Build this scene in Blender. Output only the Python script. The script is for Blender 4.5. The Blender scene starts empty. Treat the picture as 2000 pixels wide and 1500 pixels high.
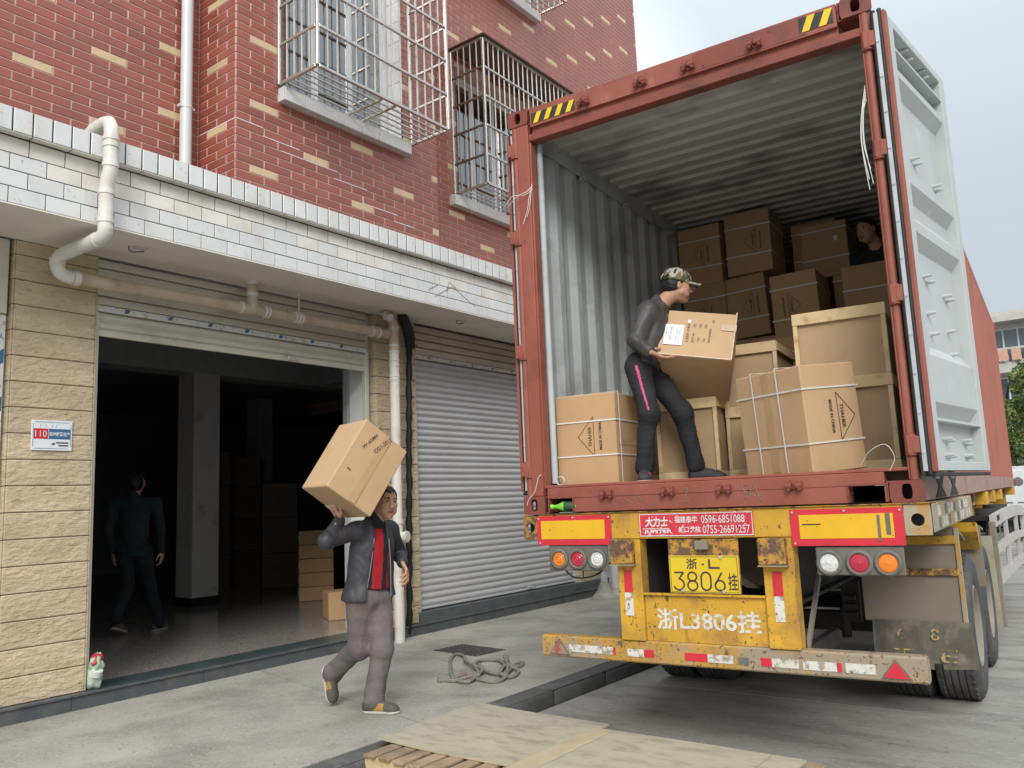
import bpy, bmesh, math, random
import numpy as np
from mathutils import Vector, Matrix
random.seed(7)
rng = np.random.default_rng(7)
R_ = math.radians
scene = bpy.context.scene
col = scene.collection

# ------------------------------------------------------------------ camera
cam_d = bpy.data.cameras.new('camera')
cam = bpy.data.objects.new('camera', cam_d)
col.objects.link(cam)
CAM = Vector((3.3737, -4.5875, 1.5676))
_r = Vector((0.794, 0.606, -0.041)); _f = Vector((-0.5957, 0.7906, 0.1414))
_f.normalize(); _r = (_r - _f*_r.dot(_f)).normalized(); _u = _r.cross(_f)
cam.matrix_world = Matrix(((_r.x, _u.x, -_f.x, CAM.x), (_r.y, _u.y, -_f.y, CAM.y), (_r.z, _u.z, -_f.z, CAM.z), (0, 0, 0, 1)))
cam_d.sensor_width = 36.0
cam_d.lens = 36.0*1610/2000
cam_d.clip_start = 0.05
cam_d.clip_end = 600
scene.camera = cam

# ------------------------------------------------------------------ world, sun, exposure
SUN_EL, SUN_AZ = R_(33), R_(146)     # azimuth clockwise from +Y
wd = bpy.data.worlds.new('World'); scene.world = wd; wd.use_nodes = True
SKYX = 1.3
nt = wd.node_tree; nt.nodes.clear()
def N(t, **k):
    n = nt.nodes.new(t)
    for a, b in k.items(): setattr(n, a, b)
    return n
out = N('ShaderNodeOutputWorld'); bg = N('ShaderNodeBackground'); bg.inputs['Strength'].default_value = 0.1
sky = N('ShaderNodeTexSky', sky_type='NISHITA', sun_disc=False, sun_elevation=SUN_EL, sun_rotation=SUN_AZ)
tc = N('ShaderNodeTexCoord'); sep = N('ShaderNodeSeparateXYZ'); nt.links.new(tc.outputs['Generated'], sep.inputs[0])
# overcast layer: brighter towards the zenith (steeper than CIE overcast, for more top light), soft cloud patches
cl = N('ShaderNodeMath', operation='MULTIPLY_ADD'); cl.use_clamp = False
mx = N('ShaderNodeMath', operation='MAXIMUM'); mx.inputs[1].default_value = 0.0
pw = N('ShaderNodeMath', operation='POWER'); pw.inputs[1].default_value = 2.6
nt.links.new(sep.outputs['Z'], mx.inputs[0]); nt.links.new(mx.outputs[0], pw.inputs[0]); nt.links.new(pw.outputs[0], cl.inputs[0])
cl.inputs[1].default_value = 11.0; cl.inputs[2].default_value = 4.25
noi = N('ShaderNodeTexNoise'); noi.inputs['Scale'].default_value = 1.3; noi.inputs['Detail'].default_value = 2.5; noi.inputs['Roughness'].default_value = .4
mp = N('ShaderNodeMapping'); mp.inputs['Scale'].default_value = (1, 1, 2.2); mp.inputs['Location'].default_value = (SKYX, .2, .4)
nt.links.new(tc.outputs['Generated'], mp.inputs[0]); nt.links.new(mp.outputs[0], noi.inputs['Vector'])
rmp = N('ShaderNodeMapRange'); rmp.inputs[1].default_value = .38; rmp.inputs[2].default_value = .64; rmp.inputs[3].default_value = .93; rmp.inputs[4].default_value = 1.42
nt.links.new(noi.outputs['Fac'], rmp.inputs[0])
mul = N('ShaderNodeMath', operation='MULTIPLY'); nt.links.new(cl.outputs[0], mul.inputs[0]); nt.links.new(rmp.outputs[0], mul.inputs[1])
ramp = N('ShaderNodeMixRGB', blend_type='MIX'); ramp.inputs[1].default_value = (.85, .945, 1.03, 1); ramp.inputs[2].default_value = (1, 1, 1.01, 1)
rm2 = N('ShaderNodeMapRange'); rm2.inputs[1].default_value = .40; rm2.inputs[2].default_value = .62
nt.links.new(noi.outputs['Fac'], rm2.inputs[0]); nt.links.new(rm2.outputs[0], ramp.inputs[0])
gcol = N('ShaderNodeMixRGB', blend_type='MULTIPLY'); gcol.inputs[0].default_value = 1
nt.links.new(ramp.outputs[0], gcol.inputs[1]); nt.links.new(mul.outputs[0], gcol.inputs[2])
mixs = N('ShaderNodeMixRGB', blend_type='MIX'); mixs.inputs[0].default_value = .94
nt.links.new(sky.outputs[0], mixs.inputs[1]); nt.links.new(gcol.outputs[0], mixs.inputs[2])
nt.links.new(mixs.outputs[0], bg.inputs['Color']); nt.links.new(bg.outputs[0], out.inputs['Surface'])

sd = bpy.data.lights.new('sun', 'SUN'); sd.energy = 1.5; sd.angle = R_(25); sd.color = (1, .965, .91)
sun = bpy.data.objects.new('sun', sd); col.objects.link(sun)
_sd = Vector((math.sin(SUN_AZ)*math.cos(SUN_EL), math.cos(SUN_AZ)*math.cos(SUN_EL), math.sin(SUN_EL)))
sun.rotation_euler = _sd.to_track_quat('Z', 'Y').to_euler(); sun.location = (0, 0, 30)
vs = scene.view_settings
vs.view_transform = 'Standard'; vs.look = 'None'; vs.gamma = 1; vs.use_curve_mapping = False; vs.exposure = 0.75
scene.cycles.max_bounces = 9; scene.cycles.diffuse_bounces = 6; scene.cycles.glossy_bounces = 3; scene.cycles.transparent_max_bounces = 12
scene.cycles.use_denoising = True
scene.cycles.sample_clamp_indirect = 6
# ------------------------------------------------------------------ mesh helpers
class MB:
    """collects faces, builds ONE mesh object"""
    def __init__(s): s.v = []; s.f = []; s.m = []
    def add(s, vs, fs, m=0, M=None):
        b = len(s.v)
        for p in vs:
            p = Vector(p)
            s.v.append(M @ p if M is not None else p)
        for f in fs: s.f.append([b+i for i in f]); s.m.append(m)
        return s
    def box(s, x0, x1, y0, y1, z0, z1, m=0, M=None):
        v = [(x0,y0,z0),(x1,y0,z0),(x1,y1,z0),(x0,y1,z0),(x0,y0,z1),(x1,y0,z1),(x1,y1,z1),(x0,y1,z1)]
        return s.add(v, [(0,3,2,1),(4,5,6,7),(0,1,5,4),(1,2,6,5),(2,3,7,6),(3,0,4,7)], m, M)
    def cbox(s, x0, x1, y0, y1, z0, z1, c=.004, m=0, M=None):
        """box with chamfered edges"""
        X = (x0, x1); Y = (y0, y1); Z = (z0, z1); v = []; idx = {}
        for i in (0,1):
            for j in (0,1):
                for k in (0,1):
                    sx, sy, sz = (1-2*i), (1-2*j), (1-2*k)
                    for a in range(3):
                        p = [X[i]+sx*c, Y[j]+sy*c, Z[k]+sz*c]
                        p[a] = (X[i], Y[j], Z[k])[a]
                        idx[i,j,k,a] = len(v); v.append(p)
        f = []
        for a in range(3):
            b, d = [(1,2),(2,0),(0,1)][a]
            for e in (0,1):
                q = []
                for (p, r) in ((0,0),(1,0),(1,1),(0,1)):
                    ijk = [0,0,0]; ijk[a] = e; ijk[b] = p; ijk[d] = r
                    q.append(idx[tuple(ijk)+(a,)])
                f.append(q if e else q[::-1])
        for a in range(3):      # edges along axis a
            b, d = [(1,2),(2,0),(0,1)][a]
            for p in (0,1):
                for r in (0,1):
                    lo = [0,0,0]; hi = [0,0,0]; lo[b]=hi[b]=p; lo[d]=hi[d]=r; hi[a]=1
                    q = [idx[tuple(lo)+(b,)], idx[tuple(hi)+(b,)], idx[tuple(hi)+(d,)], idx[tuple(lo)+(d,)]]
                    f.append(q if (p != r) else q[::-1])
        for i in (0,1):
            for j in (0,1):
                for k in (0,1):
                    q = [idx[i,j,k,0], idx[i,j,k,1], idx[i,j,k,2]]
                    f.append(q if (i+j+k) % 2 else q[::-1])
        return s.add(v, f, m, M)
    def cyl(s, p0, p1, r0, r1=None, n=14, m=0, caps=True, M=None):
        r1 = r0 if r1 is None else r1
        p0 = Vector(p0); p1 = Vector(p1); d = (p1-p0).normalized()
        a = d.orthogonal().normalized(); b = d.cross(a)
        v = []
        for p, r in ((p0,r0),(p1,r1)):
            for i in range(n):
                t = 2*math.pi*i/n; v.append(p + a*(r*math.cos(t)) + b*(r*math.sin(t)))
        f = [(i, (i+1)%n, n+(i+1)%n, n+i) for i in range(n)]
        if caps: f += [tuple(range(n))[::-1], tuple(range(n, 2*n))]
        return s.add(v, f, m, M)
    def tube(s, pts, r, n=10, m=0, caps=True, M=None, closed=False):
        pts = [Vector(p) for p in pts]; k = len(pts); v = []; f = []
        rr = r if hasattr(r, '__len__') else [r]*k
        ref = None
        for i, p in enumerate(pts):
            if closed: d = pts[(i+1)%k]-pts[i-1]
            else: d = pts[min(i+1,k-1)]-pts[max(i-1,0)]
            d.normalize()
            if ref is None: a = d.orthogonal().normalized()
            else:
                a = ref - d*ref.dot(d)
                a = a.normalized() if a.length > 1e-6 else d.orthogonal().normalized()
            ref = a; b = d.cross(a)
            for j in range(n):
                t = 2*math.pi*j/n; v.append(p + a*(rr[i]*math.cos(t)) + b*(rr[i]*math.sin(t)))
        for i in range(k if closed else k-1):
            i2 = (i+1) % k
            for j in range(n): f.append((i*n+j, i*n+(j+1)%n, i2*n+(j+1)%n, i2*n+j))
        if caps and not closed: f += [tuple(range(n))[::-1], tuple(range((k-1)*n, k*n))]
        return s.add(v, f, m, M)
    def prism(s, poly, t0, t1, ax=1, m=0, M=None):
        """polygon in the plane across axis ax, extruded from t0 to t1"""
        def P(q, t):
            if ax == 1: return (q[0], t, q[1])
            if ax == 0: return (t, q[0], q[1])
            return (q[0], q[1], t)
        n = len(poly); v = [P(q, t0) for q in poly]+[P(q, t1) for q in poly]
        f = [(i, (i+1)%n, n+(i+1)%n, n+i) for i in range(n)] + [tuple(range(n))[::-1], tuple(range(n, 2*n))]
        return s.add(v, f, m, M)
    def lathe(s, prof, n=32, m=0, M=None, mats=None):
        """profile [(radius, along)] turned about local X axis"""
        k = len(prof); v = []; 
        for (r, x) in prof:
            for i in range(n):
                t = 2*math.pi*i/n; v.append((x, r*math.cos(t), r*math.sin(t)))
        b = len(s.v)
        s.add(v, [], m, M)
        for a in range(k-1):
            for i in range(n):
                s.f.append([b+a*n+i, b+a*n+(i+1)%n, b+(a+1)*n+(i+1)%n, b+(a+1)*n+i]); s.m.append(mats[a] if mats else m)
        return s
    def mesh(s, name, mats, smooth=False, recalc=True):
        me = bpy.data.meshes.new(name)
        me.from_pydata([tuple(p) for p in s.v], [], s.f)
        if not isinstance(mats, (list, tuple)): mats = [mats]
        for mm in mats: me.materials.append(mm)
        me.polygons.foreach_set('material_index', s.m)
        if recalc:
            bm = bmesh.new(); bm.from_mesh(me); bmesh.ops.recalc_face_normals(bm, faces=bm.faces); bm.to_mesh(me); bm.free()
        if smooth:
            me.polygons.foreach_set('use_smooth', [True]*len(me.polygons))
            if smooth != 'all':
                me.set_sharp_from_angle(angle=R_(38))
        me.update()
        return me
    def obj(s, name, mats, parent=None, smooth=False, loc=None, M=None, recalc=True):
        return link(name, s.mesh(name, mats, smooth, recalc), parent, loc, M)

def link(name, me, parent=None, loc=None, M=None):
    o = bpy.data.objects.new(name, me); col.objects.link(o)
    if parent is not None: o.parent = parent
    if M is not None: o.matrix_local = M
    elif loc is not None: o.location = loc
    return o
def tag(o, label=None, cat=None, group=None, kind=None):
    if label: o['label'] = label
    if cat: o['category'] = cat
    if group: o['group'] = group
    if kind: o['kind'] = kind
    return o
def thing(name, label, cat, M=None, group=None):
    o = bpy.data.objects.new(name, None); col.objects.link(o); o.empty_display_size = .1
    if M is not None: o.matrix_world = M
    return tag(o, label, cat, group)
def T(x, y, z): return Matrix.Translation((x, y, z))
def RZ(a): return Matrix.Rotation(a, 4, 'Z')
def RX(a): return Matrix.Rotation(a, 4, 'X')
def RY(a): return Matrix.Rotation(a, 4, 'Y')
MC = T(0, 0, 1.48) @ RZ(R_(4.118))       # container / trailer frame (origin: rear left bottom corner of the container)

# ------------------------------------------------------------------ materials
def mat(name, c, rough=.7, metal=0.0, var=.12, vs=6.0, bump=0.0, bs=40.0, c2=None, c2_t=(.55,.68), c2_s=5.0, c2_d=6, stretch=(1,1,1), rnd=0.0,
        spec=.4, c3=None, c3_t=(.6,.66), c3_s=30., alpha=None, streak=None, rough2=None, emit=None, c4=None, c4_t=(.6,.68), c4_s=60., c4_st=(1,1,1)):
    """weathered surface: base colour c with slow variation, patches of c2, specks of c3, bump"""
    m = bpy.data.materials.new(name); m.use_nodes = True; t = m.node_tree; t.nodes.clear()
    def n(ty, **k):
        q = t.nodes.new(ty)
        for a, b in k.items(): setattr(q, a, b)
        return q
    L = t.links.new
    o = n('ShaderNodeOutputMaterial'); p = n('ShaderNodeBsdfPrincipled'); L(p.outputs[0], o.inputs[0])
    geo = n('ShaderNodeNewGeometry'); mpn = n('ShaderNodeMapping'); mpn.inputs['Scale'].default_value = stretch
    L(geo.outputs['Position'], mpn.inputs[0]); vec = mpn.outputs[0]
    def noise(sc, det=4, ro=.55, v=vec):
        q = n('ShaderNodeTexNoise'); q.inputs['Scale'].default_value = sc; q.inputs['Detail'].default_value = det; q.inputs['Roughness'].default_value = ro
        L(v, q.inputs['Vector']); return q.outputs['Fac']
    def mr(src, a, b, c_, d):
        q = n('ShaderNodeMapRange'); q.inputs[1].default_value = a; q.inputs[2].default_value = b; q.inputs[3].default_value = c_; q.inputs[4].default_value = d
        L(src, q.inputs[0]); return q.outputs[0]
    def mixc(fac, a, b, bl='MIX'):
        q = n('ShaderNodeMixRGB', blend_type=bl)
        if isinstance(fac, float): q.inputs[0].default_value = fac
        else: L(fac, q.inputs[0])
        for i, s_ in ((1,a),(2,b)):
            if isinstance(s_, (tuple, list)): q.inputs[i].default_value = tuple(s_)+(1,) if len(s_) == 3 else s_
            else: L(s_, q.inputs[i])
        return q.outputs[0]
    cur = tuple(c)
    if var:
        cur = mixc(mr(noise(vs), .3, .7, 0, 1), tuple(x*(1-var) for x in c), tuple(min(1, x*(1+var)) for x in c))
    elif not isinstance(cur, tuple): pass
    if rnd:
        oi = n('ShaderNodeObjectInfo'); hs = n('ShaderNodeHueSaturation')
        L(mr(oi.outputs['Random'], 0, 1, 1-rnd, 1+rnd), hs.inputs['Value'])
        if isinstance(cur, tuple): hs.inputs['Color'].default_value = cur+(1,)
        else: L(cur, hs.inputs['Color'])
        cur = hs.outputs[0]
    f2 = None
    if c2:
        f2 = mr(noise(c2_s, c2_d, .62), c2_t[0], c2_t[1], 0, 1); cur = mixc(f2, cur, tuple(c2))
    if streak:
        m2 = n('ShaderNodeMapping'); m2.inputs['Scale'].default_value = streak[2]; L(geo.outputs['Position'], m2.inputs[0])
        fs = mr(noise(1.0, 5, .6, m2.outputs[0]), streak[1][0], streak[1][1], 0, 1); cur = mixc(fs, cur, tuple(streak[0]))
    if c3:
        f3 = mr(noise(c3_s, 3, .6), c3_t[0], c3_t[1], 0, 1); cur = mixc(f3, cur, tuple(c3))
    if c4:
        m4 = n('ShaderNodeMapping'); m4.inputs['Scale'].default_value = c4_st; L(geo.outputs['Position'], m4.inputs[0])
        cur = mixc(mr(noise(c4_s, 4, .65, m4.outputs[0]), c4_t[0], c4_t[1], 0, 1), cur, tuple(c4))
    if isinstance(cur, tuple): p.inputs['Base Color'].default_value = cur+(1,)
    else: L(cur, p.inputs['Base Color'])
    p.inputs['Roughness'].default_value = rough; p.inputs['Metallic'].default_value = metal
    p.inputs['Specular IOR Level'].default_value = spec
    if rough2 is not None and f2 is not None: L(mr(f2, 0, 1, rough, rough2), p.inputs['Roughness'])
    if bump:
        b = n('ShaderNodeBump'); b.inputs['Strength'].default_value = 1.0; b.inputs['Distance'].default_value = bump
        L(noise(bs, 5, .6), b.inputs['Height']); L(b.outputs[0], p.inputs['Normal'])
    if alpha is not None:
        L(mr(noise(alpha[0], 6, .65), alpha[1], alpha[2], 0, 1), p.inputs['Alpha'])
    if emit: 
        p.inputs['Emission Color'].default_value = emit+(1,); p.inputs['Emission Strength'].default_value = 1
    return m

# ------------------------------------------------------------------ lettering: flat mesh, cached
_tx = {}
def text_mesh(s, mats, shear=0.0, bold=0.0):
    key = (s, shear, bold)
    if key not in _tx:
        cu = bpy.data.curves.new('lettering', 'FONT'); cu.body = s; cu.size = 1; cu.shear = shear; cu.offset = bold; cu.resolution_u = 3
        o = bpy.data.objects.new('lettering', cu); col.objects.link(o)
        dg = bpy.context.evaluated_depsgraph_get()
        me = bpy.data.meshes.new_from_object(o.evaluated_get(dg)); 
        bpy.data.objects.remove(o); bpy.data.curves.remove(cu)
        xs = [v.co.x for v in me.vertices]; ys = [v.co.y for v in me.vertices]
        x0, x1, y0, y1 = min(xs), max(xs), min(ys), max(ys)
        for v in me.vertices: v.co.x = (v.co.x-x0)/(x1-x0)-.5; v.co.y = (v.co.y-y0)/(y1-y0)-.5
        me.materials.clear()
        _tx[key] = me
    me = _tx[key].copy(); me.materials.append(mats)
    return me
def lettering(s, m, parent, M, w, h, name='lettering', bold=0.0, shear=0.0):
    """text of width w and height h, centred at the origin of M, in M's XY plane facing +Z"""
    me = text_mesh(s, m, shear, bold)
    return link(name, me, parent, M=M @ Matrix.Diagonal((w, h, 1, 1)))
def face_frame(o, right, up):
    """matrix with X = right, Y = up, Z = outward normal"""
    r = Vector(right).normalized(); u = Vector(up).normalized(); n = r.cross(u)
    return Matrix(((r.x,u.x,n.x,o[0]),(r.y,u.y,n.y,o[1]),(r.z,u.z,n.z,o[2]),(0,0,0,1)))
for _s in ('THAHER','MADE IN CHINA','浙','L','3806','挂','浙L3806挂','大力士','JUPITER','福建泰华','蛇口港航','0596-6851088','0755-26691257'):
    text_mesh(_s, None) if False else None
M = {}
M['mortar'] = mat('mortar', (.52,.36,.29), .9, var=.15, bump=.002, bs=60)
M['tile_red'] = mat('tile_red', (.285,.075,.048), .30, var=.12, vs=1.2, rnd=.15, bump=.0006, bs=90, spec=.75, c2=(.22,.065,.048), c2_t=(.5,.75), c2_s=.9)
M['tile_cream'] = mat('tile_cream', (.56,.43,.25), .45, var=.10, rnd=.08, spec=.5)
M['tile_white'] = mat('tile_white', (.64,.65,.64), .28, var=.04, rnd=.04, spec=.5, c2=(.55,.50,.40), c2_t=(.56,.78), c2_s=2.2, c3=(.42,.38,.3), c3_t=(.64,.74), c3_s=24, streak=((.52,.48,.40), (.60,.80), (9,9,.8)))
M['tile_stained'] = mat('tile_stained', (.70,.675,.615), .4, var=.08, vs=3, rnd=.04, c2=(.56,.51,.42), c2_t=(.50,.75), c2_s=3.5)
M['grout_dark'] = mat('grout_dark', (.055,.055,.05), .9, var=.2)
M['soffit'] = mat('soffit', (.72,.68,.60), .85, var=.06, vs=2, c2=(.60,.55,.46), c2_t=(.55,.75), c2_s=1.3, bump=.001, bs=50)
M['cladding'] = mat('cladding', (.53,.43,.29), .8, var=.12, vs=3, rnd=.06, bump=.024, bs=13, stretch=(1,1,2.4), c2=(.45,.36,.235), c2_t=(.55,.75), c2_s=5, c4=(.33,.25,.155), c4_t=(.65,.67), c4_s=11, c4_st=(1,1,3.4))
M['granite'] = mat('granite', (.075,.085,.09), .35, var=.2, c3=(.17,.18,.18), c3_t=(.58,.68), c3_s=160, c2=(.12,.115,.10), c2_t=(.55,.75), c2_s=3)
M['granite_top'] = mat('granite_top', (.05,.068,.07), .3, var=.2, c3=(.10,.12,.12), c3_t=(.6,.7), c3_s=120)
M['terrazzo'] = mat('terrazzo', (.27,.245,.225), .16, var=.08, c3=(.48,.45,.42), c3_t=(.56,.64), c3_s=55, c2=(.17,.15,.14), c2_t=(.5,.62), c2_s=38)
M['plaster'] = mat('plaster', (.58,.56,.52), .85, var=.06, vs=2, c2=(.31,.29,.26), c2_t=(.6,.75), c2_s=2.6, bump=.001)
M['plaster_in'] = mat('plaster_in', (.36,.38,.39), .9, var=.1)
M['black'] = mat('black', (.012,.012,.013), .6, var=.1)
M['slat_grey'] = mat('slat_grey', (.51,.52,.53), .42, metal=.15, var=.04, vs=1.5, c2=(.48,.47,.45), c2_t=(.55,.8), c2_s=1.2, spec=.5)
M['slat_beige'] = mat('slat_beige', (.56,.55,.455), .5, metal=.1, var=.06, vs=2, c2=(.35,.31,.24), c2_t=(.55,.8), c2_s=2.4)
M['steel'] = mat('steel', (.52,.50,.46), .32, metal=.75, var=.1, vs=5, c2=(.33,.27,.21), c2_t=(.58,.78), c2_s=9)
M['steel_brown'] = mat('steel_brown', (.14,.10,.085), .5, metal=.3, var=.15)
M['pvc'] = mat('pvc', (.66,.64,.59), .38, var=.05, vs=4, c2=(.50,.44,.35), c2_t=(.5,.75), c2_s=3.2, c3=(.25,.2,.15), c3_t=(.7,.78), c3_s=30)
M['pvc_tan'] = mat('pvc_tan', (.52,.43,.32), .4, var=.07, vs=4, c2=(.36,.27,.18), c2_t=(.5,.72), c2_s=5)
M['pvc_new'] = mat('pvc_new', (.60,.62,.63), .33, var=.03)
M['glass'] = mat('glass', (.04,.055,.07), .06, var=0, spec=.9)
M['curtain'] = mat('curtain', (.74,.79,.83), .8, var=.10, vs=9, stretch=(1,1,.15))
M['frame_alu'] = mat('frame_alu', (.62,.64,.65), .4, var=.05)
M['concrete'] = mat('concrete', (.345,.332,.285), .9, var=.16, vs=1.4, bump=.004, bs=28, c2=(.235,.225,.19), c2_t=(.46,.66), c2_s=1.7, c3=(.46,.44,.39), c3_t=(.58,.70), c3_s=55, c4=(.17,.16,.135), c4_t=(.60,.70), c4_s=38)
M['road'] = mat('road', (.30,.29,.262), .82, var=.12, vs=.8, bump=.004, bs=22, c2=(.19,.184,.166), c2_t=(.46,.64), c2_s=1.7, c4=(.11,.105,.095), c4_t=(.60,.72), c4_s=26, c3=(.42,.40,.36), c3_t=(.58,.72), c3_s=30, stretch=(.55,1.6,1))
M['road_far'] = mat('road_far', (.22,.215,.20), .9, var=.15, vs=.3)
M['kerb'] = mat('kerb', (.085,.086,.083), .75, var=.2, vs=4, bump=.004, bs=30, c2=(.14,.135,.125), c2_t=(.5,.7), c2_s=5)
M['joint'] = mat('joint', (.05,.048,.044), .95, var=.2)
RUST = (.10,.042,.022)
M['cont_red'] = mat('cont_red', (.275,.083,.056), .55, var=.12, vs=3, c2=(.20,.058,.042), c2_t=(.52,.72), c2_s=3.5, c3=(.10,.055,.04), c3_t=(.67,.73), c3_s=22, bump=.0015, bs=30, streak=((.36,.17,.12), (.6,.8), (6,6,.7)))
M['cont_red_dull'] = mat('cont_red_dull', (.215,.06,.042), .65, var=.15, vs=3, c2=(.13,.05,.04), c2_t=(.5,.7), c2_s=5, c3=RUST, c3_t=(.64,.7), c3_s=18, bump=.002, bs=30)
M['cont_side'] = mat('cont_side', (.33,.115,.082), .6, var=.1, vs=1, c2=(.25,.09,.07), c2_t=(.55,.75), c2_s=1.2)
M['cont_in'] = mat('cont_in', (.43,.46,.46), .6, var=.10, vs=1.6, c2=(.29,.305,.31), c2_t=(.5,.68), c2_s=2.2, c3=(.50,.52,.52), c3_t=(.68,.75), c3_s=9, bump=.001)
M['cont_roof'] = mat('cont_roof', (.47,.48,.45), .65, var=.1, vs=1.6, c2=(.21,.20,.21), c2_t=(.5,.64), c2_s=1.25, c2_d=3, stretch=(.8,1.3,1))
M['floor_ply'] = mat('floor_ply', (.16,.10,.06), .8, var=.2)
M['door_in'] = mat('door_in', (.44,.468,.462), .5, var=.06, vs=2, c2=(.35,.39,.375), c2_t=(.52,.75), c2_s=2.0, c3=(.55,.58,.56), c3_t=(.68,.76), c3_s=8)
M['rubber'] = mat('rubber', (.022,.023,.025), .6, var=.15)
M['galv'] = mat('galv', (.55,.57,.58), .4, metal=.5, var=.1, vs=8)
M['haz_yellow'] = mat('haz_yellow', (.72,.50,.02), .45, var=.08)
M['haz_black'] = mat('haz_black', (.03,.03,.03), .5)
YC = (.545,.31,.032)
M['truck_yellow'] = mat('truck_yellow', YC, .5, var=.14, vs=3, c2=(.37,.20,.045), c2_t=(.46,.66), c2_s=5, c3=(.085,.05,.03), c3_t=(.645,.68), c3_s=52, c4=(.13,.075,.04), c4_t=(.63,.66), c4_s=15, c4_st=(1.5,1.5,.8), bump=.0015, bs=40, streak=((.17,.085,.03), (.62,.74), (14,14,2.2)))
M['truck_rust'] = mat('truck_rust', (.46,.24,.035), .7, var=.2, vs=5, c2=(.13,.075,.045), c2_t=(.42,.54), c2_s=16, c3=(.05,.035,.027), c3_t=(.58,.62), c3_s=36, bump=.002, bs=50)
M['truck_dust'] = mat('truck_dust', (.33,.285,.21), .85, var=.12, vs=4, c2=(.42,.24,.06), c2_t=(.52,.62), c2_s=5, c3=(.12,.07,.045), c3_t=(.64,.69), c3_s=24, bump=.001, bs=50)
M['bumper'] = mat('bumper', (.44,.25,.05), .7, var=.15, vs=3, c2=(.30,.245,.175), c2_t=(.43,.57), c2_s=2.2, c3=(.11,.065,.04), c3_t=(.60,.65), c3_s=55, c4=(.14,.085,.05), c4_t=(.60,.64), c4_s=14, c4_st=(1.4,1.4,.8), bump=.0015, bs=40, streak=((.2,.11,.05), (.6,.72), (16,16,3)))
M['dark_metal'] = mat('dark_metal', (.030,.028,.026), .8, var=.25, c2=(.06,.05,.04), c2_t=(.55,.75), c2_s=6)
M['dust_plate'] = mat('dust_plate', (.215,.185,.145), .85, var=.1, vs=2, c2=(.15,.125,.10), c2_t=(.5,.75), c2_s=2.5, c3=(.34,.18,.06), c3_t=(.66,.75), c3_s=3.5)
M['ref_red'] = mat('ref_red', (.56,.028,.045), .35, var=.06, c3=(.30,.12,.09), c3_t=(.66,.7), c3_s=34, c2=(.42,.035,.05), c2_t=(.55,.75), c2_s=7)
M['ref_faded'] = mat('ref_faded', (.30,.19,.15), .7, var=.1, c2=(.30,.06,.06), c2_t=(.5,.6), c2_s=22)
M['ref_yellow'] = mat('ref_yellow', (.70,.405,.02), .38, var=.06, c3=(.10,.075,.045), c3_t=(.68,.7), c3_s=28)
M['ref_white'] = mat('ref_white', (.60,.585,.54), .45, var=.08, c2=(.32,.27,.2), c2_t=(.5,.58), c2_s=22, c3=(.09,.075,.06), c3_t=(.63,.66), c3_s=40)
M['sign_red'] = mat('sign_red', (.54,.035,.055), .4, var=.08, c3=(.68,.52,.5), c3_t=(.63,.68), c3_s=60, c2=(.6,.35,.33), c2_t=(.62,.7), c2_s=14)
M['sign_white'] = mat('sign_white', (.70,.68,.66), .5, var=.05, alpha=(55, .34, .40))
M['print_white_worn'] = mat('print_white_worn', (.62,.61,.56), .7, var=.1, alpha=(20, .365, .465))
M['plate_yellow'] = mat('plate_yellow', (.66,.47,.025), .4, var=.05, vs=6, c3=(.3,.21,.05), c3_t=(.7,.74), c3_s=40)
M['plate_ink'] = mat('plate_ink', (.06,.043,.035), .6, var=.3, vs=30)
M['lens_orange'] = mat('lens_orange', (.72,.20,.02), .18, var=.08, spec=.6)
M['lens_red'] = mat('lens_red', (.42,.025,.045), .18, var=.08, spec=.6)
M['lens_clear'] = mat('lens_clear', (.60,.60,.58), .15, var=.2, vs=60, spec=.7)
M['lamp_house'] = mat('lamp_house', (.145,.135,.115), .8, var=.2, vs=8)
M['tyre'] = mat('tyre', (.062,.062,.063), .85, var=.2, vs=4, c2=(.125,.118,.105), c2_t=(.5,.75), c2_s=5, bump=.002, bs=30)
M['rim'] = mat('rim', (.24,.215,.175), .8, var=.15, vs=5)
M['mudflap'] = mat('mudflap', (.125,.112,.088), .85, var=.2, vs=5, c2=(.22,.195,.15), c2_t=(.5,.66), c2_s=7, streak=((.06,.055,.05), (.5,.72), (10,10,1.5)))
M['print_yellow_worn'] = mat('print_yellow_worn', (.42,.33,.13), .8, var=.15, alpha=(20, .45, .55))
CB = (.455,.285,.150)
M['card'] = mat('card', CB, .85, var=.07, vs=3, rnd=.09, c2=(.385,.235,.12), c2_t=(.55,.8), c2_s=3, bump=.0009, bs=14)
M['cont_rail'] = mat('cont_rail', (.33,.225,.19), .7, var=.1, vs=2, c2=(.25,.13,.10), c2_t=(.5,.7), c2_s=3)
M['card_shaded'] = mat('card_shaded', (.11,.08,.052), .85, var=.1)  # cardboard darkened to stand in for shade inside the shop
M['card_light'] = mat('card_light', (.50,.335,.19), .85, var=.05, vs=4, c2=(.42,.265,.14), c2_t=(.55,.8), c2_s=4, bump=.0012, bs=12)
M['card_plain'] = mat('card_plain', (.385,.275,.16), .85, var=.07, vs=3, c2=(.31,.21,.12), c2_t=(.52,.72), c2_s=2.5, bump=.001, bs=10)
M['card_print'] = mat('card_print', (.055,.035,.022), .8, var=.1, alpha=(120, .3, .38))
M['tape'] = mat('tape', (.47,.31,.165), .22, var=.06, vs=12, spec=.6)
M['tape_clear'] = mat('tape_clear', (.54,.42,.30), .16, var=.15, vs=25, spec=.7)
M['strap_white'] = mat('strap_white', (.66,.65,.62), .35, var=.05)
M['paper'] = mat('paper', (.70,.73,.76), .7, var=.03)
M['ink'] = mat('ink', (.06,.05,.05), .8, var=.1)
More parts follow.
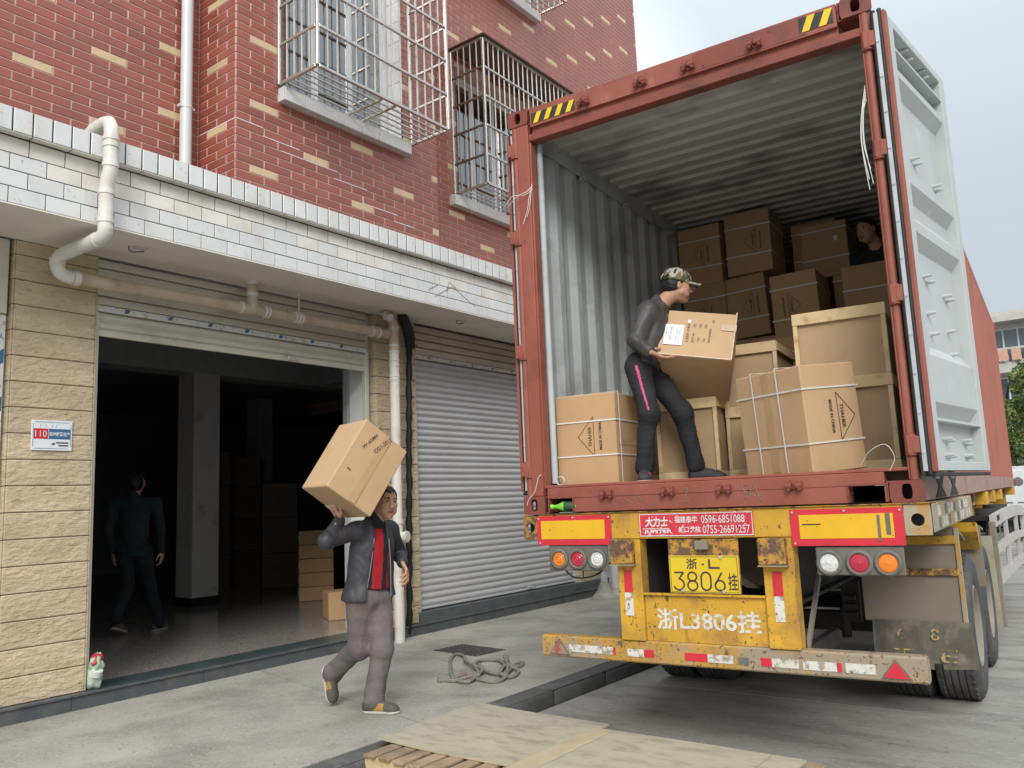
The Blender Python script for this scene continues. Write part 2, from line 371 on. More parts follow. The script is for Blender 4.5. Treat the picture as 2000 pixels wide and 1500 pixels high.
M['wood'] = mat('wood', (.60,.46,.265), .8, var=.14, vs=4, stretch=(1,1,1), c2=(.40,.26,.13), c2_t=(.52,.7), c2_s=8, bump=.001, bs=40, rnd=.08)
M['wood_old'] = mat('wood_old', (.31,.225,.145), .85, var=.18, vs=5, c2=(.20,.14,.09), c2_t=(.5,.7), c2_s=9, bump=.002, bs=45, rnd=.16, c3=(.37,.31,.23), c3_t=(.62,.7), c3_s=20)
M['ply'] = mat('ply', (.40,.37,.28), .75, var=.09, vs=2.5, c2=(.285,.262,.195), c2_t=(.47,.66), c2_s=5, stretch=(1,2.4,1), c3=(.46,.43,.34), c3_t=(.66,.72), c3_s=30, bump=.001, bs=25)
M['ply_edge'] = mat('ply_edge', (.44,.37,.24), .8, var=.12)
M['rope'] = mat('rope', (.235,.22,.195), .95, var=.15, vs=30, bump=.004, bs=160)
M['iron'] = mat('iron', (.06,.058,.055), .7, var=.2, c2=(.12,.115,.1), c2_t=(.5,.7), c2_s=30, bump=.004, bs=90)
# people
M['skin'] = mat('skin', (.46,.255,.165), .55, var=.08, vs=20, spec=.35, c2=(.40,.19,.12), c2_t=(.55,.8), c2_s=14)
M['skin_dark'] = mat('skin_dark', (.30,.145,.09), .6, var=.08)
M['hair'] = mat('hair', (.012,.010,.009), .55, var=.3, vs=60, bump=.003, bs=120)
M['lip'] = mat('lip', (.24,.085,.065), .5)
M['eye_w'] = mat('eye_w', (.42,.37,.33), .3); M['eye_b'] = mat('eye_b', (.01,.008,.007), .3)
M['jacket'] = mat('jacket', (.036,.037,.045), .5, var=.2, vs=5, c2=(.068,.058,.066), c2_t=(.45,.7), c2_s=3.2, bump=.003, bs=26)
M['jacket_grey'] = mat('jacket_grey', (.060,.058,.056), .48, var=.2, vs=6, c2=(.035,.035,.035), c2_t=(.5,.7), c2_s=7, bump=.004, bs=24)
M['zip'] = mat('zip', (.4,.4,.4), .3, metal=.6)
M['shirt_red'] = mat('shirt_red', (.36,.012,.02), .85, var=.12, bump=.0015, bs=120)
M['shirt_black'] = mat('shirt_black', (.018,.016,.022), .85, var=.12, bump=.0015, bs=120)
M['trouser_grey'] = mat('trouser_grey', (.150,.124,.124), .85, var=.12, vs=4, c2=(.10,.092,.092), c2_t=(.48,.7), c2_s=3.5, bump=.006, bs=16, stretch=(1,1,1.6))
M['trouser_black'] = mat('trouser_black', (.018,.018,.021), .85, var=.2, bump=.003, bs=22)
M['pink'] = mat('pink', (.50,.06,.17), .6)
M['shoe_grey'] = mat('shoe_grey', (.085,.078,.070), .8, var=.2, vs=14)
M['shoe_tan'] = mat('shoe_tan', (.33,.20,.05), .8, var=.15)
M['sole'] = mat('sole', (.42,.40,.36), .7, var=.15, vs=20)
M['shoe_black'] = mat('shoe_black', (.035,.034,.036), .7, var=.2)
M['jacket_teal'] = mat('jacket_teal', (.012,.024,.026), .9); M['jeans'] = mat('jeans', (.012,.015,.025), .9)  # shop man's clothes, the unlit interior put into their colour
M['bottle'] = mat('bottle', (.16,.55,.05), .15, var=.15, vs=30, spec=.6); M['bottle_cap'] = mat('bottle_cap', (.30,.62,.06), .4); M['bottle_label'] = mat('bottle_label', (.03,.07,.03), .4)
M['bag'] = mat('bag', (.48,.56,.47), .35, var=.25, vs=18, spec=.5); M['bag_red'] = mat('bag_red', (.45,.04,.07), .4, var=.3, vs=30); M['bag_green'] = mat('bag_green', (.33,.50,.30), .4, var=.2, vs=20)
M['leaf'] = mat('leaf', (.15,.20,.045), .55, var=.4, vs=1.6, rnd=0, c2=(.23,.25,.06), c2_t=(.5,.7), c2_s=1.1)
M['leaf2'] = mat('leaf2', (.09,.15,.045), .55, var=.35, vs=2)
M['bark'] = mat('bark', (.08,.06,.045), .9, var=.2)
M['far_red'] = mat('far_red', (.30,.075,.055), .7, var=.2, vs=1.5)
M['far_white'] = mat('far_white', (.50,.49,.47), .8, var=.08, c2=(.36,.35,.33), c2_t=(.52,.7), c2_s=.9)
M['far_stone'] = mat('far_stone', (.42,.405,.38), .8, var=.1)
M['far_glass'] = mat('far_glass', (.07,.10,.12), .1, var=.2, vs=.6, spec=.8)
M['cloth_navy'] = mat('cloth_navy', (.018,.025,.06), .9); M['cloth_peach'] = mat('cloth_peach', (.50,.30,.22), .9)
M['van_white'] = mat('van_white', (.60,.63,.63), .3, var=.05, spec=.6); M['van_grey'] = mat('van_grey', (.14,.14,.145), .35, var=.1, spec=.6)
M['sticker_blue'] = mat('sticker_blue', (.035,.13,.27), .5, var=.1); M['sticker_white'] = mat('sticker_white', (.60,.60,.57), .5, var=.08, c2=(.38,.34,.27), c2_t=(.55,.65), c2_s=20)
M['wall_white'] = mat('wall_white', (.72,.73,.73), .6, var=.04, vs=3)
# camouflage cloth
def camo():
    m = bpy.data.materials.new('camouflage'); m.use_nodes = True; t = m.node_tree; p = t.nodes['Principled BSDF']
    g = t.nodes.new('ShaderNodeNewGeometry'); v = t.nodes.new('ShaderNodeTexVoronoi'); v.inputs['Scale'].default_value = 38
    nz = t.nodes.new('ShaderNodeTexNoise'); nz.inputs['Scale'].default_value = 30
    ad = t.nodes.new('ShaderNodeVectorMath'); ad.operation = 'MULTIPLY_ADD'; ad.inputs[1].default_value = (.05,.05,.05)
    t.links.new(g.outputs['Position'], nz.inputs['Vector']); t.links.new(nz.outputs['Color'], ad.inputs[0]); t.links.new(g.outputs['Position'], ad.inputs[2])
    t.links.new(ad.outputs[0], v.inputs['Vector'])
    r = t.nodes.new('ShaderNodeValToRGB'); r.color_ramp.interpolation = 'CONSTANT'
    sp = t.nodes.new('ShaderNodeSeparateColor'); t.links.new(v.outputs['Color'], sp.inputs[0]); t.links.new(sp.outputs[0], r.inputs[0])
    e = r.color_ramp.elements; e[0].position = 0; e[0].color = (.40,.39,.30,1); e[1].position = .3; e[1].color = (.075,.09,.04,1)
    for ps, c in ((.52,(.17,.13,.075,1)),(.72,(.018,.02,.016,1)),(.86,(.36,.36,.29,1))):
        q = e.new(ps); q.color = c
    t.links.new(r.outputs[0], p.inputs['Base Color']); p.inputs['Roughness'].default_value = .85
    return m
M['camo'] = camo()
# ================================================================== GROUND
B = MB()
B.box(-300, 300, -120, 480, -.06, -.012)
tag(B.obj('ground', M['road_far']), kind='structure')
road = MB().box(-.45, 14, -12, 60, -.011, -.008).obj('road', M['joint']); tag(road, kind='structure')
ys = [-12, -7.6, -3.1, 1.86, 6.4, 11, 15.6, 20.2, 26, 33, 41, 50, 60]; xs = [-.448, 3.35, 7.2, 14]
for i in range(len(ys)-1):
    for j in range(3):
        g = .006
        MB().cbox(xs[j]+g, xs[j+1]-g, ys[i]+g, ys[i+1]-g, -.010, 0, .003).obj('slab', M['road'], road)
pav = MB().box(-3.7, -.47, -12, 60, .06, .108).obj('pavement', M['joint']); tag(pav, kind='structure')
pj_ = [(-12,-12),(-7.4,-7.6),(-4.0,-4.2),(.30,-.39),(4.3,4.2),(8.6,8.5),(12.9,12.9),(17,17),(22,22),(28,28),(36,36),(46,46),(60,60)]
for a, b in zip(pj_[:-1], pj_[1:]):
    MB().prism([(-3.5, a[0]+.005), (-.632, a[1]+.005), (-.632, b[1]-.005), (-3.5, b[0]-.005)], .102, .12, ax=2).obj('slab', M['concrete'], pav)
kerb = MB().box(-.615, -.47, -12, 60, -.008, .08).obj('kerb', M['joint']); tag(kerb, kind='structure')
y = -11.6; i = 0
while y < 59:
    L = .78 if y < 12 else 2.4
    dz = random.uniform(-.004, .004); dx = random.uniform(-.006, .006)
    prof = [(-.626, -.005), (-.453, -.005), (-.455, .078), (-.466, .103), (-.492, .116), (-.626, .118)]
    b = MB(); n = len(prof)
    for (yy, sh) in ((y+.007,.05),(y+.022,0),(y+L-.022,0),(y+L-.007,.05)):
        for (px_, pz_) in prof:
            cx_, cz_ = -.54, .05
            b.v.append(Vector((px_+dx+(cx_-px_)*sh*2, yy, pz_+dz+(cz_-pz_)*sh*2)))
    for k in range(3):
        for q in range(n): b.f.append([k*n+q, k*n+(q+1)%n, (k+1)*n+(q+1)%n, (k+1)*n+q]); b.m.append(0)
    b.f += [list(range(n)), list(range(3*n, 4*n))]; b.m += [0,0]
    b.obj('kerb_stone', M['kerb'], kerb, smooth=True)
    y += L; i += 1

# ================================================================== SHOP BUILDING
bld = thing('shop_building', 'red brick tiled shop building with white tiled canopy and roller shutter doors', 'building')
def part(b, name, m, parent=bld, **k): return b.obj(name, m, parent, **k)
FX, BX = -3.40, -2.80           # recessed wall face, projecting bay face
YB0, YB1 = -.40, 2.32
ZW0, ZW1 = 4.30, 11.7
TH = .005
# window openings  (wall x, y0, y1, z0, z1)
W1 = (.16, 1.74, 5.60, 8.2); W2 = (3.42, 5.50, 5.57, 7.45); W3 = (3.55, 5.32, 9.14, 10.9)
def wall_with_holes(x1, x0, ya, yb, za, zb, holes):
    b = MB()
    ycuts = sorted({ya, yb, *[h[0] for h in holes], *[h[1] for h in holes]})
    for a, c in zip(ycuts[:-1], ycuts[1:]):
        hs = sorted([h for h in holes if h[0] <= a and h[1] >= c], key=lambda h: h[2])
        z = za
        for h in hs:
            if h[2] > z: b.box(x0, x1, a, c, z, h[2])
            z = h[3]
        if z < zb: b.box(x0, x1, a, c, z, zb)
    return b
part(wall_with_holes(FX-TH, FX-.25, -9, YB0+.02, ZW0, ZW1, []), 'wall', M['mortar'])
part(wall_with_holes(BX-TH, BX-.25, YB0+TH, YB1-TH, ZW0, ZW1, [W1]), 'wall', M['mortar'])
part(MB().box(FX-TH, BX-TH-.25, YB0+TH, YB0+.2, ZW0, ZW1), 'wall', M['mortar'])
part(MB().box(FX-.25, BX-TH-.25, YB1-.2, YB1-TH, ZW0, ZW1), 'wall', M['mortar'])
part(wall_with_holes(FX-TH, FX-.25, YB1-.02, 8.80, ZW0, ZW1, [W2, W3]), 'wall', M['mortar'])
part(MB().box(-13, FX-.25, 8.6, 8.80, 3.9, ZW1), 'wall', M['mortar'])
part(MB().box(-13, FX-.25, -9, 8.8, ZW1-.2, ZW1), 'roof', M['plaster'])
# bricks
PZ, PY, BH, BL = .080, .308, .0690, .2970
bricks = []      # (x, y centre, z centre, length, axis, cream)
def cream(k, y, ph, kph):
    kk = (k-kph) % 8
    if kk == 0: d = (y-ph) % 1.232
    elif kk == 4: d = (y-ph-.616) % 1.232
    else: return False
    return d < .03 or d > 1.232-.03
def brick_wall(axis, x, ya, yb, ph, kph, holes=()):
    """ph: start of a cream brick in a row of class kph"""
    for k in range(int((ZW1-4.33)/PZ)):
        zc = 4.33+.04+k*PZ
        off = ph if (k-kph) % 2 == 0 else ph+PY/2
        j0 = math.floor((ya-off)/PY)-1
        for j in range(j0, j0+int((yb-ya)/PY)+4):
            y0 = off+j*PY; y1 = y0+BL
            isc = cream(k, y0, ph, kph)
            segs = [(max(y0, ya), min(y1, yb))]
            for h in holes:
                if zc+.036 > h[2] and zc-.036 < h[3]:
                    ns = []
                    for a, c in segs:
                        if c <= h[0] or a >= h[1]: ns.append((a, c))
                        else:
                            if a < h[0]: ns.append((a, h[0]))
                            if c > h[1]: ns.append((h[1], c))
                    segs = ns
            for a, c in segs:
                if c-a > .012: bricks.append((x, (a+c)/2, zc, round(c-a, 4), axis, isc))
grow = lambda w, d: (w[0]-d, w[1]+d, w[2]-d, w[3]+d)
brick_wall(0, FX, -9, YB0-.003, -1.412, 7, )
brick_wall(0, BX, YB0+.002, YB1-.002, -.24, 4, [grow(W1, .02)])
brick_wall(1, YB0, FX+.004, BX-.010, -3.24, 1)           # bay's side, runs in x
brick_wall(0, FX, YB1+.004, 8.80, 3.214, 4, [grow(W2, .02), grow(W3, .02)])
def brick_geo(b, L, axis, M4=None):
    h, d, c = BH/2, TH, .0022
    # local: along = Y, out = +X ; front chamfered, no back
    a = L/2
    v = [(-d,-a,-h),(-d,a,-h),(-d,a,h),(-d,-a,h),(-c,-a,-h),(-c,a,-h),(-c,a,h),(-c,-a,h),(0,-a+c,-h+c),(0,a-c,-h+c),(0,a-c,h-c),(0,-a+c,h-c)]
    f = [(0,1,5,4),(1,2,6,5),(2,3,7,6),(3,0,4,7),(4,5,9,8),(5,6,10,9),(6,7,11,10),(7,4,8,11),(8,9,10,11)]
    b.add(v, f, 0, M4)
def brick_M(q):
    x, yc, zc, L, ax, cr = q
    return T(x, yc, zc) if ax == 0 else T(yc, x, zc) @ RZ(-math.pi/2)
def visible(q, lim=1.06):
    x, yc, zc, L, ax, cr = q
    P = Vector((x, yc, zc)) if ax == 0 else Vector((yc, x, zc))
    d = P-CAM; w = d.dot(_f)
    if w < .1: return None
    u_, v_ = d.dot(_r)/w*1.61, d.dot(_u)/w*1.61
    if abs(u_) > lim or abs(v_) > .75*lim: return None
    if ax == 0 and x == FX and YB0-1 > yc and False: return None
    return L/(d.length)
vis = [(visible(q), i) for i, q in enumerate(bricks)]
vis = sorted([(a, i) for a, i in vis if a is not None], reverse=True)
single = {i for a, i in vis[:300]}
bme = {}
massr, massc = MB(), MB()
for i, q in enumerate(bricks):
    if i in single:
        key = (q[3], q[5])
        if key not in bme:
            b = MB(); brick_geo(b, q[3], 0); bme[key] = b.mesh('brick', M['tile_cream'] if q[5] else M['tile_red'], recalc=False)
        Mj = brick_M(q) @ RY(random.uniform(-.004, .004)) @ RZ(random.uniform(-.003, .003))
        link('brick', bme[key], bld, M=Mj)
    else:
        b = massc if q[5] else massr
        brick_geo(b, q[3], 0, brick_M(q) @ RZ(random.uniform(-.003, .003)))
tag(part(massr, 'brick', M['tile_red'], recalc=False), kind='stuff')
tag(part(massc, 'brick', M['tile_cream'], recalc=False), kind='stuff')
# white efflorescence in a few joints of the bay's corner
b = MB()
ef = [(-.395, 2), (-.1, 2), (.05, 3), (.25, 4)]
for (yy, z_, L) in ((-.40,5.135,.30),(-.10,5.055,.42),(.30,4.975,.5),(.75,4.895,.45),(.1,4.975,.2),(1.15,4.735,.5),(1.6,4.655,.3)):
    b.box(BX-TH, BX-.001, yy, yy+L, z_-.0065, z_+.001)
for (yy, z_) in ((-.05,5.09),(.38,5.01),(.66,4.93),(1.14,4.77)): b.box(BX-TH, BX-.001, yy, yy+.008, z_-.04, z_+.035)
b.box(-3.38, -2.81, YB0+.001, YB0+TH, 5.128, 5.136)
part(b, 'lime_bloom', M['wall_white'])

# ---- canopy (white tiles)
CX = -2.65; LX = -2.575; CY0, CY1 = -9, 8.0
part(MB().box(FX, CX-.006, CY0, CY1, 3.765, 4.40).box(CX-.01, LX-.006, CY0, CY1, 4.255, 4.425), 'canopy', M['grout_dark'])
part(MB().box(FX, CX-.002, CY0, CY1, 3.755, 3.766), 'soffit', M['soffit'])
part(MB().box(FX, LX-.03, CY0, CY1, 4.40, 4.432), 'canopy_top', M['concrete'])
def tile_mesh(w, h, m, d=.006, c=.002, pillow=0.0):
    b = MB(); a, e = w/2, h/2
    v = [(-d,-a,-e),(-d,a,-e),(-d,a,e),(-d,-a,e),(-c,-a,-e),(-c,a,-e),(-c,a,e),(-c,-a,e),(0,-a+c,-e+c),(0,a-c,-e+c),(0,a-c,e-c),(0,-a+c,e-c)]
    b.add(v, [(0,1,5,4),(1,2,6,5),(2,3,7,6),(3,0,4,7),(4,5,9,8),(5,6,10,9),(6,7,11,10),(7,4,8,11),(8,9,10,11)])
    return b.mesh('tile', m, recalc=False)
t_cop = tile_mesh(.1225, .172, M['tile_white'], d=.012, c=.004)
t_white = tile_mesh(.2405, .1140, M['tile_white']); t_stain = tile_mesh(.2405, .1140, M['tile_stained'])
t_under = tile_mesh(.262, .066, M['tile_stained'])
y = -2.321-.1335*26; 
while y < 7.9:
    link('coping_tile', t_cop, bld, M=T(LX+random.uniform(-.001,.001), y+.067, 4.345) @ RX(random.uniform(-.006,.006)) @ RZ(random.uniform(-.01,.01)))
    y += .1335
y = CY0+.2
while y < 7.9:
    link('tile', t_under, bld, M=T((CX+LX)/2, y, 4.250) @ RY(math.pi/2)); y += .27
tot = 0
for r in range(4):
    zc = 3.825+r*.1205
    y = -2.298-.247*14 + (.1235 if r % 2 else 0) + .12
    while y < 7.9:
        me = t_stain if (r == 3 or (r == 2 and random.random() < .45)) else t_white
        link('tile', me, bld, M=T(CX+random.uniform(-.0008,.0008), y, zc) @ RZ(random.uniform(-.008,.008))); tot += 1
        y += .247
# chalk scribble on the band
b = MB()
for pts in ([(2.05,3.86),(2.35,4.03),(2.6,3.92),(2.75,3.86)],[(2.25,3.95),(2.3,4.07),(2.42,4.02)],[(1.95,3.92),(2.1,4.0)]):
    b.tube([(CX+.001, p[0], p[1]) for p in pts], .0028, 5)
part(b, 'chalk_mark', M['kerb'])

# ---- plinth, step, shop floor
part(MB().box(-13, -3.36, -9, 8.8, 0, .225), 'plinth_core', M['grout_dark'])
y = -2.55-1.12*6
while y < 8.6:
    part(MB().cbox(-3.36, -3.345, y+.002, y+1.118, .112, .222, .003), 'plinth_slab', M['granite'])
    part(MB().cbox(-3.40, -3.33, y+.002, y+1.118, .2225, .242, .003), 'plinth_nosing', M['granite'], )
    if -1.6 < y+.56 < 2.2: part(MB().cbox(-3.70, -3.402, y+.002, y+1.118, .2225, .2415, .002), 'step_slab', M['granite_top'])
    y += 1.12
part(MB().box(-3.6, -3.345, 2.45, 6.6, .243, .36), 'plinth_upper', M['granite'])
sf = MB().box(-17, -3.701, -2.4, 14, .20, .240).obj('shop_floor', M['terrazzo']); tag(sf, kind='structure')
# ---- pillars with sandy cladding slabs
def pillar(ya, yb, x=FX, name='pillar', z1=3.755):
    p = part(MB().box(x-.55, x-.03, ya+.02, yb-.02, .24, z1), name, M['plaster'])
    z = .243; i = 0
    h = .2
    while z < z1-.02:
        zz = min(z+h-.006, z1-.001)
        MB().cbox(x-.028, x, ya+.012, yb-.012, z, zz, .006).obj('cladding_slab', M['cladding'], p)
        MB().cbox(x-.30, x-.004, ya-.003, ya+.010, z, zz, .003).obj('cladding_slab', M['cladding'], p)
        MB().cbox(x-.20, x-.004, yb-.010, yb+.003, z, zz, .003).obj('cladding_slab', M['cladding'], p)
        z += h
    return p
pillar(-1.95, -1.30); pillar(1.84, 2.50); pillar(5.86, 6.5); pillar(-5.6, -5.0)
# ---- roller shutters
def slat_prof(h, d):       # curved slat: polygon in (x, z)
    return [(0, 0), (.004, .012*h/.077), (d, h*.30), (d+.002, h*.55), (d*.75, h*.80), (.000, h-.012), (-.004, h-.011), (-.004, h), (-.008, h), (-.008, 0)]
def shutter(ya, yb, x, ztop, zstrip, zbot, name, rolled, m_h, m_s):
    s = part(MB().box(x-.3, x-.29, ya, yb, zstrip, ztop), 'roller_shutter', m_h)
    # housing boards
    z = ztop-.004; hb = .078
    n = int((ztop-zstrip-.05)/hb)
    hb = (ztop-zstrip-.05)/n
    for i in range(n):
        MB().prism([(x-.02, z-hb+.004), (x, z-hb+.010), (x+.003, z-hb*.5), (x, z-.008), (x-.02, z-.003)], ya, yb, ax=1).obj('housing_board', m_h, s)
        z -= hb
    MB().cbox(x-.02, x+.008, ya, yb, zstrip-.005, zstrip+.046, .003).obj('cover_strip', M['sticker_white'], s)
    z = zstrip-.008; h = .077
    while z-h > zbot+.02:
        MB().prism([(x-.030+p[0], z-h+p[1]) for p in slat_prof(h, .016)], ya+.015, yb-.015, ax=1).obj('slat', m_s, s)
        z -= h
    MB().cbox(x-.034, x-.006, ya+.015, yb-.015, zbot, z-.002, .004).obj('bottom_rail', m_s, s)
    MB().cbox(x-.006, x+.004, (ya+yb)/2-.06+.5, (ya+yb)/2+.06+.5, zbot+.012, zbot+.05, .004).obj('handle', M['galv'], s)
    for yy in (ya-.022, yb-.026):
        MB().cbox(x-.06, x-.002, yy, yy+.048, .245, zstrip-.01, .003).obj('guide_rail', m_h, s)
    return s
def stickers(s, x, ya, yb, z, step, m=M['sticker_blue'], h=.034):
    y = ya
    while y < yb:
        MB().add([(x+.0095,y,z-h/2),(x+.0095,y+.035,z-h/2+.002),(x+.0095,y+.06,z+h/2),(x+.0095,y+.015,z+h/2)], [(0,1,2,3)]).obj('sticker', m, s, recalc=False)
        lettering('9', M['sticker_blue'], s, face_frame((x+.0095, y+.085, z), (0,1,0), (0,0,1)), .014, .022)
        y += step
s1 = shutter(-1.29, 1.745, -3.43, 3.752, 3.300, 3.085, 's', True, M['slat_beige'], M['slat_beige'])
stickers(s1, -3.43+.001, -1.06, 1.6, 3.3225, .40)
s2 = shutter(2.53, 5.84, -3.45, 3.752, 3.335, .372, 's', False, M['slat_beige'], M['slat_grey'])
stickers(s2, -3.45+.001, 2.75, 5.7, 3.357, .42, M['kerb'], .02)
s0 = shutter(-4.9, -2.03, -3.56, 3.752, 3.18, .26, 's', False, M['slat_beige'], M['slat_grey'])
b = MB().cbox(-3.53, -3.43, -2.075, -1.975, 3.16, 3.752, .004); b.obj('housing_end', M['slat_beige'], s0)
b = MB().cbox(-3.47, -3.44, -2.06, -1.975, .245, 3.15, .003); b.obj('guide_rail', M['sticker_white'], s0)
z = .5
while z < 3.0:
    MB().add([(-3.4395,-2.055,z),(-3.4395,-1.98,z+.06),(-3.4395,-1.98,z+.17),(-3.4395,-2.055,z+.11)], [(0,1,2,3)]).obj('sticker', M['sticker_blue'], s0, recalc=False)
    lettering('UA', M['sticker_blue'], s0, face_frame((-3.4392, -2.015, z+.26), (0,1,0), (0,0,1)), .05, .05)
    z += .37
# faded seal drawn on the grey shutter
b = MB()
cc = (4.76, 1.72)
b.tube([(-3.461+.02, cc[0]+.11*math.cos(t), cc[1]+.12*math.sin(t)) for t in np.linspace(0, 2*math.pi, 22)[:-1]], .0025, 4, closed=True)
b.obj('faded_seal', M['dust_plate'], s2)
# ---- jambs and interior of the open shop
part(MB().box(-3.78, -3.50, 1.79, 1.845, .24, 3.75), 'door_jamb', M['wall_white'])
part(MB().box(-3.8, -3.46, -1.40, -1.335, .24, 3.75), 'door_jamb', M['plaster_in'])
part(MB().box(-17.1, -17, -2.5, 14.1, .2, 4.2).box(-17, -3.9, -2.5, -2.4, .2, 4.2).box(-17, -3.9, 14, 14.1, .2, 4.2), 'inner_wall', M['plaster_in'])
part(MB().box(-3.96, -3.90, 1.85, 14, .2, 4.2).box(-3.96, -3.90, -2.45, -1.36, .2, 4.2), 'inner_wall', M['plaster_in'])
part(MB().box(-17, -3.9, -2.4, 14, 4.15, 4.25).box(-3.96, -3.45, -1.4, 1.85, 3.77, 4.2), 'inner_ceiling', M['plaster_in'])
part(MB().box(-8.30, -7.85, -2.4, 14, 3.70, 4.15), 'inner_beam', M['plaster_in'])
part(MB().box(-8.0, -3.96, 4.9, 5.2, 3.75, 4.15), 'inner_beam', M['plaster_in'])
c_ = part(MB().cbox(-8.31, -7.86, 2.36, 2.80, .36, 3.72, .012), 'column', M['plaster'])
MB().box(-8.32, -7.85, 2.35, 2.81, .241, .365).obj('skirting', M['black'], c_)
c_ = part(MB().cbox(-12.6, -12.2, 6.6, 7.0, .3, 4.1, .012), 'column', M['plaster_in'])
part(MB().box(-3.86, -3.80, -9, -1.42, .24, 4.30), 'inner_wall', M['plaster_in']); part(MB().box(-3.86, -3.80, 1.86, 8.6, .24, 4.30), 'inner_wall', M['plaster_in']); part(MB().box(-3.80, -3.42, -9, 8.6, 3.768, 3.80), 'lintel', M['plaster'])
# ---- windows (frames, panes, curtains) and tiled sills
def window(x, w, depth, nsash, name='window'):
    ya, yb, za, zb = w
    xf = x-depth
    g = part(MB().box(xf-.02, xf+.03, ya, ya+.05, za, zb).box(xf-.02, xf+.03, yb-.05, yb, za, zb).box(xf-.02, xf+.03, ya+.05, yb-.05, za, za+.05).box(xf-.02, xf+.03, ya+.05, yb-.05, zb-.05, zb), name, M['frame_alu'])
    ws = (yb-ya-.1)/nsash
    for i in range(nsash):
        a = ya+.05+i*ws; c = a+ws; dx = .006 if i % 2 else -.012
        MB().box(xf-.004+dx, xf+.012+dx, a, a+.035, za+.05, zb-.05).box(xf-.004+dx, xf+.012+dx, c-.035, c, za+.05, zb-.05).box(xf-.004+dx, xf+.012+dx, a+.035, c-.035, za+.05, za+.09).box(xf-.004+dx, xf+.012+dx, a+.035, c-.035, zb-.09, zb-.05).obj('sash', M['frame_alu'], g)
        MB().box(xf+.001+dx, xf+.005+dx, a+.036, c-.036, za+.091, zb-.091).obj('pane', M['pane'], g)
    # curtain behind
    b = MB(); n = 60; pts = []
    for i in range(n+1):
        t = i/n; pts.append((xf-.05+.02*math.sin(t*58)+.008*math.sin(t*23), ya+.02+t*(yb-ya-.04)))
    for i in range(n):
        if .50 < (i/n) < .60: continue
        b.add([(pts[i][0],pts[i][1],za+.03),(pts[i+1][0],pts[i+1][1],za+.03),(pts[i+1][0],pts[i+1][1],zb-.05),(pts[i][0],pts[i][1],zb-.05)], [(0,1,2,3)])
    b.obj('curtain', M['curtain'], g, recalc=False)
    MB().box(xf-.6, xf-.58, ya-.2, yb+.2, za-.3, zb+.3).box(xf-.6, xf-.05, ya-.2, yb+.2, za-.05, za-.03).obj('room_wall', M['plaster_in'], g)
    return g
def glass():
    m = bpy.data.materials.new('pane'); m.use_nodes = True; t = m.node_tree; t.nodes.clear()
    o = t.nodes.new('ShaderNodeOutputMaterial'); a = t.nodes.new('ShaderNodeBsdfTransparent'); g = t.nodes.new('ShaderNodeBsdfGlossy'); f = t.nodes.new('ShaderNodeFresnel'); mx_ = t.nodes.new('ShaderNodeMixShader')
    a.inputs[0].default_value = (.62,.74,.80,1); g.inputs['Roughness'].default_value = .03; f.inputs[0].default_value = 1.6
    ad_ = t.nodes.new('ShaderNodeMath'); ad_.operation = 'ADD'; ad_.inputs[1].default_value = .32; ad_.use_clamp = True; t.links.new(f.outputs[0], ad_.inputs[0]); t.links.new(ad_.outputs[0], mx_.inputs[0]); t.links.new(a.outputs[0], mx_.inputs[1]); t.links.new(g.outputs[0], mx_.inputs[2]); t.links.new(mx_.outputs[0], o.inputs[0])
    return m
M['pane'] = glass()
def reveal(x, w, depth):
    ya, yb, za, zb = w
    part(MB().box(x-depth, x-.001, ya-.03, ya, za, zb), 'window_reveal', M['grout_dark']); part(MB().box(x-depth, x-.001, yb, yb+.03, za, zb), 'window_reveal', M['grout_dark'])
    z = za+.002
    while z < zb-.05:
        for s, yy in ((1, ya),(-1, yb)):
            MB().cbox(x-depth, x-.002, min(yy, yy+s*.005), max(yy, yy+s*.005), z, min(z+.243, zb), .0015).obj('tile', M['tile_white'], bld)
        z += .247
def sill(x, y0, y1, z0, z1, pr):
    s = part(MB().box(x-.20, x+pr-.006, y0+.004, y1-.004, z0+.004, z1-.004), 'window_sill', M['grout_dark'])
    y = y0; 
    while y < y1-.02:
        ye = min(y+.247, y1)
        MB().cbox(x+pr-.007, x+pr, y, ye-.004, z0, z1, .002).obj('tile', M['tile_white'], s)
        MB().cbox(x+.001, x+pr-.008, y, ye-.004, z0-.002, z0+.003, .001).obj('tile', M['tile_white'], s)
        y = ye
    for yy in (y0, y1):
        MB().cbox(x+.001, x+pr-.008, yy-.005, yy-.0005, z0, z1, .001).obj('tile', M['tile_white'], s)
window(BX, W1, .24, 3); reveal(BX, W1, .2); sill(BX, .075, 1.815, 5.455, 5.592, .095)
window(FX, W2, .2, 4); reveal(FX, W2, .16); sill(FX, 3.22, 5.72, 5.425, 5.56, .10)
window(FX, W3, .2, 4); reveal(FX, W3, .16); sill(FX, 3.35, 5.43, 9.0, 9.13, .10)
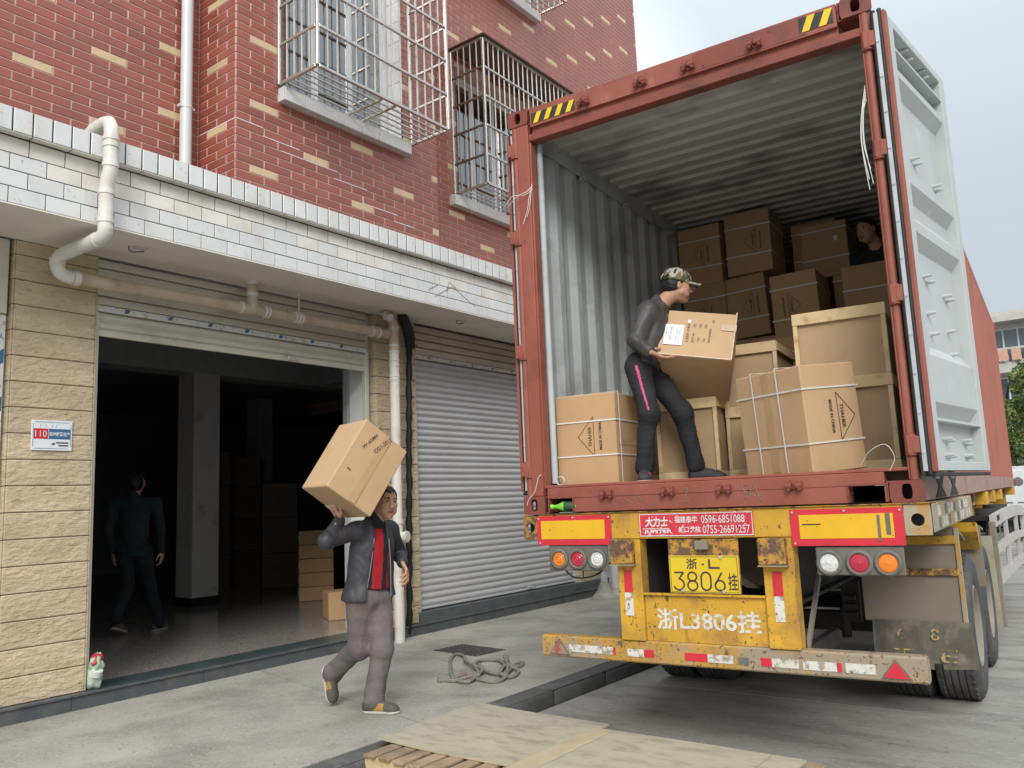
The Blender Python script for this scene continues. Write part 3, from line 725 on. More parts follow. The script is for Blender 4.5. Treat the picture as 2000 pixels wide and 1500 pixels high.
# ================================================================== WINDOW CAGES
def cage(label, x, xf, ya, yb, za, zb, nb, rails, roof, m=M['steel'], m2=None, nside=4):
    """square tube frame in front of wall x out to xf"""
    t = thing('window_cage', label, 'window cage', T(x, ya, za), 'steel window cages on the upper floor'); m2 = m2 or m
    o = Vector((x, ya, za)); W = xf-x; L = yb-ya; H = zb-za; s = .016
    f = MB()
    for yy in (0, L):
        for xx in (.018, W): f.cbox(xx-s, xx+s, yy-s, yy+s, 0, H, .003)
    for zz in (0, H): 
        f.cbox(W-s, W+s, s, L-s, zz-s, zz+s, .003)
        for yy in (0, L): f.cbox(.034, W-s, yy-s, yy+s, zz-s, zz+s, .003)
    f.obj('frame', m, t)
    for r in rails:
        MB().cbox(W-s*.9, W+s*.9, s+.001, L-s-.001, r-.014, r+.014, .003).obj('rail', m, t)
        for yy in (0, L): MB().cbox(.035, W-s-.001, yy-s*.8, yy+s*.8, r-.014, r+.014, .003).obj('rail', m2, t)
    for i in range(1, nb):
        yy = L*i/nb; MB().cyl((W, yy, s), (W, yy, H-s), .0095, n=8).obj('bar', m, t, smooth=True)
    for yy in (0, L):
        for i in range(1, nside+1):
            xx = .03+(W-.03)*i/(nside+1); MB().cyl((xx, yy, s), (xx, yy, H-s), .0095, n=8).obj('bar', m, t, smooth=True)
    for i in range(6):       # bottom bars, lengthwise
        xx = .03+(W-.05)*i/6; MB().cbox(xx-.008, xx+.008, s, L-s, -.008, .008, .002).obj('floor_bar', m, t)
    for yy in (L*.455, L*.56): MB().cbox(.03, W-s, yy-.013, yy+.013, -.030, -.009, .003).obj('cross_bar', m2, t)
    if roof:
        MB().cbox(-.0+.002, W+.06, -.05, L+.05, H+.018, H+.034, .004).obj('roof_sheet', M['steel_brown'], t)
    return t
cage('shiny steel cage on the projecting brick bay, nearest the white drainpipe', BX, -2.22, .065, 1.875, 5.62, 8.1, 15, [.40, .80, 1.2, 1.6, 2.0], False)
cage('steel cage with a brown sheet roof, just above the container corner', FX, -2.83, 3.31, 5.62, 5.60, 7.60, 21, [.40, .80, 1.2, 1.6], True, m2=M['steel_brown'])
cage('highest window cage, only its bottom corner showing at the top edge', FX, -2.85, 3.5, 5.45, 9.16, 11.0, 17, [.4, .8, 1.2, 1.6], True)

# ================================================================== PIPES
def arc(c, a, b, r, n=7):
    """quarter bend centred at c from direction a to direction b (unit vectors from c)"""
    c = Vector(c); a = Vector(a); b = Vector(b)
    return [c + (a*math.cos(t*math.pi/2/(n-1)) + b*math.sin(t*math.pi/2/(n-1)))*r for t in range(n)]
def collar(b, p, d, r, w=.028, e=.006, m='pvc'):
    p = Vector(p); d = Vector(d).normalized(); MB().cyl(p-d*w/2, p+d*w/2, r+e, n=18).obj('coupling', M[m], t, smooth=True); return b
# upper downpipe on the recessed wall
t = thing('drainpipe', 'straight white drainpipe down the inner brick corner above the canopy', 'drainpipe', T(-3.32, -.575, 4.43))
MB().cyl((0,0,0), (0,0,5.5), .054, n=20).obj('pipe', M['pvc_new'], t, smooth=True)
b = MB(); collar(b, (0,0,.10), (0,0,1), .054, .10, .005); collar(b, (0,0,.34), (0,0,1), .054, .012, .004); pass
b = MB(); collar(b, (0,0,.90), (0,0,1), .054, .022, .004); b.box(-.02, .02, .056, .078, .89, .91); b.box(-.02,.02,-.078,-.056,.89,.91); b.box(-.075,-.05,-.01,.01,.89,.91); b.obj('clamp', M['pvc_new'], t)
# pipe over the canopy edge, under the soffit and along the shutter box
t = thing('drainpipe', 'tan stained drainpipe bending over the canopy and running above the open shutter', 'drainpipe', T(-3.2, -1.7, 3.48))
def P_(x, y, z): return Vector((x+3.2, y+1.7, z-3.48))
px0, py0 = -2.515, -1.665
r = .053
up = MB(); path = [P_(-3.0, py0-.05, 4.40), P_(-2.72, py0-.02, 4.535)] + [P_(-2.62, py0, 4.555), P_(-2.55, py0, 4.54), P_(-2.520, py0, 4.49), P_(px0, py0, 4.42)] + [P_(px0, py0, 4.20)]
up.tube(path, r, 18); up.tube([P_(px0, py0, 4.20), P_(px0+.0, py0, 4.15), P_(px0-.03, py0, 4.08), P_(px0-.05, py0, 4.0), P_(px0-.05, py0, 3.86), P_(px0-.05, py0, 3.70)], r, 18)
up.obj('pipe', M['pvc'], t, smooth=True)
b = MB()
for z_ in (4.40, 4.345, 4.19): collar(b, P_(px0, py0, z_), (0,0,1), r, .03, .006)
for z_ in (3.99, 3.77): collar(b, P_(px0-.05, py0, z_), (0,0,1), r, .035, .006)
pass
xa = px0-.05
bend = [P_(xa, py0, 3.72), P_(xa, py0, 3.685), P_(xa-.02, py0-.004, 3.655), P_(xa-.06, py0-.012, 3.64), P_(-2.85, py0-.03, 3.632), P_(-3.10, py0-.045, 3.626), P_(-3.155, py0-.05, 3.622), P_(-3.19, py0-.052, 3.600), P_(-3.2, py0-.052, 3.56),
        P_(-3.2, py0-.052, 3.535), P_(-3.2, py0-.035, 3.495), P_(-3.2, py0+.005, 3.475), P_(-3.2, py0+.06, 3.47)]
MB().tube(bend, r, 18).obj('elbow', M['pvc'], t, smooth=True)
b = MB(); collar(b, P_(-3.2, py0-.052, 3.575), (0,0,1), r, .06, .006); collar(b, P_(-3.2, py0+.09, 3.47), (0,1,0), r, .05, .006); collar(b, P_(xa-.09, py0-.014, 3.638), (1,0,0), r, .04, .006); pass
MB().tube([P_(-3.2, py0+.05, 3.47), P_(-3.2, .06, 3.485), P_(-3.2, 1.86, 3.49)], r-.002, 18).obj('pipe', M['pvc_tan'], t, smooth=True)
b = MB(); b.cyl(P_(-3.2, .07, 3.50), P_(-3.2, .07, 3.752), r, n=18); collar(b, P_(-3.2, .07, 3.74), (0,0,1), r, .03, .008); collar(b, P_(-3.2, .07, 3.63), (0,0,1), r, .03, .006)
for yy in (-.06, .20, .24, .56, .60, .64, 1.60, 1.70): collar(b, P_(-3.2, yy, 3.487), (0,1,0), r, .022, .007)
b.obj('tee', M['pvc_tan'], t, smooth=True)
b = MB(); b.cyl(P_(-3.2, .62, 3.53), P_(-3.2, .62, 3.752), .007, n=8); b.obj('hanger_rod', M['pvc'], t)
# vertical pipe at the second pillar
t = thing('drainpipe', 'tall cream drainpipe with a round cleanout cap on the middle pillar', 'drainpipe', T(-3.2, 1.945, .12))
def Q_(x, y, z): return Vector((x+3.2, y-1.945, z-.12))
MB().tube([Q_(-3.2, 1.945, .12), Q_(-3.2, 1.945, 3.30)], .056, 20).obj('pipe', M['pvc'], t, smooth=True)
MB().tube([Q_(-3.2, 1.945, 3.29), Q_(-3.2, 1.945, 3.60), Q_(-3.2, 1.93, 3.645), Q_(-3.2, 1.885, 3.69), Q_(-3.2, 1.83, 3.72), Q_(-3.2, 1.80, 3.752)], .055, 18).obj('elbow', M['pvc_tan'], t, smooth=True)
MB().cyl(Q_(-3.2, 1.82, 3.685), Q_(-3.10, 1.80, 3.66), .036, n=16).cyl(Q_(-3.10, 1.80, 3.66), Q_(-3.093, 1.799, 3.657), .042, n=16).obj('cap', M['pvc'], t, smooth=True)
b = MB()
for z_ in (3.58, 3.555, 3.37, 3.30, 3.20, 3.14, 3.02, 2.985, 2.97): collar(b, Q_(-3.2, 1.945, z_), (0,0,1), .056, .02, .006)
for z_ in (1.40, 1.08): collar(b, Q_(-3.2, 1.945, z_), (0,0,1), .056, .04, .008)
pass
MB().cyl(Q_(-3.17, 1.945, 1.24), Q_(-3.09, 1.965, 1.24), .052, n=20).cyl(Q_(-3.10, 1.9625, 1.24), Q_(-3.075, 1.968, 1.24), .062, n=20).cyl(Q_(-3.0751, 1.968, 1.24), Q_(-3.070, 1.969, 1.24), .046, n=20).obj('cleanout_cap', M['pvc'], t, smooth=True)
# black wrapped cables beside it
t = thing('cable_bundle', 'black taped cable bundle running down beside the cream drainpipe', 'cable', T(-3.34, 2.19, .15))
def C_(x, y, z): return Vector((x+3.34, y-2.10, z-.15))
pts = [C_(-3.36, 2.15, .16)]; rr = [.026]
z_ = .2; k = 0
while z_ < 3.5:
    pts += [C_(-3.35+random.uniform(-.006,.006), 2.145+.032*z_/1.0+random.uniform(-.006,.006), z_)]; rr += [.026 if k % 3 == 0 else .037]; z_ += .085; k += 1
MB().tube(pts, rr, 10).obj('cable', M['black'], t, smooth=True)
MB().tube([C_(-3.35, 2.27, 3.44), C_(-3.32, 2.24, 3.52), C_(-3.26, 2.14, 3.62), C_(-3.22, 2.04, 3.70), C_(-3.20, 1.99, 3.752)], [.055,.066,.062,.066,.055], 8).obj('wrap', M['rubber'], t)
b = MB()
for q in range(9):
    a = random.uniform(0, 6.28); b.tube([C_(-3.33, 2.24, 3.50), C_(-3.33+.06*math.cos(a), 2.28+.07*math.sin(a), 3.42+.03*math.sin(3*a))], [.02,.002], 5)
b.obj('ragged_end', M['rubber'], t)
# poles at the far end of the pavement
t = thing('post', 'grey steel post in a lump of concrete at the far pillar', 'post', T(-3.04, 5.95, .12))
MB().cyl((0,0,.05), (0,0,2.6), .052, n=16).obj('tube', M['galv'], t, smooth=True)
MB().lathe([(.20,0),(.19,.03),(.12,.10),(.075,.20),(.05,.26)], 12, M=RY(-math.pi/2)).obj('concrete_foot', M['concrete'], t)
t = thing('drainpipe', 'pale drainpipe at the far corner behind the left tail lamps', 'drainpipe', T(-3.06, 6.30, .12))
MB().cyl((0,0,0), (0,0,3.6), .062, n=16).obj('pipe', M['pvc_new'], t, smooth=True)
b = MB(); collar(b, (0,0,.03), (0,0,1), .062, .05, .01); collar(b, (0,0,.13), (0,0,1), .062, .03, .008); pass
# white neighbour wall beyond
nb = thing('neighbour_building', 'pale tiled wall of the next shop beyond the container', 'building', T(0,0,0))
MB().box(-3.6, -3.30, 6.6, 8.8, .12, 3.75).obj('wall', M['wall_white'], nb)
z_ = .14
while z_ < 3.7:
    MB().cbox(-3.30, -3.288, 6.62, 8.78, z_, z_+.058, .003).obj('plank', M['wall_white'], nb); z_ += .063
MB().box(-9, -3.2, 9.2, 26, 0, 9).obj('wall', M['far_white'], nb)

# ================================================================== SMALL THINGS ON THE FACADE AND PAVEMENT
t = thing('notice_plate', 'small white metal notice plate with red and blue blocks on the left pillar', 'sign', T(-3.39, -1.628, 2.23))
FF = face_frame((0, 0, 0), (0,1,0), (0,0,1))
MB().cbox(-.009, .004, -.152, .152, -.118, .118, .002).obj('plate', M['sign_plate'] if 'sign_plate' in M else M['paper'], t)
b = MB()
for (a, c, e, g) in ((-.128,.128,-.104,-.101),(-.128,.128,.101,.104),(-.142,-.139,-.088,.088),(.139,.142,-.088,.088)): b.box(.004, .0052, a, c, e, g)
b.obj('border', M['sticker_blue'], t)
MB().box(.004, .0052, -.136, -.03, -.028, .052).obj('red_block', M['ref_red'], t)
MB().box(.004, .0052, -.026, .136, -.028, .052).obj('blue_block', M['sticker_blue'], t)
lettering('110', M['sign_white'], t, T(.0056, -.083, .012) @ FF, .085, .05)
lettering('自动报警用户', M['sign_white'], t, T(.0056, .055, .012) @ FF, .15, .034, bold=.02)
for yy in (-.07, -.03, .02, .05): lettering('/', M['sticker_blue'], t, T(.0054, yy-.02, .073) @ FF, .012, .02)
b = MB(); b.box(.004, .005, .03, .125, -.062, -.050); b.box(.004, .005, .05, .125, -.084, -.072); b.box(.004,.005,.0,.022,-.075,-.058); b.obj('small_print', M['kerb'], t)
# hook sockets in the soffit
for (xx, yy, lab) in ((-2.95, -1.28, 'left'), (-2.95, 2.75, 'right')):
    t = thing('ceiling_hook', 'small rusty hook in the canopy soffit, above the '+('open shop' if lab == 'left' else 'closed grey shutter'), 'hook', T(xx, yy, 3.75))
    MB().tube([(0,0,0),(0,0,-.03),(.0,.03,-.045),(0,.13,-.02)], .005, 6).obj('hook', M['iron'], t)
    MB().cbox(-.03,.03,.04,.15,-.006,.004,.002).obj('patch', M['plaster'], t)
# drain cover
t = thing('drain_cover', 'dark square iron drain cover set in the pavement beside the rope', 'drain cover', T(-2.18, 1.89, .12) @ RZ(R_(-6)))
MB().cbox(-.31, .31, -.20, .20, -.004, .006, .002).obj('plate', M['iron'], t)
b = MB()
for i in range(13):
    for j in range(8): b.cbox(-.285+.0475*i-.012, -.285+.0475*i+.012, -.175+.05*j-.012, -.175+.05*j+.012, .006, .010, .002)
tag(b.obj('stud', M['iron'], t), kind='stuff')
# rope
def smooth_path(P, n=8, closed=False):
    P = [Vector(p) for p in P]; out_ = []
    k = len(P)
    for i in range(k-1):
        p0, p1, p2, p3 = P[max(i-1,0)], P[i], P[i+1], P[min(i+2,k-1)]
        for j in range(n):
            t_ = j/n
            out_.append(.5*((2*p1)+(-p0+p2)*t_+(2*p0-5*p1+4*p2-p3)*t_*t_+(-p0+3*p1-3*p2+p3)*t_**3))
    out_.append(P[-1]); return out_
rp = [(0.058, -0.481, 0.015), (0.116, -0.388, 0.015), (0.11, -0.218, 0.02), (0.21, -0.135, 0.03), (0.139, -0.014, 0.04), (-0.175, 0.164, 0.04), (-0.462, 0.447, 0.02), (-0.604, 0.499, 0.015), (-0.487, 0.3, 0.015), (-0.277, 0.056, 0.015), (0.0, -0.244, 0.015), (0.215, -0.404, 0.015), (0.321, -0.4, 0.02), (0.288, -0.276, 0.03), (0.228, -0.163, 0.045), (0.016, 0.05, 0.04), (-0.161, 0.313, 0.02), (-0.122, 0.413, 0.015), (-0.001, 0.412, 0.02), (0.193, 0.239, 0.03), (0.307, 0.051, 0.03), (0.408, -0.085, 0.03), (0.519, -0.111, 0.02), (0.505, -0.002, 0.015), (0.422, 0.137, 0.02), (0.296, 0.181, 0.04), (0.14, 0.331, 0.045), (0.012, 0.482, 0.05), (0.06, 0.45, 0.05), (0.283, 0.175, 0.04), (0.48, -0.095, 0.03), (0.523, -0.254, 0.015), (0.459, -0.306, 0.015), (0.3, -0.277, 0.015)]
rp2 = [(0.007, -0.419, 0.015), (0.176, -0.423, 0.015), (0.253, -0.32, 0.035), (0.308, -0.232, 0.04)]
rp3 = [(-0.064, 0.202, 0.02), (0.127, 0.013, 0.03), (0.278, -0.047, 0.02), (0.417, -0.049, 0.02), (0.32, 0.184, 0.02), (0.222, 0.389, 0.015), (0.24, 0.448, 0.015), (0.307, 0.328, 0.015), (0.279, 0.238, 0.02), (0.222, 0.203, 0.03)]
t = thing('rope', 'thick grey rope lying in loose loops on the pavement', 'rope', T(-1.5, 1.1, .12))
def twisted(b, pts, R):
    pts = smooth_path(pts, 7); n_ = len(pts); ph = 0
    for s_ in range(3):
        q = []; acc = 0
        for i, p in enumerate(pts):
            d = (pts[min(i+1,n_-1)]-pts[max(i-1,0)]); acc += d.length/2; d.normalize()
            a = d.cross(Vector((0,0,1))); a = a.normalized() if a.length > .01 else Vector((1,0,0)); c = a.cross(d)
            an = acc*75+s_*2.094; q.append(p + (a*math.cos(an)+c*math.sin(an))*R*.5)
        b.tube(q, R*.60, 6)
b = MB()
for r_ in (rp, rp2, rp3):
    twisted(b, r_, .0165)
b.obj('rope_strands', M['rope'], t, smooth='all')
b = MB(); p = Vector((0.117, -0.220, .025))
for q in range(4): b.cyl(p+Vector((.012*q-.02, .012*q-.02, -.012)), p+Vector((.012*q-.014, .012*q-.014, -.012)), .024, n=10)
b.obj('red_thread', M['far_red'], t)
# plastic bag with food packs by the pillar
t = thing('plastic_bag', 'small clear plastic bag of food packs at the foot of the left pillar', 'plastic bag', T(-3.415, -1.235, .243))
def lump(b, c, r, seed, n=14, m=8, squash=(1,1,1), amp=.18):
    rg = random.Random(seed); ph = [rg.uniform(0,6.28) for _ in range(8)]; v = []; f = []
    for i in range(m+1):
        th = math.pi*i/m
        for j in range(n):
            p = 2*math.pi*j/n
            d = 1+amp*(math.sin(3*p+ph[0]+2*th)+.6*math.sin(5*p+ph[1]-3*th)+.5*math.sin(4*th+ph[2]))
            v.append((c[0]+r*d*squash[0]*math.sin(th)*math.cos(p), c[1]+r*d*squash[1]*math.sin(th)*math.sin(p), c[2]+r*d*squash[2]*math.cos(th)))
    for i in range(m):
        for j in range(n): f.append((i*n+j, i*n+(j+1)%n, (i+1)*n+(j+1)%n, (i+1)*n+j))
    return b.add(v, f)
lump(MB(), (0,0,.088), .075, 1, squash=(.8,.8,1.15)).obj('bag_body', M['bag'], t, smooth='all')
lump(MB(), (.02,.0,.19), .048, 5, squash=(.9,.9,1.1)).obj('pack', M['bag_green'], t, smooth='all')
lump(MB(), (.03,-.01,.205), .036, 2, squash=(.9,.9,.8)).obj('pack', M['bag_red'], t, smooth='all')
lump(MB(), (.0,.02,.235), .040, 3, squash=(.9,1.1,.8)).obj('pack', M['bag_red'], t, smooth='all')
MB().cyl((.045,.0,.10), (.06,.0,.145), .036, .042, n=16).obj('cup', M['tile_white'], t, smooth=True)
b = lump(MB(), (.0,.03,.17), .055, 9, squash=(.7,.7,1.3), amp=.3); b.obj('bag_neck', M['bag'], t, smooth='all')

# ================================================================== PALLETS AND PLYWOOD
PT = .148
t = thing('pallet', 'long old wooden loading pallet lying on the road under the plywood', 'pallet', T(.6, -.62, 0))
x_ = -1.045; i = 0
while x_ < 1.22:
    w = .088+random.uniform(-.006,.006)
    ex = random.uniform(-.02, .012); ey = random.uniform(-.012, .02)
    MB().cbox(x_, x_+w, -.492+ex, .565+ey+(.03 if i % 3 == 0 else 0), PT-.020, PT-.001+random.uniform(-.002,.0), .003).obj('plank', M['wood_old'], t)
    x_ += w+.034+random.uniform(-.006,.010); i += 1
for yy in (-.47, -.02, .50):
    MB().cbox(-1.06, 1.20, yy, yy+.045, .012, PT-.0205, .003).obj('stringer', M['wood'] if yy < -.4 else M['wood_old'], t)
for xx in (-1.05, -.3, .45, 1.08): MB().cbox(xx, xx+.10, -.49, .55, 0, .0118, .002).obj('bottom_plank', M['wood_old'], t)
def sheet(label, x0, x1, y0, y1, z, lift, rot=0, bend=0):
    t = thing('plywood_sheet', label, 'plywood', T((x0+x1)/2, (y0+y1)/2, z) @ RZ(R_(rot)), 'plywood sheets over the pallet')
    L, W = (x1-x0)/2, (y1-y0)/2; n = 16; k = 12; v = []; f = []
    def zz(a, c): return lift*(((a+1)/2)**2*.3) + bend*((1+a)/2*0 + max(0, -a)**2*.5 + max(0, c)**2*.35*max(0,-a))
    for i in range(n+1):
        for j in range(k+1):
            a = -1+2*i/n; c = -1+2*j/k; v.append((a*L, c*W+.012*(1-a*a)*(c), zz(a,c)))
    m_ = len(v); v += [(p[0], p[1], p[2]+.011) for p in v]
    for i in range(n):
        for j in range(k):
            q = (i*(k+1)+j, (i+1)*(k+1)+j, (i+1)*(k+1)+j+1, i*(k+1)+j+1); f += [q[::-1], tuple(m_+e for e in q)]
    b = MB(); b.add(v, f)
    e1 = []
    def edge(ids):
        for a, c in zip(ids[:-1], ids[1:]): b.f.append([a, c, m_+c, m_+a]); b.m.append(1)
    edge([i*(k+1) for i in range(n+1)]); edge([i*(k+1)+k for i in range(n+1)][::-1]); edge(list(range(k+1))[::-1]); edge([n*(k+1)+j for j in range(k+1)])
    b.obj('board', [M['ply'], M['ply_edge']], t)
    return t
sheet('warped plywood sheet on the pallet, nearer the kerb', -.565, .512, -.885, .072, PT+.0005, 0, 0, .02)
s_ = sheet('flatter plywood sheet on the pallet, overlapping at the road side', .50, 1.80, -1.06, -.085, PT+.0135, 0, 0, 0)
MB().cbox(-.645, -.50, -.48, .482, .0118, .0150, .001).obj('batten_mark', M['ply_edge'], s_)
MB().cbox(.47, .475, -.48, .47, .0115, .0132, .0005).obj('board_seam', M['wood_old'], s_)
# ================================================================== SHIPPING CONTAINER
W_, L_, H_ = 2.438, 12.192, 2.896
ct = thing('shipping_container', 'rust red shipping container with open rear doors, loaded on the yellow trailer', 'container', MC)
def cpart(b, name, m, **k): return b.obj(name, m, ct, **k)
def plate_hole(b, cx, cz, w, h, hw, hh, y0, y1, m=0, ax='y'):
    """plate in xz plane from y0 to y1 with an oval hole"""
    n = 24; o = []; q = []
    for i in range(n):
        t_ = 2*math.pi*(i+.5)/n; c_, s_ = math.cos(t_), math.sin(t_)
        k_ = 1/max(abs(c_)/(w/2), abs(s_)/(h/2)); o.append((cx+c_*k_, cz+s_*k_))
        e_ = .5; q.append((cx+hw/2*math.copysign(abs(c_)**e_ if hw != hh else abs(c_), c_), cz+hh/2*math.copysign(abs(s_) if hw == hh else abs(s_)**.8, s_)))
    v = [(p[0], y0, p[1]) for p in o]+[(p[0], y0, p[1]) for p in q]+[(p[0], y1, p[1]) for p in o]+[(p[0], y1, p[1]) for p in q]
    f = []
    for i in range(n):
        j = (i+1) % n
        f += [(i, j, n+j, n+i), (2*n+i, 3*n+i, 3*n+j, 2*n+j), (n+i, n+j, 3*n+j, 3*n+i), (i, 2*n+i, 2*n+j, j)]
    if ax == 'x': v = [(p[1], p[0], p[2]) for p in v]
    b.add(v, f, m)
def casting(x0, z0, side, y0=0):
    b = MB(); x1 = x0+.170
    plate_hole(b, (x0+x1)/2+side*.02, z0+.059, .170-.0, .118, .052, .082, y0, y0+.022)
    xs_ = (x1-.022, x1) if side > 0 else (x0, x0+.022)
    plate_hole(b, y0+.09, z0+.059, .136, .118, .07, .062, xs_[0], xs_[1], ax='x')
    b.box(x0+.002, x1-.002, y0+.023, y0+.16, z0, z0+.012).box(x0+.002, x1-.002, y0+.023, y0+.16, z0+.106, z0+.118)
    b.box(x0+.002 if side > 0 else x1-.012, x0+.012 if side > 0 else x1-.002, y0+.023, y0+.16, z0+.012, z0+.106)
    b.box(x0+.012, x1-.022, y0+.140, y0+.16, z0+.012, z0+.106, 1)
    return cpart(b, 'corner_casting', [M['cont_red_dull'], M['black']])
for x0, sd_ in ((-.004, -1), (W_-.166, 1)):
    for z0 in (-.002, H_-.116): casting(x0, z0, sd_)
    for z0 in (-.002, H_-.116): casting(x0, z0, sd_, L_-.16)
# rear corner posts
def post(x_in, x_out, s):
    b = MB()
    b.cbox(min(x_in, x_out-s*.045), max(x_in, x_out-s*.045), .004, .10, .117, H_-.117, .005)
    b.cyl((x_out-s*.022, .030, .117), (x_out-s*.022, .030, H_-.117), .027, n=16)
    b.box(min(x_out-s*.04, x_out-s*.004), max(x_out-s*.04, x_out-s*.004), .05, .11, .117, H_-.117)
    b.cbox(min(x_in+s*.012, x_in-s*.012), max(x_in+s*.012, x_in-s*.012), .02, .09, .17, H_-.25, .004)
    p = cpart(b, 'corner_post', M['cont_red'], smooth=True)
    for z_ in (.30, 1.12, 1.95, 2.60):
        b = MB(); b.cyl((x_out-s*.018, .018, z_-.055), (x_out-s*.018, .018, z_+.055), .034, n=16); b.cbox(x_out-s*.018-.02, x_out-s*.018+.02, -.018, .03, z_-.05, z_+.05, .004)
        b.cbox(min(x_out-s*.01, x_out+s*.03), max(x_out-s*.01, x_out+s*.03), -.02, .03, z_-.045, z_+.045, .004)
        b.obj('hinge', M['cont_red'], p, smooth=True)
    return p
post(.140, 0, -1); post(W_-.040, W_, 1)
# header
b = MB(); b.prism([(.0, 2.745), (.0, 2.885), (.012, 2.893), (.10, 2.893), (.10, 2.655), (.085, 2.655), (.03, 2.70), (.03, 2.745)], .167, W_-.167, ax=0)
h_ = cpart(b, 'header', M['cont_red'])
b = MB(); b.prism([(.031, 2.744), (.0305, 2.702), (.084, 2.657), (.002, 2.660), (.002, 2.744)], .14, W_-.04, ax=0); 
cpart(MB().cbox(.14, W_-.042, .012, .10, 2.648, 2.700, .004), 'header_lip', M['cont_red_dull'])
cpart(MB().cbox(1.40, 2.10, -.0025, .0, 2.755, 2.88, .001), 'repaint_patch', M['cont_red_dull'])
def keeper(x, z, up):
    b = MB(); s = 1 if up else -1
    b.cbox(x-.045, x+.045, -.012, .001, z-.022, z+.022, .004); b.cyl((x-.042, -.030, z), (x-.012, -.030, z), .020, n=10); b.cyl((x+.012, -.030, z), (x+.042, -.030, z), .020, n=10)
    b.cbox(x-.04, x-.02, -.045, -.01, z-.03, z+.03, .004); b.cbox(x+.02, x+.04, -.045, -.01, z-.028, z+.028, .004); b.cbox(x-.01, x+.012, -.026, -.01, z+s*.0, z+s*.045 if s > 0 else z+.0, .003) if s > 0 else None
    cpart(b, 'lock_keeper', M['cont_red_dull'])
for x in (.613, 1.036, 1.371, 1.799): keeper(x, 2.795, True)
for x in (.622, 1.040, 1.395, 1.802): keeper(x, .112, False)
def hazard(x0, x1, z0, z1, n):
    p = cpart(MB().box(x0, x1, -.0030, -.0005, z0, z1), 'hazard_sticker', M['haz_black'])
    b = MB(); w = (x1-x0)/n; h = z1-z0
    for i in range(n):
        a = x0+i*w; 
        q = [(a+.15*w, z0), (a+.60*w, z0), (a+w, z1), (a+.55*w, z1)]
        q = [(min(max(px_, x0), x1), pz_) for px_, pz_ in q]
        b.add([(c[0], -.0045, c[1]) for c in q], [(0,1,2,3)])
    b.obj('stripe', M['haz_yellow'], p, recalc=False)
hazard(.182, .535, 2.765, 2.842, 4); hazard(2.06, 2.255, 2.775, 2.868, 2)
# sill with forklift pockets
b = MB()
b.cbox(.167, W_-.167, .0, .11, .095, .166, .004)
for a, c in ((.36, 2.085), (.167, .183), (2.280, W_-.167)): b.cbox(a, c, .0, .11, .004, .0945, .003)
b.cbox(.14, W_-.042, .012, .14, .1665, .186, .004)
s_ = cpart(b, 'sill', M['cont_red'])
for a, c in ((.183, .36), (2.085, 2.28)):
    b = MB(); t_ = .008
    b.box(a, c, -.006, -.001, .0965, .1045).box(a-.008, a, -.006, -.001, .01, .1045).box(c, c+.008, -.006, -.001, .01, .1045); b.obj('pocket_rim', M['cont_red_dull'], s_)
    MB().box(a+.001, c-.001, .105, .8, .004, .006).box(a+.001, a+.004, .11, .8, .006, .094).box(c-.004, c-.001, .11, .8, .006, .094).box(a+.001, c-.001, .8, .81, .006, .094).obj('pocket', M['black'], s_)
b = MB()
for pts in ([(1.47,.06),(1.49,.13),(1.53,.05),(1.56,.14),(1.60,.04)],[(1.50,.10),(1.58,.06),(1.62,.08)],[(1.14,.12),(1.16,.13),(1.15,.09),(1.13,.05),(1.17,.05)],[(.74,.08),(.80,.05),(.82,.09),(.86,.06)]):
    b.tube([(p[0], -.0012, p[1]) for p in smooth_path([(p[0],0,p[1]) for p in pts], 4) for p in [(p.x,p.z)]], .0022, 5)
tag(b.obj('chalk_scribble', M['dust_plate'], s_), kind='stuff')
# floor, walls, roof
cpart(MB().box(.05, W_-.05, .14, L_-.1, .12, .170), 'floor', M['floor_ply'])
def corrugated(name, m, axis, length, start, period, depth, lo, hi, base, sgn, thick=.002):
    """trapezoid corrugation running along y (axis 'w': wall, ribs vertical; 'r': roof, ribs across)"""
    a = []; y = start
    while y < length:
        for (dy, d) in (((0,0),(.26*period,0),(.5*period,1),(.76*period,1)) if axis == 'w' else ((0,0),(.62*period,0),(.72*period,1),(.90*period,1))):
            if y+dy <= length: a.append((y+dy, base+sgn*depth*d))
        y += period
    a.append((length, base)); v = []; f = []
    for (yy, d) in a:
        if axis == 'w': v += [(d, yy, lo), (d, yy, hi)]
        else: v += [(lo, yy, d), (hi, yy, d)]
    for i in range(len(a)-1): f.append((2*i, 2*i+2, 2*i+3, 2*i+1))
    return v, f
def corr_part(name, mats, axis, period, depth, lo, hi, base, sgn, start=.12):
    v, f = corrugated(name, None, axis, L_-.16, start, period, depth, lo, hi, base, sgn)
    off = Vector((-sgn*.0+ (.004 if axis == 'w' else 0)*0, 0, 0))
    b = MB(); b.add(v, f, 0)                       # inner skin
    d_ = Vector((-.004, 0, 0)) if axis == 'w' and base < 1 else (Vector((.004, 0, 0)) if axis == 'w' else Vector((0, 0, .004)))
    if axis == 'w':
        out_s = -1 if base < 1 else 1
        v2 = [tuple(Vector((p[0]-sgn*(.011 if abs(p[0]-base) < .001 else 0), p[1], p[2]))+d_) for p in v]
    else: v2 = [tuple(Vector(p)+d_) for p in v]
    b.add(v2, [tuple(reversed(q)) for q in f], 1)
    return b.obj(name, mats, ct, recalc=False)
corr_part('side_wall', [M['cont_in'], M['cont_side']], 'w', .278, .034, .150, 2.80, .016, 1)
corr_part('side_wall', [M['cont_in'], M['cont_side']], 'w', .278, .034, .150, 2.80, W_-.016, -1)
corr_part('roof', [M['cont_roof'], M['cont_side']], 'r', .180, .024, .05, W_-.05, 2.852, -1)
cpart(MB().box(.05, W_-.05, L_-.13, L_-.10, .12, 2.85), 'front_wall', [M['cont_in']])
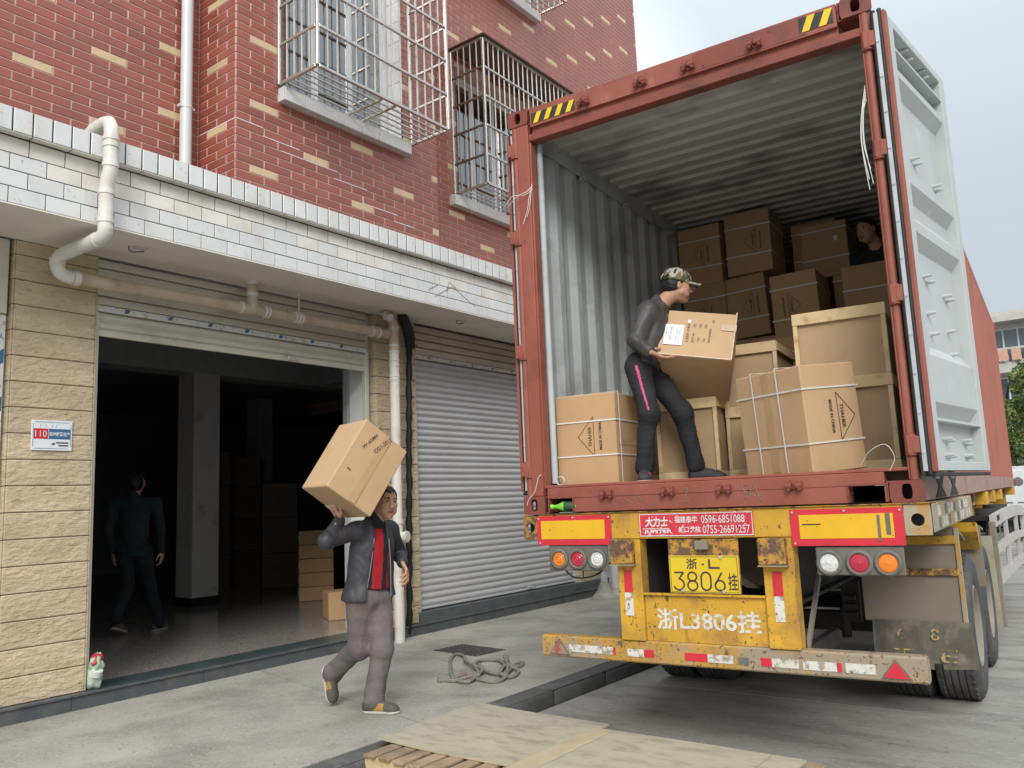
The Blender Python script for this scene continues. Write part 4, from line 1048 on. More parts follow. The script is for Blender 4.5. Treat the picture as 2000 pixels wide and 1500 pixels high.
for x in (.0, W_-.06): cpart(MB().cbox(x+.002, x+.058, .161, L_-.161, 2.79, 2.86, .004), 'top_rail', M['cont_in'] if x < 1 else M['cont_side'])
for x in (.0, W_-.05): cpart(MB().cbox(x+.002, x+.048, .161, L_-.161, .0, .155, .004), 'bottom_rail', M['cont_rail'])
for x in (.056, W_-.062): cpart(MB().cbox(x, x+.006, .10, L_-.14, 2.70, 2.80, .002), 'rail_flange', M['cont_in'])
cpart(MB().cyl((.155, .135, .2), (.155, .135, 2.68), .024, n=14), 'lashing_tube', M['cont_in'], smooth=True)
for y in (.22, .95, 1.75, 2.75):
    b = MB(); b.tube([(.075+.028*math.cos(a), y+.028*math.sin(a), 2.68+.012*math.cos(a)) for a in np.linspace(0, 2*math.pi, 13)[:-1]], .006, 6, closed=True); b.cbox(.058, .075, y-.012, y+.012, 2.67, 2.70, .002)
    cpart(b, 'lashing_ring', M['cont_in'])
cpart(MB().tube([(.20+.03*math.cos(a), .13, .215+.03*math.sin(a)) for a in np.linspace(0, 2*math.pi, 13)[:-1]], .006, 6, closed=True), 'lashing_ring', M['galv'])
# doors, swung right round
def door(Mh, s):
    """local: +Y along the door away from the hinge, inner face towards +s X"""
    D0, D1, Wd, th = .158, 2.74, 1.165, .075
    d = MB()
    y0 = .055
    for (a, c) in ((y0, y0+.10), (Wd-.10, Wd)): d.cbox(min(0, -s*th), max(0, -s*th), a, c, D0, D1, .003)
    for (a, c) in ((D0, D0+.05), (D1-.05, D1)): d.cbox(min(0, -s*th), max(0, -s*th), y0+.101, Wd-.101, a, c, .003)
    o = d.obj('door', M['door_in'], ct, M=Mh)
    # pressed panel: ribs run along Y, recessed behind the frame
    zs = [D0+.05]; prof = [(0.0, D0+.05)]
    z = D0+.05
    def rib(za, zb, up=.10):
        return [(0, za), (1, za+up), (1, zb-up), (0, zb)]
    prof = [(.0, D0+.05), (.0, .42)]
    for (za, zb) in ((.46, .86), (1.42, 1.62), (1.70, 1.90), (2.34, 2.52)):
        u_ = .07
        prof += [(0, za), (1, za+u_), (1, zb-u_), (0, zb)]
    prof += [(0, 2.58), (0, D1-.05)]
    b = MB(); n = len(prof); v = []
    for yy in (y0+.095, Wd-.095):
        for (q, z_) in prof: v.append((-s*(.062-.052*q), yy, z_))
    f = [(i, i+1, n+i+1, n+i) for i in range(n-1)]
    # close the rib ends
    b.add(v, f, 0)
    b.add([(p[0]-s*.003, p[1], p[2]) for p in v], [q[::-1] for q in f], 1)
    b.obj('door_panel', [M['door_in'], M['cont_red']], o, recalc=False)
    MB().cbox(min(-s*.002, -s*.068), max(-s*.002, -s*.068), y0+.10, Wd-.10, 2.555, 2.572, .002).obj('door_rib', M['door_in'], o)
    MB().cbox(min(-s*.002, -s*.068), max(-s*.002, -s*.068), y0+.10, Wd-.10, .425, .438, .002).obj('door_rib', M['door_in'], o)
    b = MB()
    for (yy, zz) in ((.42,1.28),(.47,1.25),(.80,1.22),(.85,1.20),(.42,1.06),(.44,.94),(.80,1.0),(.82,.86),(.45,.34),(.50,.33),(.85,.34),(.90,.32),(.45,.25),(.50,.24),(.86,.25),(.9,.24),(.45,2.0),(.50,1.98),(.86,1.94),(.9,1.92),(.45,2.68),(.55,2.66),(.8,2.68),(.86,2.66)):
        b.cyl((-s*.062, yy, zz), (-s*.012, yy, zz), .014, .008, n=8)
    tag(b.obj('bolt', M['door_in'], o, smooth=True), kind='stuff')
    # hinge-side edge: red lip, gasket, retainer strip with bolts, gasket
    MB().cbox(min(.005*s, -s*.016), max(.005*s, -s*.016), y0-.046, y0-.001, D0-.004, D1+.004, .003).obj('edge_lip', M['cont_red'], o)
    MB().tube([(-s*.028, y0-.034, D0-.02), (-s*.028, y0-.034, D1+.02)], .013, 10).obj('gasket', M['rubber'], o, smooth=True)
    MB().tube([(-s*.062, y0-.036, D0-.02), (-s*.062, y0-.036, D1+.02)], .014, 10).obj('gasket', M['rubber'], o, smooth=True)
    MB().cbox(min(-s*.034, -s*.056), max(-s*.034, -s*.056), y0-.050, y0-.044, D0, D1, .001).obj('gasket_strip', M['galv'], o)
    MB().cbox(min(.0, -s*.06), max(.0, -s*.06), y0-.03, Wd, D0-.028, D0-.008, .004).obj('gasket', M['rubber'], o)
    b = MB(); z = D0+.1
    while z < D1: b.cyl((-s*.045, y0-.050, z), (-s*.045, y0-.056, z), .009, n=8); z += .21
    tag(b.obj('bolt', M['galv'], o), kind='stuff')
    for yy in (.32, .62):       # lock rods on the outer face
        MB().cyl((-s*.085, yy, D0-.04), (-s*.085, yy, D1), .017, n=12).obj('lock_rod', M['galv'], o, smooth=True)
    return o
door(T(W_+.085, -.035, 0) @ RZ(R_(-9.2)), 1)
door(T(-.055, .02, 0) @ RZ(R_(1.0)), -1)
# loose strapping tied on the posts
t = thing('loose_strapping', 'loose white plastic strapping tied round the left rear post of the container', 'strapping', MC @ T(.07, 0, 2.2))
for q, pts in enumerate(([(-.12,-.03,.0),(-.05,-.04,.05),(.04,-.03,.04),(.085,.02,.09)], [(-.10,-.03,-.01),(.0,-.045,.04),(.06,-.03,.06),(.085,.0,.10)], [(.085,-.0,.10),(.075,-.02,.02),(.06,-.03,-.08),(.02,-.03,-.17)], [(.09,.0,.12),(.088,-.015,.05),(.075,-.02,-.05),(.05,-.02,-.12)])):
    MB().tube(smooth_path(pts, 5), .0022, 5).obj('strand', M['strap_white'], t)
t = thing('loose_strapping', 'bunch of white plastic strapping hanging on the right rear post of the container', 'strapping', MC @ T(W_-.055, .02, 2.05))
for q in range(5):
    a = random.uniform(-.02,.02)
    MB().tube(smooth_path([(0,0,.22+.02*q),(-.02+a,-.01,.12),(-.025+a*1.5,-.02,-.05),(.0+a*2,-.02,-.2-.03*q)], 5), .0022, 5).obj('strand', M['strap_white'], t)
t = thing('loose_strapping', 'curled white strap on the right end of the container sill', 'strapping', MC @ T(W_-.10, .0, .19))
for q in range(1):
    MB().tube(smooth_path([(-.18,.02,.02),(-.12,-.02,.09+.02*q),(-.04,-.03,.12+.02*q),(.0,-.03,.05),(-.03,-.03,-.02)], 5), .0016, 5).obj('strand', M['strap_white'], t)
t = thing('loose_strapping', 'white string at the foot of the left rear post of the container', 'strapping', MC @ T(.10, -.02, .2))
MB().tube(smooth_path([(.04,0,.06),(.02,-.01,.04),(-.01,-.012,-.05),(-.06,-.012,-.10),(-.075,-.012,-.14)], 5), .0022, 5).obj('strand', M['strap_white'], t)
# green bottle in the left forklift pocket
t = thing('plastic_bottle', 'green plastic drink bottle lying in the left forklift pocket', 'bottle', MC @ T(.290, .012, .043) @ RZ(R_(14)))
MB().lathe([(.0,-.02),(.011,-.02),(.013,.0),(.016,.012),(.030,.045),(.034,.06),(.034,.14),(.031,.18),(.0,.182)], 20, mats=[0,0,0,0,0,1,0,0]).obj('body', [M['bottle'], M['bottle_label']], t, smooth=True, M=T(-.06,0,0))
MB().cyl((-.095,0,0), (-.074,0,0), .0155, n=16).obj('cap', M['bottle_cap'], t)
# ================================================================== TRAILER
GZ = -1.48         # road level in this frame
tr = thing('semi_trailer', 'worn yellow skeletal semi trailer under the container, with number plate and bumper', 'trailer', MC)
def tp(b, name, m, **k): return b.obj(name, m, tr, **k)
XA, XB = -.012, 2.482; YR = -.03
# rear bolster
b = MB(); b.cbox(.10, 2.35, YR, YR+.10, -.172, .0-.006, .004)
bol = tp(b, 'rear_beam', M['truck_yellow'])
tp(MB().cbox(XA, XB, YR-.012, YR+.30, -.008, -.0035, .001), 'beam_flange', M['truck_rust'])
for (x0, x1, cx) in ((XA, .098, .052), (2.352, XB, 2.395)):
    b = MB(); plate_hole(b, (x0+x1)/2, -.091, x1-x0, .160, .066, .066, YR, YR+.012); b.box(x0+.004, x1-.004, YR+.08, YR+.085, -.165, -.015, 1)
    tp(b, 'beam_end', [M['truck_rust'] if x0 < 1 else M['truck_dust'], M['dark_metal']])
    # tail end of the side member behind each hole
for x0 in (XA, 2.40):
    x1 = x0+.08
    sr = tp(MB().cbox(x0+(.0 if x0 > 1 else 0), x1, YR+.101, 2.50, -.165, -.009, .006), 'side_member', M['truck_dust'])
    if x0 > 1:
        for i in range(12):
            for j in range(2):
                if (i*2+j) % 5 != 3: MB().box(x1, x1+.0025, .30+i*.17, .30+i*.17+.10, -.15+.068*j, -.15+.068*j+.056).obj('tape_patch', M['ref_white'] if (i+j) % 3 else M['lamp_house'], sr)
        for i in range(12): MB().box(x0+.02, x1-.02, .25+i*.18, .36+i*.18, -.0088, -.0065).obj('top_slot', M['dust_plate'], sr)
# reflector panels
for (x0, x1, z0, z1, ix0, ix1) in ((.098, .648, -.208, -.018, .130, .602), (1.766, 2.350, -.222, -.022, 1.815, 2.300)):
    p = tp(MB().cbox(x0, x1, YR-.006, YR-.001, z0, z1, .001), 'reflector_panel', M['ref_red'])
    MB().box(ix0, ix1, YR-.0085, YR-.0062, z0+.040, z1-.030).obj('yellow_field', M['ref_yellow'], p)
    for (xx, zz) in ((x0+.015, z1-.015),(x1-.015, z1-.015),(x0+.02, z0+.015),((x0+x1)/2, z1-.012)): MB().cyl((xx, YR-.012, zz), (xx, YR-.006, zz), .006, n=8).obj('rivet', M['galv'], p)
p = [q for q in tr.children if q.name.startswith('reflector_panel')][-1]
b = MB(); b.box(2.22, 2.235, YR-.0105, YR-.0086, -.20, -.06).box(2.262, 2.285, YR-.0105, YR-.0086, -.165, -.05); b.obj('scrape', M['lamp_house'], p)
b = MB(); b.box(1.83, 1.93, YR-.0102, YR-.0086, -.107, -.101); b.obj('scrape', M['dark_metal'], p)
# maker's sign
sg = tp(MB().cbox(.842, 1.558, YR-.006, YR-.001, -.160, -.020, .001), 'company_sign', M['sign_red'])
b = MB(); e = .004
b.box(.846,1.554,YR-.0078,YR-.0062,-.158,-.153).box(.846,1.554,YR-.0078,YR-.0062,-.027,-.023).box(.846,.850,YR-.0078,YR-.0062,-.1525,-.0275).box(1.550,1.554,YR-.0078,YR-.0062,-.1525,-.0275); b.box(.865,1.04,YR-.0078,YR-.0062,-.114,-.110)
b.obj('border', M['tile_white'], sg)
def rearF(x, z, y=YR-.0085): return face_frame((x, y, z), (1,0,0), (0,0,1))
lettering('大力士', M['tile_white'], sg, rearF(.960, -.071), .150, .062, bold=.035, shear=.1)
lettering('JUPITER', M['sign_white'], sg, rearF(.966, -.131), .185, .026, bold=.03)
lettering('福建泰华', M['sign_white'], sg, rearF(1.150, -.060), .145, .040, bold=.012)
lettering('0596-6851088', M['tile_white'], sg, rearF(1.378, -.061), .262, .046)
lettering('蛇口港航', M['sign_white'], sg, rearF(1.170, -.120), .140, .038, bold=.012)
lettering('0755-26691257', M['tile_white'], sg, rearF(1.394, -.121), .282, .046)
# yellow clean fields beside the sign are the beam itself; posts
def vpost(x0, x1, bx0, bx1):
    b = MB(); b.cbox(x0, x1, YR+.006, YR+.11, -.79, -.173, .004); p = tp(b, 'post', M['truck_yellow'])
    MB().cbox(bx0, bx1, YR-.060, YR+.005, -.325, -.176, .006).obj('buffer_block', M['truck_rust'], p)
    MB().cbox(bx0-.004, bx1+.006, YR-.064, YR+.005, -.333, -.3255, .002).obj('buffer_lip', M['truck_dust'], p)
    xm = (x0+x1)/2-.012
    MB().box(xm-.027, xm+.027, YR+.002, YR+.0055, -.500, -.365).obj('reflective_strip', M['ref_red'], p)
    MB().box(xm-.027, xm+.027, YR+.002, YR+.0055, -.640, -.5005).obj('reflective_strip', M['ref_white'], p)
    return p
vpost(.672, .832, .655, .800); vpost(1.588, 1.765, 1.582, 1.735)
tp(MB().cbox(.8325, 1.5875, YR+.030, YR+.05, -.79, -.512, .004).box(.8325, 1.5875, YR+.006, YR+.03, -.512, -.500), 'rear_panel', M['truck_yellow'])
tp(MB().cbox(1.015, 1.452, YR+.012, YR+.022, -.505, -.176, .003), 'plate_backing', M['truck_rust'])
tp(MB().cbox(1.195, 1.275, YR-.02, YR+.011, -.240, -.188, .004), 'plate_lamp', M['dust_plate'])
npl = tp(MB().cbox(1.018, 1.448, YR+.004, YR+.010, -.494, -.275, .002), 'number_plate', M['plate_yellow'])
ny = YR+.0028
b = MB()
for (a, c, z0, z1) in ((1.026,1.440,-.2835,-.281),(1.026,1.440,-.488,-.4855),(1.0255,1.028,-.4855,-.2835),(1.438,1.4405,-.4855,-.2835)): b.box(a, c, ny, ny+.001, z0, z1)
b.obj('plate_border', M['plate_ink'], npl)
lettering('浙', M['plate_ink'], npl, rearF(1.163, -.323, ny), .070, .062, bold=.02)
MB().cyl((1.233,ny+.001,-.326),(1.233,ny,-.326),.007,n=10).obj('lettering', M['plate_ink'], npl)
b = MB(); b.box(1.266,1.278,ny,ny+.001,-.352,-.296).box(1.278,1.335,ny,ny+.001,-.352,-.340); b.obj('lettering', M['plate_ink'], npl)
def stroke(pts, x, z, w, h, wd=.0105):
    """monoline numeral"""
    P = smooth_path([(x+p[0]*w, 0, z+p[1]*h) for p in pts], 5) if len(pts) > 3 else [Vector((x+p[0]*w, 0, z+p[1]*h)) for p in pts]
    b = MB(); v = []; n = len(P)
    for i, p in enumerate(P):
        d = P[min(i+1,n-1)]-P[max(i-1,0)]; d.normalize(); q = Vector((d.z, 0, -d.x))*wd/2
        v += [(p.x+q.x, ny, p.z+q.z), (p.x-q.x, ny, p.z-q.z)]
    b.add(v, [(2*i, 2*i+2, 2*i+3, 2*i+1) for i in range(n-1)]); return b
def circ(cx, cz, rx, rz, a0=0, a1=360, n=18): return [(cx+rx*math.cos(R_(a0+(a1-a0)*i/n)), cz+rz*math.sin(R_(a0+(a1-a0)*i/n))) for i in range(n+1)]
for x, segs in ((1.078, [[(-.45,.46),(.45,.46)],[(.45,.46),(-.02,.10)],circ(-.05,-.19,.5,.30,78,-160)]),
                (1.162, [circ(0,.24,.40,.24,0,360),circ(0,-.24,.46,.26,0,360)]),
                (1.246, [circ(0,.20,.44,.28,0,180)+circ(0,-.20,.44,.28,180,360)+[(.44,.20)]]),
                (1.330, [circ(0,-.22,.44,.27,0,360),[(.22,.48),(-.10,.16),(-.42,-.16)]])):
    for s_ in segs: stroke(s_, x, -.424, .066, .108).obj('lettering', M['plate_ink'], npl, recalc=False)
lettering('挂', M['plate_ink'], npl, rearF(1.408, -.425, ny), .056, .100, bold=.015)
for (x, z) in ((1.345, -.284), (1.105, -.478), (1.352, -.480)): MB().cyl((x, YR-.006, z), (x, YR+.004, z), .010, .008, n=10).obj('screw', M['galv'], npl)
pn = [c for c in tr.children if c.name.startswith('rear_panel')][0]
lettering('浙L3806挂', M['print_white_worn'], pn, rearF(1.225, -.655, YR+.0285), .640, .125, bold=.02)
# bumper
b = MB(); b.prism([(.0, -.915), (.010, -.925), (.085, -.925), (.10, -.91), (.10, -.80), (.085, -.79), (.010, -.79), (.0, -.80)], .085, 2.385, ax=0)
b.v = [Vector((p.x, p.y+YR+.02, p.z)) for p in b.v]
bp = tp(b, 'bumper', M['bumper'])
by = YR+.0195
def strip(x0, x1, z0, z1, m, n='reflective_strip'): MB().box(x0, x1, by-.003, by, z0, z1).obj(n, M[m], bp)
strip(.285, .600, -.885, -.840, 'ref_white'); strip(.601, .616, -.885, -.840, 'ref_red'); strip(.70, .81, -.888, -.843, 'ref_white'); strip(.811, .875, -.888, -.843, 'ref_red')
strip(1.075, 1.215, -.890, -.845, 'ref_red'); strip(1.216, 1.37, -.890, -.845, 'ref_white'); strip(1.40, 1.46, -.89, -.85, 'lamp_house'); strip(1.53, 1.59, -.89, -.845, 'ref_red'); strip(1.591, 1.74, -.89, -.843, 'ref_white'); strip(1.76, 1.94, -.892, -.845, 'ref_white')
strip(1.942, 1.965, -.892, -.845, 'ref_red'); strip(1.985, 2.135, -.892, -.842, 'ref_white')
for (cx, m) in ((.215, 'truck_dust'), (2.235, 'ref_red')):
    MB().prism([(cx-.075, -.908), (cx+.075, -.908), (cx, -.805)], by-.006, by, ax=1).obj('triangle_reflector', M['lamp_house'], bp)
    MB().prism([(cx-.062, -.902), (cx+.062, -.902), (cx, -.818)], by-.0095, by-.0062, ax=1).obj('triangle_reflector', M['ref_faded' if cx < 1 else 'ref_red'], bp)
for x in (.70, 1.72): tp(MB().cbox(x, x+.05, YR+.121, .9, -.90, -.80, .004), 'bumper_arm', M['dark_metal'])
b = MB(); b.add([(.70,.115,-.785),(.76,.115,-.785),(.76,.9,-.50),(.70,.9,-.50),(.70,.115,-.75),(.76,.115,-.75),(.76,.9,-.46),(.70,.9,-.46)], [(0,3,2,1),(4,5,6,7),(0,1,5,4),(1,2,6,5),(2,3,7,6),(3,0,4,7)])
tp(b, 'brace', M['dust_plate']); b = MB(); b.add([(1.77,.08,-.79),(1.79,.08,-.79),(1.79,.45,-.45),(1.77,.45,-.45),(1.77,.08,-.74),(1.79,.08,-.74),(1.79,.45,-.40),(1.77,.45,-.40)], [(0,3,2,1),(4,5,6,7),(0,1,5,4),(1,2,6,5),(2,3,7,6),(3,0,4,7)])
tp(b, 'brace', M['dust_plate'])
# lamps
def cluster(x0, x1, z0, z1, lamps, cz, r):
    b = MB(); b.cbox(x0, x1, YR+.004, YR+.020, z0, z1, .006)
    p = tp(b, 'lamp_cluster', M['lamp_house'])
    for x, m in lamps:
        ring = MB().lathe([(r+.018,.0),(r+.020,-.012),(r+.010,-.022),(r+.002,-.020),(r,-.008)], 24, M=T(x, YR+.003, cz) @ RZ(math.pi/2)); ring.obj('lamp_ring', M['lamp_house'], p, smooth=True)
        prof = [(0,-.022)] + [(r*q/5, -.022+.0035*(q % 2)+.0018*q) for q in range(1, 5)] + [(r*.99, -.010)]
        MB().lathe(prof, 24, M=T(x, YR+.003, cz) @ RZ(math.pi/2)).obj('lamp', M[m], p, smooth=True)
    return p
cluster(.176, .606, -.372, -.205, ((.257,'lens_orange'),(.394,'lens_red'),(.536,'lens_clear')), -.297, .047)
cluster(1.886, 2.334, -.380, -.229, ((1.957,'lens_clear'),(2.111,'lens_red'),(2.254,'lens_orange')), -.313, .050)
b = MB()
b.tube(smooth_path([(.28,0,-.37),(.32,.01,-.41),(.40,.0,-.42),(.50,.01,-.40),(.56,.01,-.36)], 5), .006, 6); b.tube(smooth_path([(.60,.0,-.33),(.64,.02,-.31),(.70,.05,-.28)], 4), .006, 6); b.tube([(.40,.02,-.37),(.41,.0,-.42),(.46,.0,-.41)], .004, 6)
tp(b, 'cable', M['black'])
# frame below the deck
for x in (.74, 1.60):
    b = MB(); b.box(x, x+.12, .08, 11.2, -.175, -.155).box(x+.05, x+.065, .08, 11.2, -.155-.40, -.175).box(x, x+.12, .08, 11.2, -.575, -.555)
    tp(b, 'main_beam', M['dark_metal'])
for y in (.9, 1.9, 2.9, 4.1, 5.3, 6.5, 7.7, 8.9, 10.1): tp(MB().box(XA+.10, XB-.10, y, y+.10, -.12, -.01), 'cross_member', M['truck_rust'] if y > 2.6 else M['dark_metal'])
tp(MB().box(.86, 1.60, .5, .62, -.50, -.20), 'cross_member', M['dust_plate'])
b = MB(); b.add([(.87,.35,-.20),(.95,.35,-.20),(1.45,.35,-.50),(1.37,.35,-.50),(.87,.40,-.20),(.95,.40,-.20),(1.45,.40,-.50),(1.37,.40,-.50)], [(0,1,2,3),(7,6,5,4),(0,4,5,1),(1,5,6,2),(2,6,7,3),(3,7,4,0)]); tp(b, 'diagonal_brace', M['dust_plate'])
tp(MB().cyl((.9, 3.0, -.62), (1.55, 3.0, -.62), .17, n=20), 'air_tank', M['dark_metal'], smooth=True)
# corner lugs further along the deck
for y in (4.9, 6.1, 7.6, 11.6): tp(MB().cbox(2.05, 2.44, y, y+.28, -.14, -.008, .006).box(2.10, 2.30, y+.05, y+.20, -.36, -.14), 'outrigger', M['truck_yellow'])
# axles and wheels
AY = (2.36, 3.68); WR = .525
def wheel(x_out, y, s):
    """dual wheel, outer face at x_out"""
    w = thing_part('wheel', (x_out, y, GZ+WR-.012))
    for k in range(2):
        xo = -s*(.0+k*.315)
        Mx = T(xo, 0, 0) @ (Matrix.Identity(4) if s > 0 else RZ(math.pi))
        wd_ = .285
        prof = [(.30, -.03), (.335,-.012), (.40,.0), (.47,-.004), (.505,-.022), (.520,-.040)]
        tread = []
        for g in range(5):
            a = -.052-g*.046; tread += [(WR, a), (WR, a-.034), (WR-.012, a-.037), (WR-.012, a-.043)]
        prof = prof + tread + [(.520, -wd_+.035), (.505,-wd_+.02), (.47,-wd_+.004), (.40,-wd_), (.335,-wd_+.012), (.30,-wd_+.03)]
        MB().lathe(prof, 48, M=Mx).obj('tyre', M['tyre'], w, smooth=True)
        b = MB(); nl = 44
        for i in range(nl):          # shoulder lugs
            t_ = 2*math.pi*i/nl; c_, s2 = math.cos(t_), math.sin(t_)
            for (xa, xb_) in ((-.004-.03, -.052), (-wd_+.052, -wd_+.034)):
                Mr = Mx @ RX(t_); b.box(min(xa,xb_), max(xa,xb_), -.021, .021, WR-.022, WR+.004, M=Mr)
        tag(b.obj('tread_lug', M['tyre'], w), kind='stuff')
        if k == 0:
            MB().lathe([(.305,-.028),(.285,-.010),(.275,-.02),(.262,-.09),(.25,-.135),(.12,-.150),(.11,-.09),(.085,-.075),(.0,-.072)], 32, M=Mx).obj('rim', M['rim'], w, smooth=True)
            for i in range(10):
                t_ = 2*math.pi*i/10; MB().cyl((0,0,0), (.03,0,0), .016, n=6).obj('wheel_nut', M['rim'], w, M=Mx @ T(-.147, .185*math.cos(t_), .185*math.sin(t_)))
        else: MB().lathe([(.305,-.028),(.29,-.12),(.12,-.13),(.0,-.13)], 24, M=Mx).obj('rim', M['dark_metal'], w, smooth=True)
    return w
def thing_part(name, loc):
    o = bpy.data.objects.new(name, None); col.objects.link(o); o.parent = tr; o.location = loc; o.empty_display_size = .1; return o
for y in AY:
    tp(MB().box(.3, 2.15, y-.07, y+.07, GZ+WR-.08, GZ+WR+.06), 'axle', M['dark_metal'])
    for x in (.72, 1.66):
        b = MB()
        for q in range(5): b.box(x, x+.09, y-.62+.08*q, y+.62-.08*q, GZ+WR+.085-.02*q+.06, GZ+WR+.102-.02*q+.06)
        b.box(x-.02, x+.11, y-.62, y-.52, -.80, -.575); tp(b, 'leaf_spring', M['dark_metal'])
    for x in (.25, 2.05): tp(MB().cyl((x, y, GZ+WR), (x+.15, y, GZ+WR), .22, n=20), 'brake_drum', M['dark_metal'], smooth=True)
    wheel(2.452, y, 1); wheel(.0, y, -1)
tp(MB().box(1.66, 1.78, 1.55, 1.60, -.86, -.575), 'spring_hanger', M['dark_metal']); b = MB()
for q in range(3): tp(MB().box(1.68, 1.76, 1.50, 1.549, -.70-.06*q, -.67-.06*q), 'hanger_step', M['dark_metal'])
tp(MB().cyl((1.60,1.9,-1.02),(1.60,1.9,-.80),.035,n=10), 'shock_absorber', M['dark_metal']); tp(MB().cyl((1.9,2.1,-1.06),(1.9,2.1,-.84),.03,n=10), 'shock_absorber', M['dark_metal'])
# wheel guard plates and mud flap
g = tp(MB().cbox(1.86, 2.462, 1.28, 1.295, -.80, -.19, .003), 'mudguard', M['dust_plate'])
MB().cbox(1.95, 2.455, 1.255, 1.279, -.50, -.455, .004).obj('rail', M['truck_rust'], g)
MB().cbox(2.06, 2.462, 1.262, 1.2795, -.30, -.245, .003).obj('rail', M['truck_yellow'], g)
MB().cbox(2.448, 2.476, 1.268, 1.302, -.80, -.20, .003).obj('edge_post', M['truck_dust'], g)
b = MB(); b.prism([(1.30,-.215),(1.52,-.245),(1.75,-.30),(1.75,-.312),(1.52,-.258),(1.30,-.229)], 1.90, 2.47, ax=0); b.obj('top_sheet', M['dust_plate'], g)
f_ = []
for i in range(13):
    for j in range(9):
        u, v_ = i/12, j/8; f_.append((1.905+u*.585+.03*v_*(u-.2), 1.262-.012*v_*v_+.018*math.sin(u*7+v_*2)*v_, -.79-.285*v_-.03*v_*u*(1-u)*2))
b = MB(); b.add(f_, [(i*9+j, (i+1)*9+j, (i+1)*9+j+1, i*9+j+1) for i in range(12) for j in range(8) if not (i == 7 and j == 7)])
fl = b.obj('mudflap', M['mudflap'], tr, smooth='all', recalc=False)
def flap_F(x, z): return face_frame((x, 1.238, z), (1,.02,0), (0,.06,1))
lettering('T', M['print_yellow_worn'], fl, flap_F(2.08, -1.005), .13, .075); lettering('E', M['print_yellow_worn'], fl, flap_F(2.35, -1.00), .10, .08); lettering('8', M['print_yellow_worn'], fl, flap_F(2.28, -.87), .05, .07); lettering('6', M['print_yellow_worn'], fl, flap_F(2.08, -.87), .05, .07)
# guards over the second wheel, side guard rails beyond
tp(MB().prism([(3.02,-.26),(3.02,-.75),(3.05,-.75),(3.06,-.28),(3.35,-.32),(3.35,-.30)], 2.20, 2.475, ax=0), 'mudguard', M['dust_plate'])
tp(MB().prism([(2.78,-.225),(2.94,-.25),(2.96,-.45),(2.80,-.30)], 2.20, 2.47, ax=0), 'mudguard', M['truck_yellow'])
tp(MB().prism([(4.32,-.42),(4.36,-.42),(4.52,-1.28),(4.46,-1.28)], 2.05, 2.47, ax=0), 'mudguard', M['ply'])
sgd = tp(MB().cbox(2.44, 2.50, 4.62, 4.69, -1.30, -.30, .006), 'side_guard', M['dust_plate'])
for (za, zb) in ((-.36,-.24), (-.62,-.54), (-.92,-.82)):
    n = 10; v = []
    for i in range(n+1):
        u = i/n; y = 4.70+u*3.2; x = 2.47+.16*math.sin(u*1.5)
        bz = .05*math.sin(u*math.pi)
        v += [(x-.02,y,za+bz),(x+.02,y,za+bz),(x+.02,y,zb+bz),(x-.02,y,zb+bz)]
    MB().add(v, [tuple(4*i+q for q in (a, c))+tuple(4*(i+1)+q for q in (c, a)) for i in range(n) for (a, c) in ((0,1),(1,2),(2,3),(3,0))]+[(0,1,2,3)]).obj('rail', M['far_stone'], sgd)
for i, u in enumerate((.30, .62, .97)):
    y = 4.70+u*3.2; x = 2.47+.16*math.sin(u*1.5); MB().cbox(x-.025, x+.018, y-.05, y+.05, -.86, -.30, .004).obj('upright', M['far_stone'], sgd)
for (a, c) in ((4.80, 5.55),): 
    MB().box(2.40, 2.42, a, c, -.55, -.38).box(2.40, 2.42, a, c, -.84, -.64).obj('red_board', M['cont_red_dull'], sgd)
# spare gear on the deck beyond
b = MB(); b.prism([(4.9,-.30),(6.9,-.22),(6.9,-.18),(4.9,-.25)], 1.9, 2.52, ax=0); b.box(2.0,2.4,5.0,5.6,-.42,-.31); tp(b, 'spare_rack', M['dark_metal'])
# twist-lock wedges visible under the container floor edge
for y in (.95, 1.75): 
    b = MB(); b.prism([(y-.28,.01),(y+.28,.01),(y+.08,.075),(y+.24,.145),(y-.24,.145),(y-.08,.075)], 2.437, 2.441, ax=0); b.obj('rail_bracket', M['dark_metal'], tr)
